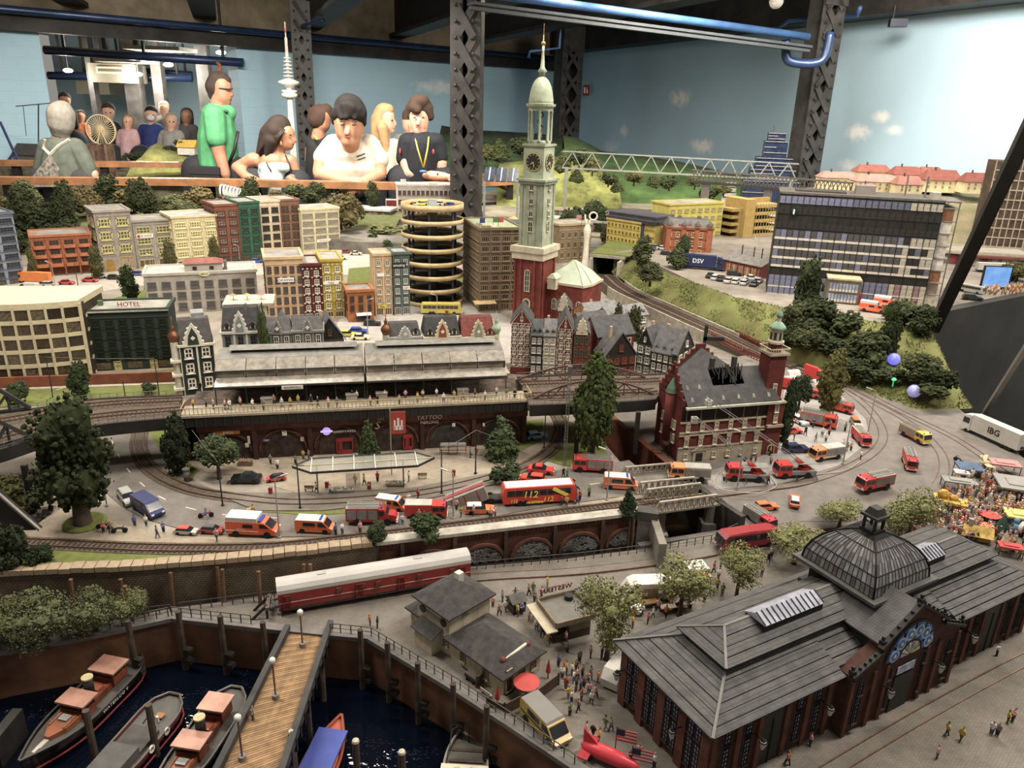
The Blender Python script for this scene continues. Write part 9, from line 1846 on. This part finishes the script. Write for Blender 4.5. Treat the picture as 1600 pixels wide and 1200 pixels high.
def dw(name,ah,stern,bow,B,H,hullc,deckc,rimc,band=None):
 a,b=P(*stern,ZW),P(*bow,ZW);L=(b-a).length;t=ac(name,ah,'boat',a.lerp(b,.5),an(a,b));mb,dk,l,r=c2(L,B,H)
 mb.o('hull',C(hullc,.35,.08,20),t,True);dk.o('deck',C(deckc,.7,.12,60),t)
 rm=MB();rm.tube(l,.0016,5).tube(r,.0016,5).tube([l[0],r[0]],.0016,5);rm.o('gunwale',C(rimc,.5,.1),t)
 if band:
  bm_=MB();bm_.tube([V((p.x,p.y*1.0,p.z*.25))for p in l],.0012,5).tube([V((p.x,p.y*1.0,p.z*.25))for p in r],.0012,5);bm_.o('waterline_band',C(band),t)
 return t,L
df=C('#74351c',.35,.2,40,ag='plank');m_cop=C('#b3806a',.45,.15,30,a2=.2)
def tug(t,L,B,H,x0=0.0):
 def cabin(x,w,d,z,h,ar=True,aj=True):
  Bx(x-d/2,-w/2,z,x+d/2,w/2,z+h*.55).o('cabin',df,t);Bx(x-d/2+.001,-w/2+.001,z+h*.55,x+d/2-.001,w/2-.001,z+h).o('cabin_glass',C('#2a1c14',.3,.2),t)
  for sx_ in(-1,1):
   for sy in(-1,1):Bx(x+sx_*(d/2-.001)-.0008,sy*(w/2-.001)-.0008,z+h*.5,x+sx_*(d/2-.001)+.0008,sy*(w/2-.001)+.0008,z+h).o('corner_post',df,t)
  MB().prism([(x-d/2-.003,-w/2-.003),(x+d/2+.003,-w/2-.003),(x+d/2+.003,w/2+.003),(x-d/2-.003,w/2+.003)],z+h,z+h+.0025).o('cabin_roof',m_cop,t)
 z=H*.8
 Bx(L*(-.30+x0),-B*.22,z,L*(.05+x0),B*.22,z+.010).o('deckhouse',df,t);cabin(L*(-.24+x0),B*.56,L*.13,z+.006,.018);cabin(L*(.06+x0),B*.60,L*.11,z,.020)
 MB().cyl(L*(-.05+x0),0,z+.008,z+.034,.0058,n=14).o('funnel',aI,t,True);MB().cyl(L*(-.05+x0),0,z+.034,z+.036,.0068,n=16).o('funnel_ring',C('#b8a878',.5),t)
 Bx(L*(-.13+x0),-B*.12,z+.010,L*(-.08+x0),B*.12,z+.0115).o('engine_hatch',C('#8d4a2c',.4),t)
 pr=[(L*(.12+x0),-B*.25),(L*(.24+x0),-B*.22),(L*(.33+x0),-B*.06),(L*(.33+x0),B*.06),(L*(.24+x0),B*.22),(L*(.12+x0),B*.25)];MB().prism(pr,z,z+.009).o('fore_cabin',C('#8d4f2c',.4,.15),t);Bx(L*(.15+x0),-.006,z+.009,L*(.2+x0),.006,z+.0115).o('skylight',cF,t);Bx(L*(.14+x0),-.011,z+.009,L*(.25+x0),-.009,z+.0105).bx(L*(.14+x0),.009,z+.009,L*(.25+x0),.011,z+.0105).o('hand_rails',C('#8a4a28'),t)
 for k in E(4):MB().tf(MT((L*(.14+x0+.03*k),-B*.25-.0002+k*.0006,z+.005))@MR(pi/2,4,'X')).lathe([(.0016,0),(.0016,.001)],8).o('porthole',C('#c9bfa4'),t)
 MB().box((L*(.42+x0),0,H*1.0),(.008,.004,.003)).o('bollard',C('#b8b2a4'),t)
t,L=dw('steam_tug','black steam tug with brown deckhouses and copper roofs',(216,1042),(45,1212),.056,.022,'#131211','#4a453e','#3a3632','#8a2a24');tug(t,L,.056,.022);a9('WATERLOO V',.007,C('#c9c4b6'),t,(-L*.1,.0275,.016),rot=(pi/2,0,pi),ext=.0003);MB().box((L*.36,0,.022),(.016,.006,.002)).o('anchor_winch',C('#b0a898'),t)
t,L=dw('harbour_barge','red and grey harbour launch with lifebelts between the two tugs',(276,1106),(118,1290),.05,.020,'#7d2622','#57544f','#5d534a','#8a2a24')
Bx(L*.02,-.018,.016,L*.36,.018,.030).o('cargo_box',C('#55524e',.7,.1),t);Bx(-L*.18,-.018,.016,L*.02,.018,.022).o('deck_hatch',C('#4a4743'),t);MB().box((-L*.3,.004,.021),(.008,.010,.001)).o('wooden_hatch',C('#9c6a3f'),t)
for x in(-L*.04,-L*.2):T=MT((x,.0255,.018))@MR(pi/2,4,'X');cZ(MB().tf(T),.0028,.0048,-.0008,.0008,14).o('lifebelt',C('#d6cfc0'),t)
for x in(-.22,-.26):MB().cyl(L*x,.006,.018,.026,.0018,n=8).o('bollard',C('#c9c4b8'),t)
MB().tube([(-L*.2,-.006,.022),(-L*.24,-.004,.027),(-L*.24,.002,.022)],.001,5).o('anchor',aI,t)
t,L=dw('steam_tug','brown steam tug moored right beside the plank pier',(372,1095),(240,1290),.05,.020,'#2a2725','#57524b','#6b665e');tug(t,L,.05,.020)
t,L=dw('harbour_launch','orange launch with long blue canopy beside the pier',(455,1310),(532,1140),.042,.014,'#b5502e','#c2603c','#a84a30')
Bx(-L*.42,-.019,.022,L*.34,.017,.025).o('blue_canopy',C('#3f4fa0',.6,.08,40),t)
for x in(-.4,-.1,.2,.32):
 for y in(-.017,.015):MB().cyl(L*x,y,.010,.022,.0008,n=5).o('canopy_post',C('#8d4a30'),t)
for k in E(4):Bx(L*(-.35+.16*k),-.012,.012,L*(-.33+.16*k)+.004,.012,.016).o('seat_bench',C('#9c6a3f'),t)
t,L=dw('fishing_boat','weathered open fishing boat with cream canopy at the quay wall',(716,1300),(736,1150),.05,.018,'#3a352f','#5d574e','#8d8578')
Bx(-L*.45,-.027,.024,-L*.02,.027,.027).o('cream_canopy',C('#c9bda0',.6,.08),t);MB().cyl(-L*.1,.008,.027,.0285,.006,n=14).o('green_disc',C('#9aa85a'),t);MB().cyl(-L*.1,-.008,.027,.0285,.0055,n=14).o('dark_disc',aI,t)
for x in(-.4,-.04):
 for y in(-.024,.024):MB().cyl(L*x,y,.012,.025,.0009,n=5).o('canopy_post',C('#8d8578'),t)
for x in(.08,.2):Bx(L*x,-.02,.014,L*x+.004,.02,.0165).o('thwart',C('#4a3f34'),t)
MB().tube([(L*.1,-.022,.018),(L*.3,-.02,.034),(L*.42,0,.038),(L*.3,.02,.034),(L*.1,.022,.018)],.0006,5).o('hoop_rail',ak,t);MB().cyl(L*.3,0,.012,.05,.0008,n=5).o('mast',ak,t)
t=bf(Bx(0,0,0,.012,.05,.04).o('stair_block',aI,bE=P(-12,1200,ZW)),'dark block standing in the water at the harbour corner','block')
for q,lb in(((395,1125,-.047),'on the plank pier'),):di(P(*q),lb,'stand',7)
for q in((578,978),(590,982)):di(G(*q),'beside the quay railing','stand',6 if q[0]==578 else 3)
mb=MB()
for px,py,sx,sy,n in((60,1115,60,12,60),(120,1090,60,6,30),(250,1105,45,22,110),(335,1085,34,10,60),(270,1150,20,25,30),(480,1150,22,20,70),(575,1160,40,8,50),(640,1178,45,10,70),(385,1060,12,12,24)):
 for i in E(n):
  p=P(px+RF.gauss(0,.5)*sx,py+RF.gauss(0,.5)*sy,ZW+.0008);q=RF.uniform(0,6.3);r=RF.uniform(.0012,.0032);k=RF.uniform(1,2.6);mb.tube([p+V((r*cos(q+k*j/4),r*.7*sin(q+k*j/4),0))for j in E(5)],.00035,4)
bf(mb.o('wave_crests',C('#1a2738',.06,0,aB=1.0)),'curling glossy wave crests around the boats','waves',None,'stuff')
# visitors at the handrails
def grow(bD,name,bR,m,vox,Y,sm=3):
 mb=MB()
 for c in bR:
  x0,y0,r0,x1,y1,r1=c[:6];d0,d1=(c[6:8]if len(c)>7 else(0,0));a,b=PY(x0,y0,Y+d0),PY(x1,y1,Y+d1);k=Y*.955/F;bk(mb,a-bD.location,b-bD.location,r0*k,r1*k,10)
 me=skin(mb,vox,sm);me.materials.append(m);me.polygons.foreach_set('use_smooth',[True]*len(me.polygons));return link(name,me,bD)
SK={'l':C('#c9977a',.6,.06,30),'t':C('#b57f5c',.6,.06,30),'d':C('#9c6a4c',.6,.06,30),'x':C('#5d3a2a',.6,.06,30)}
def aZ(ah,Y,dJ,skinc,body,ca,face=(),extra=(),vox=.0075,bO='#23252c',cp=(),fw=None):
 """joints given as photo pixels at distance Y; the skin is one continuous mesh, clothes and hair are its children"""
 p=PY(dJ[0],dJ[1],Y);t=ac('person',ah,'person',(p.x,p.y,ZF));k=Y*.955/F
 for hx,hy,dx,dy,r,d in cp:
  n=math.hypot(dx,dy);u=(dx/n,dy/n);v=(-u[1],u[0]);body=body+[(hx,hy,r*1.3,hx+u[0]*r*2.2,hy+u[1]*r*2.2,r*1.35,d,d)]
  for i,L in enumerate((2.3,2.8,2.6,2.0)):
   o=(i-1.5)*.85*r;b=(hx+u[0]*r*2.4+v[0]*o,hy+u[1]*r*2.4+v[1]*o);mi=(b[0]+u[0]*r*L*.55,b[1]+u[1]*r*L*.55);body=body+[(*b,r*.46,*mi,r*.43,d,d-.012),(*mi,r*.43,mi[0]+u[0]*r*L*.42,mi[1]+u[1]*r*L*.42+r*.25,r*.36,d-.012,d-.004)]
  body=body+[(hx+u[0]*r*.6+v[0]*r,hy+u[1]*r*.6+v[1]*r,r*.5,hx+u[0]*r*2.2+v[0]*r*2,hy+u[1]*r*2.2+v[1]*r*2,r*.42,d,d-.02)]
 if fw:
  sh=lambda c:(*c[:6],*[v+fw[1]*(1 if y<fw[0]else .4 if y<fw[0]+12 else 0)for v,y in zip(c[6:8]if len(c)>7 else(0,0),(c[1],c[4]))])
  body=[sh(c)for c in body];ca=[(n,k_,[sh(c)if n=='hair' else c for c in cc])for n,k_,cc in ca];face=[(n,c_,x,y,d+fw[1],a,b)for n,c_,x,y,d,a,b in face]
 o=grow(t,'body',body,SK[skinc],vox,Y)
 for s in(-1,1):
  e=.11*s;mb=MB();z=p.z-ZF;bk(mb,(e,0,z),(e*1.05,-.02,z*.52),.095,.075,10);bk(mb,(e*1.05,-.02,z*.52),(e*1.05,.02,.07),.072,.05,10);bk(mb,(e*1.05,.02,.05),(e*1.1,-.13,.04),.05,.04,10);mb.o('trouser_leg',C(bO,.85,.08),t,True)
 for nm,aY,bR in ca:grow(t,nm,bR,C(aY,.85,.1,25,.1)if isinstance(aY,str)else aY,vox,Y)
 for nm,aY,x,y,d,rx,rz in face:q=PY(x,y,Y+d)-t.location;MB().ball(q,(rx*k,.006,rz*k),8,6).o(nm,C(aY,.5,0),t,True)
 for nm,aY,aq,r in extra:MB().tube([PY(x,y,Y+d)-t.location for x,y,d in aq],r*k,6).o(nm,C(aY,.6,.1),t,True)
 return t
HD='#1a1512'
aZ('young man with black fringe in white T-shirt leaning on the handrail',4.3,(548,290),'t',[(545,190,23,545,204,21),(544,208,18,545,219,13,-.01,-.02),(543,203,3.5,542,208,4.5,-.075,-.085),(566,200,4,567,206,3),(549,218,14,549,234,12),(506,240,14,501,268,13,0,-.02),(501,272,12,552,287,8,-.03,-.14),(590,248,13,593,270,12,0,-.02),(593,272,11,562,288,8,-.03,-.16)],[('shirt','#c6bda9',[(524,224,15,574,224,15,.03,.03),(540,236,14,558,236,14,-.03,-.03),(535,242,26,562,242,26),(530,262,26,568,262,26),(535,285,24,562,285,24),(520,226,16,506,246,17),(578,226,16,592,250,16)]),('hair',HD,[(546,171,24,549,176,24,.02,.02),(530,178,13,523,190,6,-.02,.02),(545,174,17,541,183,5,-.055,-.08),(560,178,14,566,192,7,-.02,.02),(556,174,12,554,184,4,-.045,-.072),(532,174,10,533,184,4,-.045,-.072)])],[('eye','#1c1410',535,195,-.083,3.2,1.3),('eye','#1c1410',553,195,-.083,3.2,1.3),('mouth','#8a4038',543,214,-.085,5,1.8),('eyebrow',HD,535,190,-.083,4.5,1),('eyebrow',HD,554,190,-.083,4.5,1)],[('chest_print','#2a2d33',[(557,245,-.14),(570,240,-.14)],1.5),('chest_print','#2a2d33',[(559,250,-.14),(571,246,-.14)],1.2)],cp=((556,288,10,5,5,-.15),(562,286,-8,7,5,-.18)),fw=(226,-.1))
aZ('young man with curly brown hair in dark polo shirt and yellow lanyard',4.35,(660,285),'l',[(655,182,16,655,193,15),(654,195,13,654,203,9,-.01,-.02),(653,190,2.6,653,194,3.4,-.055,-.065),(657,200,10,658,219,12),(633,245,12,640,270,10,0,-.05),(641,271,9.5,694,276,7,-.05,-.08),(690,243,10,689,272,7.5,0,-.02)],[('polo_shirt','#191b22',[(637,222,15,680,222,15),(658,230,26,658,262,28),(658,262,28,660,288,26),(635,225,14,632,247,14),(683,225,13,689,246,12)]),('hair','#3d2a1c',[(654,166,17,658,170,19,.02,.03),(642,168,9,640,180,6),(666,170,12,672,182,7),(650,160,11,660,158,11,-.03,-.02),(646,168,8,652,172,7,-.05,-.055)])],[('eye','#241a14',648,184,-.062,2.2,1),('eye','#241a14',661,184,-.062,2.2,1),('mouth','#9a5048',654,199,-.06,4,1.2),('horse_emblem','#a8332c',677,237,-.095,2,4),('sleeve_number','#a8332c',625,236,-.055,1.5,4.5)],[('lanyard','#c9b02c',[(648,212,-.05),(652,230,-.10),(661,262,-.11)],1.3),('lanyard','#c9b02c',[(670,214,-.05),(668,232,-.10),(662,262,-.11)],1.3),('badge','#3f6a9a',[(656,268,-.11),(666,268,-.11)],2.5),('wristband','#222',[(682,280,-.08),(684,271,-.1)],1.2)],cp=((697,276,10,1,3.6,-.09),))
aZ('woman with long brown braids in pale blue top looking sideways',4.28,(430,290),'d',[(445,210,16,446,222,13),(452,222,9,452,228,7,-.01,-.01),(459,215,3,462,219,3),(438,225,9,432,242,11),(405,252,11,452,252,12),(428,256,24,428,276,24),(396,250,12,372,262,10,0,.02),(370,262,9,384,276,8,0,-.06),(384,276,8,402,283,6,-.06,-.1),(456,256,10,463,275,9),(463,276,8,452,280,6,0,-.1)],[('tank_top','#9db0ae',[(428,268,25,429,292,26,-.012,-.01),(412,262,8,446,262,8,-.06,-.06)]),('hair','#2b1d16',[(436,198,19,430,208,21,.01,.01),(422,210,17,414,236,9,.02,.01),(430,205,16,408,240,5,-.03,-.03),(418,212,14,404,240,5,.05,.04),(424,220,12,417,243,4,-.05,-.05)])],[('eye','#1c1410',454,211,-.045,1.8,1.2),('mouth','#8a4038',459,224,-.02,2,1.5),('earring','#b89a4c',439,224,-.05,1.6,3.5)],[('strap','#1d1b1b',[(413,244,-.03),(418,258,-.09),(424,268,-.10)],1),('strap','#1d1b1b',[(446,242,-.03),(452,256,-.07),(456,268,-.07)],1)]+[('braid','#2b1d16',[(430+i*3,197+i,-.06),(420+i*3,215,-.075),(404+i*4,240,-.05)],1.6)for i in E(6)],cp=((403,283,8,3,3.6,-.1),(452,278,8,6,3.6,-.11)))
aZ('man with glasses in green polo shirt standing sideways',4.75,(338,268),'d',[(347,134,15,348,150,14),(350,152,11,353,158,8),(361,145,3,362,148,3.5),(343,152,12,341,168,13),(338,205,12,342,238,10.5,-.12,-.12),(342,238,10.5,352,272,8,-.12,-.14)],[('polo_shirt','#3d8a56',[(329,176,13,356,176,13),(340,185,25,340,215,30),(340,215,30,342,258,31),(335,182,17,338,216,16,-.09,-.12)]),('hair','#2e2019',[(341,128,16,338,136,17,.01,.01),(336,140,12,334,148,9),(348,124,11,352,126,9)])],[('eye','#241a14',358,139,-.03,1.5,1),('mouth','#8a4a3c',361,154,-.01,1.5,1)],[('glasses','#2a2a2a',[(342,138,-.055),(358,139,-.045),(363,139,-.02)],1),('bag_strap','#181818',[(372,205,-.1),(366,235,-.12),(355,262,-.1)],2.5),('collar','#347a4a',[(332,166,-.05),(346,170,-.07),(356,175,-.05)],3)],bO='#1d1d20',cp=((352,274,2,8,4,-.14),))
t=ac('shoulder_bag','black shoulder bag at the hip of the green shirted man','bag',PY(326,282,4.62));Bx(-.085,-.05,-.03,.085,.05,.075).o('pouch',C('#17171a',.7,.1),t);Bx(-.088,-.053,.04,.088,.053,.08).o('flap',C('#1e1e21',.7,.1),t)
aZ('older woman with short grey hair seen from behind in grey green top',4.6,(100,285),'l',[(95,178,18,95,195,17),(95,200,12,95,222,14),(145,272,9,146,284,7)],[('pullover','#5b6155',[(75,230,15,118,230,15),(97,240,28,98,262,32),(98,262,32,100,292,33),(122,235,15,136,262,14),(136,262,14,140,280,12),(72,236,14,64,275,13)]),('hair',C('#8b8478',.9,.12,40,.3),[(95,180,21,95,192,20,-.015,-.015),(94,195,18,94,204,15,-.02,-.01),(97,172,15,88,176,14)])],bO='#3a3a3a')
t=ac('drawstring_bag','black and white patterned drawstring bag on the back of the grey haired woman','bag',PY(72,280,4.42));b_=PY(72,280,4.42)
MB().add([PY(x,y,4.42+d)-b_ for d in(-.03,.05)for x,y in((38,292),(78,240),(92,262),(90,292))],[(0,3,2,1),(4,5,6,7),(0,1,5,4),(1,2,6,5),(2,3,7,6),(3,0,4,7)]).o('bag_body',C('#1f1d1b',.9,.5,45,aH='#b5ab9a'),t)
for l in([(70,218),(68,232),(78,242)],[(108,218),(92,228),(78,242)]):MB().tube([PY(x,y,4.40)-b_ for x,y in l],.010,6).o('strap',C('#c2b79f'),t)
aZ('woman with long blond hair in profile with cream top',4.8,(605,285),'l',[(604,182,13,606,196,11),(610,198,8,612,203,6),(617,190,2.5,618,194,2.8),(601,202,9,600,220,10),(618,250,9,622,275,8)],[('top','#b9ae98',[(588,228,12,616,228,12),(602,240,21,604,262,22),(604,262,22,606,290,22),(616,234,11,620,254,10)]),('hair','#a07c4c',[(600,176,15,594,188,15,.01,.01),(590,195,11,588,225,9),(598,200,9,604,240,6,-.05,-.05),(606,172,10,600,180,11)])],[('eye','#3a2a20',613,188,-.035,1.5,1),('mouth','#b06058',615,200,-.02,1.5,1.2)])
aZ('person with dark curly hair and black top turned away',4.6,(495,285),'d',[(503,180,15,503,194,13),(500,200,10,497,216,11),(486,225,9,484,250,8)],[('top','#191919',[(488,225,12,512,226,13),(497,235,19,496,290,21)]),('hair','#3a2418',[(500,180,17,498,186,17),(510,172,10,512,178,8),(490,176,9,488,184,8)])],(),[('lanyard','#b89a2c',[(490,212,-.05),(496,218,-.09)],2)])
aZ('person in cream shirt raising a hand behind blond woman',5.1,(632,285),'l',[(640,188,12,640,198,11),(640,205,8,640,215,9),(645,215,6,642,196,5,-.1,-.12)],[('shirt','#b8ad98',[(626,222,13,648,222,12),(636,235,20,636,290,22),(626,222,12,645,216,8,-.05,-.1)]),('hair','#4a3626',[(640,180,12,640,186,12)])])
def far(ah,x,y,r,Y,bq,hair,sk='l',lean=0,hc=None):
 s=r/9.;q=lambda*a:tuple(v*s if i in(2,5)else(x+lean*(v if False else 0)+v*s if i%3==0 else y+v*s)for i,v in enumerate(a))
 aZ(ah,Y,(x,y+62*s),sk,[q(0,-2,9,0,4,8),q(0,8,5,0,15,6),q(-15,36,5,-10,50,4.5),q(-10,50,4.5,2,52,4),q(15,36,5,10,50,4.5),q(10,50,4.5,-1,52,4)],[('top',bq,[q(-11,19,7,11,19,7),q(0,26,13,0,48,13),q(0,48,13,0,64,13),q(-13,21,6.5,-16,38,6.5),q(13,21,6.5,16,38,6.5)]),('hair',hair,[q(0,-5,9.6,0,-3,9.4)+(.012,.02)]if not hc else[q(0,-4,10,0,2,9.5)+(.03,.035),q(-6,4,5,-7,14,4)+(.03,.03),q(6,4,5,7,14,4)+(.03,.03)])],[('eye','#1c1410',x-3*s,y,-.05,1.2*s,.7*s),('eye','#1c1410',x+3*s,y,-.05,1.2*s,.7*s)]if hair!='b' else(),vox=.014)
for a in(('man with glasses in black T-shirt behind the ferris wheel',169,176,10,6.9,'#17171a','#3a2418'),('girl in pink top pointing at the landscape',200,190,8,6.35,'#b88f92','#8a6240','l',0,1),('visitor with white face mask in blue T-shirt',236,180,9.5,7.3,'#2c3a78','#17120f'),('older woman with grey hair in grey cardigan bending forward',268,190,9.5,6.75,'#8d8a86','#8b8274','l',0,1),('bald visitor behind the masked one',256,170,8,7.85,'#57524c','#a87a5c'),('dark haired visitor in dark jacket seen from behind',292,182,9,8.9,'#2a2725','#151210','x',0,1),('visitor in black shirt with strap at the brick wall corner',101,158,9,7.2,'#1d1c1c','#3a2a20','t'),('visitor in orange top behind the wheel',126,182,7,7.8,'#b0602c','#2a1c14','d'),('visitor in white top with dark hair beside the pink girl',217,190,8,8.5,'#b5aca6','#2a1c14','l',0,1)):far(*a)
q=PY(235,184,7.22);bf(MB().ball(q,(.035,.02,.026),10,6).o('face_mask',C('#cfcfcf',.7)),'white face mask worn by the blue shirted visitor','mask')
# the next room and its landscape
def ML(x,y,z,dx,dy,dz,nm,aY,lb,c4,rz=0):return bf(Bx(-dx/2,-dy/2,0,dx/2,dy/2,dz).o(nm,C(aY,.8,.2,8),bE=(x,y,z),rz=rz),lb,c4)
al(Bx(-6,10.6,ZF,0,10.8,1.5).o('wall_far',aX('paint_far_wall','#a9c9d4',[(2.6,.6,.5,.12,.7)])))
al(Bx(-5.5,5.45,-.1,-1.2,6.1,.04).o('table_landscape',C('#4a4f2c',.95,.4,6,.5)))
bQ('table_town',[V((-4.2,5.3,.1)),V((-1.2,5.45,.1)),V((-1.2,6.1,.1)),V((-4.2,6.1,.1))],.2,C('#57503a',.9,.5,9))
for i,(px,y0,w)in enumerate(((215,105,24),(254,95,15),(325,85,18),(152,150,8))):p=PY(px,200,8.2);al(Bx(p.x-w*.0033,p.y,ZF,p.x+w*.0033,p.y+.1,1.5).o('trim_%d'%(50+i),ak))
for px,py,px2,py2,Y,r,lb in((70,78,380,98,6.8,.035,'thick blue pipe crossing the doorway to the next room'),(76,118,300,122,8.6,.04,'lower blue pipe in the next room'),(200,108,300,116,9.4,.03,'rear blue pipe in the next room')):
 t=ac('blue_pipe',lb,'pipe');a,b=PY(px,py,Y),PY(px2,py2,Y);MB().tube([a,b],r,10).o('pipe',b8,t,True)
 for f in(.1,.5,.9):c=a.lerp(b,f);Bx(c.x-.01,c.y-.01,c.z,c.x+.01,c.y+.01,1.565).o('hanger',ak,t)
for(x0,y0,x1,y1,Y,lb)in((136,98,202,130,8.0,'grey ceiling air unit with pale frame in the next room'),(115,112,172,148,9.0,'larger grey ventilation duct below the ceiling'),(190,70,280,79,7.2,'pale square ceiling diffuser near the doorway'),(145,90,220,98,7.8,'second pale ceiling diffuser in the next room')):
 a,b=PY(x0,y0,Y),PY(x1,y1,Y);t=ac('air_unit',lb,'air unit',(a.x,a.y,b.z));Bx(.05,.1,0,.09,.14,1.565-b.z).o('hanger',ak,t);Bx(0,0,0,b.x-a.x,.4,a.z-b.z).o('casing',C('#7d7663' if y0>95 else '#a39a84',.7,.1),t)
 if y0 in(98,):Bx(.08,-.01,.08,b.x-a.x-.03,0,a.z-b.z-.03).o('grille_frame',C('#b5ab94'),t);Bx(.1,-.012,.1,b.x-a.x-.05,-.009,a.z-b.z-.05).o('grille',C('#57513f'),t)
for px,py in((250,93),(263,101),(345,82),(106,110),(215,116)):
 p=PY(px,py,7.95);t=ac('spot_lamp','small white spot lamp under the ceiling of next room','lamp',p,0,'spot lamps in the next room');MB().ball((0,0,0),(.05,.03,.02),10,6).o('head',C('#fff1d6',.4,0,bJ=5),t,True);MB().cyl(0,0,.01,1.565-p.z,.008,n=6).o('stem',ak,t);l=bpy.data.lights.new('spot_lamp_light','POINT');l.energy=22;l.color=(1,.93,.83);l.shadow_soft_size=.05;l=link('spot_lamp_light',l,t,(0,-.02,-.08))
bf(MB().tube(aF([PY(334,95,6.8),PY(343,101,6.76),PY(343,110,6.74),PY(337,116,6.74)],4),.012,8).o('orange_hose',C('#c2602c'),ax=True),'orange cable loop hanging behind the green shirted man','cable')
c=PY(158,203,5.4);R0=.10;t=ac('ferris_wheel','cream spoked model ferris wheel on a wooden rock box','ferris wheel',(c.x,c.y,c.z-.13));mfw=C('#b8a47c',.6,.1);T=MT((0,0,.13))@MR(pi/2,4,'X')
cZ(MB().tf(T),R0*.93,R0,-.008,.008,36).o('rim',mfw,t)
for i in E(36):q=2*pi*i/36;MB().tf(T).bar((R0*.12*cos(q),R0*.12*sin(q),0),(R0*.95*cos(q),R0*.95*sin(q),0),.003).o('spoke',mfw,t)
MB().tf(T).lathe([(R0*.14,-.012),(R0*.14,.012)],14).o('hub',mfw,t)
for s in(-1,1):MB().bar((s*.05,-.01,0),(0,-.01,.13),.006).o('leg',mfw,t)
a=PY(150,224,5.35);t=ac('rock_box','brown wooden plank box below the ferris wheel','box',(a.x-.02,a.y-.05,.0));h=a.z
for i in E(12):Bx(-.09+i*.017,bC.uniform(-.006,0),0,-.074+i*.017,.1,h*bC.uniform(.93,1)).o('plank',C(bC.choice(['#5a4030','#6d5240','#4a3428']),.9,.3,20),t)
for px,py,w,c,r,lb in((232,250,16,'#a8957c','#9a7f86','grey roofed landscape house beside the hill'),(252,248,22,'#a39078','#a07a80','pink roofed landscape house near the doorway'),(278,252,18,'#98876c','#a88a8c','pink roofed landscape house next to the green shirt'),(40,240,40,'#55504a','#3d3a38','dark roofed landscape station at the painted wall'),(135,235,22,'#6d5a4c','#6b6864','grey roofed landscape barn beside the rock box'),(290,228,26,'#c2bcb0','#c29a2a','yellow topped white landscape kiosk')):
 p=PY(px,py,5.55);k=w/215;t=ac('landscape_house',lb,'house',(p.x-k/2,p.y,p.z-.06),bC.uniform(-.3,.3));Bx(0,0,0,k,k*.7,.05).o('walls',C(c),t);MB().ext([(-.01,.05),(k*.7+.01,.05),(k*.35,.05+k*.4)],-.006,k+.006).o('roof',C(r,.8,.15),t)
for i,(px,py,tp,w)in enumerate(((205,252,236,30),(195,258,245,26),(225,262,250,26),(260,262,248,24),(275,268,255,26),(150,262,250,22),(280,230,215,20),(295,235,215,20),(265,240,226,20),(180,268,256,22),(330,255,235,22))):aC(0,0,tp,w,'cone' if i%2 else 'bush','#3a4526','small dark landscape tree before the next room',pt=PY(px,py,5.6),am=.05,av='landscape trees before the next room',aK=i)
c5('hill_pasture','',[(222,250),(235,228),(245,224),(258,228),(285,240),(320,252)],5.6,C('#94944a',.95,.2,12,.4),.3)
p=PY(10,245,5.2);t=ac('harbour_crane','dark blue model crane with long jib against the painted wall','crane',p);q=lambda x,y:PY(x,y,5.2)-p
for a,b in(((0,190),(22,238)),((22,238),(12,252)),((22,238),(30,252))):MB().bar(q(*a),q(*b),.012).o('boom',C('#2a3560',.5),t)
t=ac('tower_crane','thin grey crane line drawn before the painted brick wall','crane',p);MB().bar(q(25,166),q(82,161),.006).o('jib',ak,t);MB().bar(q(36,165),q(41,212),.003).o('cable',ak,t);MB().bar(q(60,163),q(60,250),.006).o('mast',ak,t)
p=PY(460,262,5.05);h=PY(447,34,5.05).z-p.z;t=ac('television_tower','slender white model television tower with two platforms','tower',p);k=h/228;mw2=C('#c2bcae',.6,.06);bq=PY(447,34,5.05)-p;u=lambda y:V((0,0,0)).lerp(bq,(262-y)/228.)
def tl(nm,m,au):MB().lathe([(r*k,u(y).z)for r,y in au],16).o(nm,m,t,True)
tl('shaft',mw2,[(7,262),(6,240),(5,180),(4,150),(3.5,120)]);MB().cyl(0,0,.02-p.z,.01,8*k,n=12).o('tower_foot',mw2,t);tl('lower_platform',mw2,[(4,151),(11,149),(13,146),(13,143),(9,141.5),(13,140),(12.5,137.5),(4,137)]);tl('upper_platform',mw2,[(4,135),(9,131),(17,127),(17,124),(9,121),(4,119)])
for i in E(6):y=117-i*5.5;tl('antenna_deck',mw2,[(3,y),(8.5-i*.5,y-.6),(8.5-i*.5,y-2),(3,y-2.6)])
tl('mast',C('#a8948a',.6),[(3,120),(2.8,85),(2.4,70),(2.4,58),(1.2,57),(1.1,34)]);tl('mast_band',C('#8a4a42'),[(1.4,50),(1.4,44)])
t=ac('ribbed_hall','white ribbed curved roof at the end of the handrail slope','roof',P(385,300,.16))
for i in E(12):f=i/11;cZ(MB().tf(MT((-.12+.2*f,-.06*f,-.03*f))@MR(pi/2,4,'Y')),.03,.036,-.004,.004,14).o('rib',mw2,t)
bpy.data.scenes.remove(TMP)
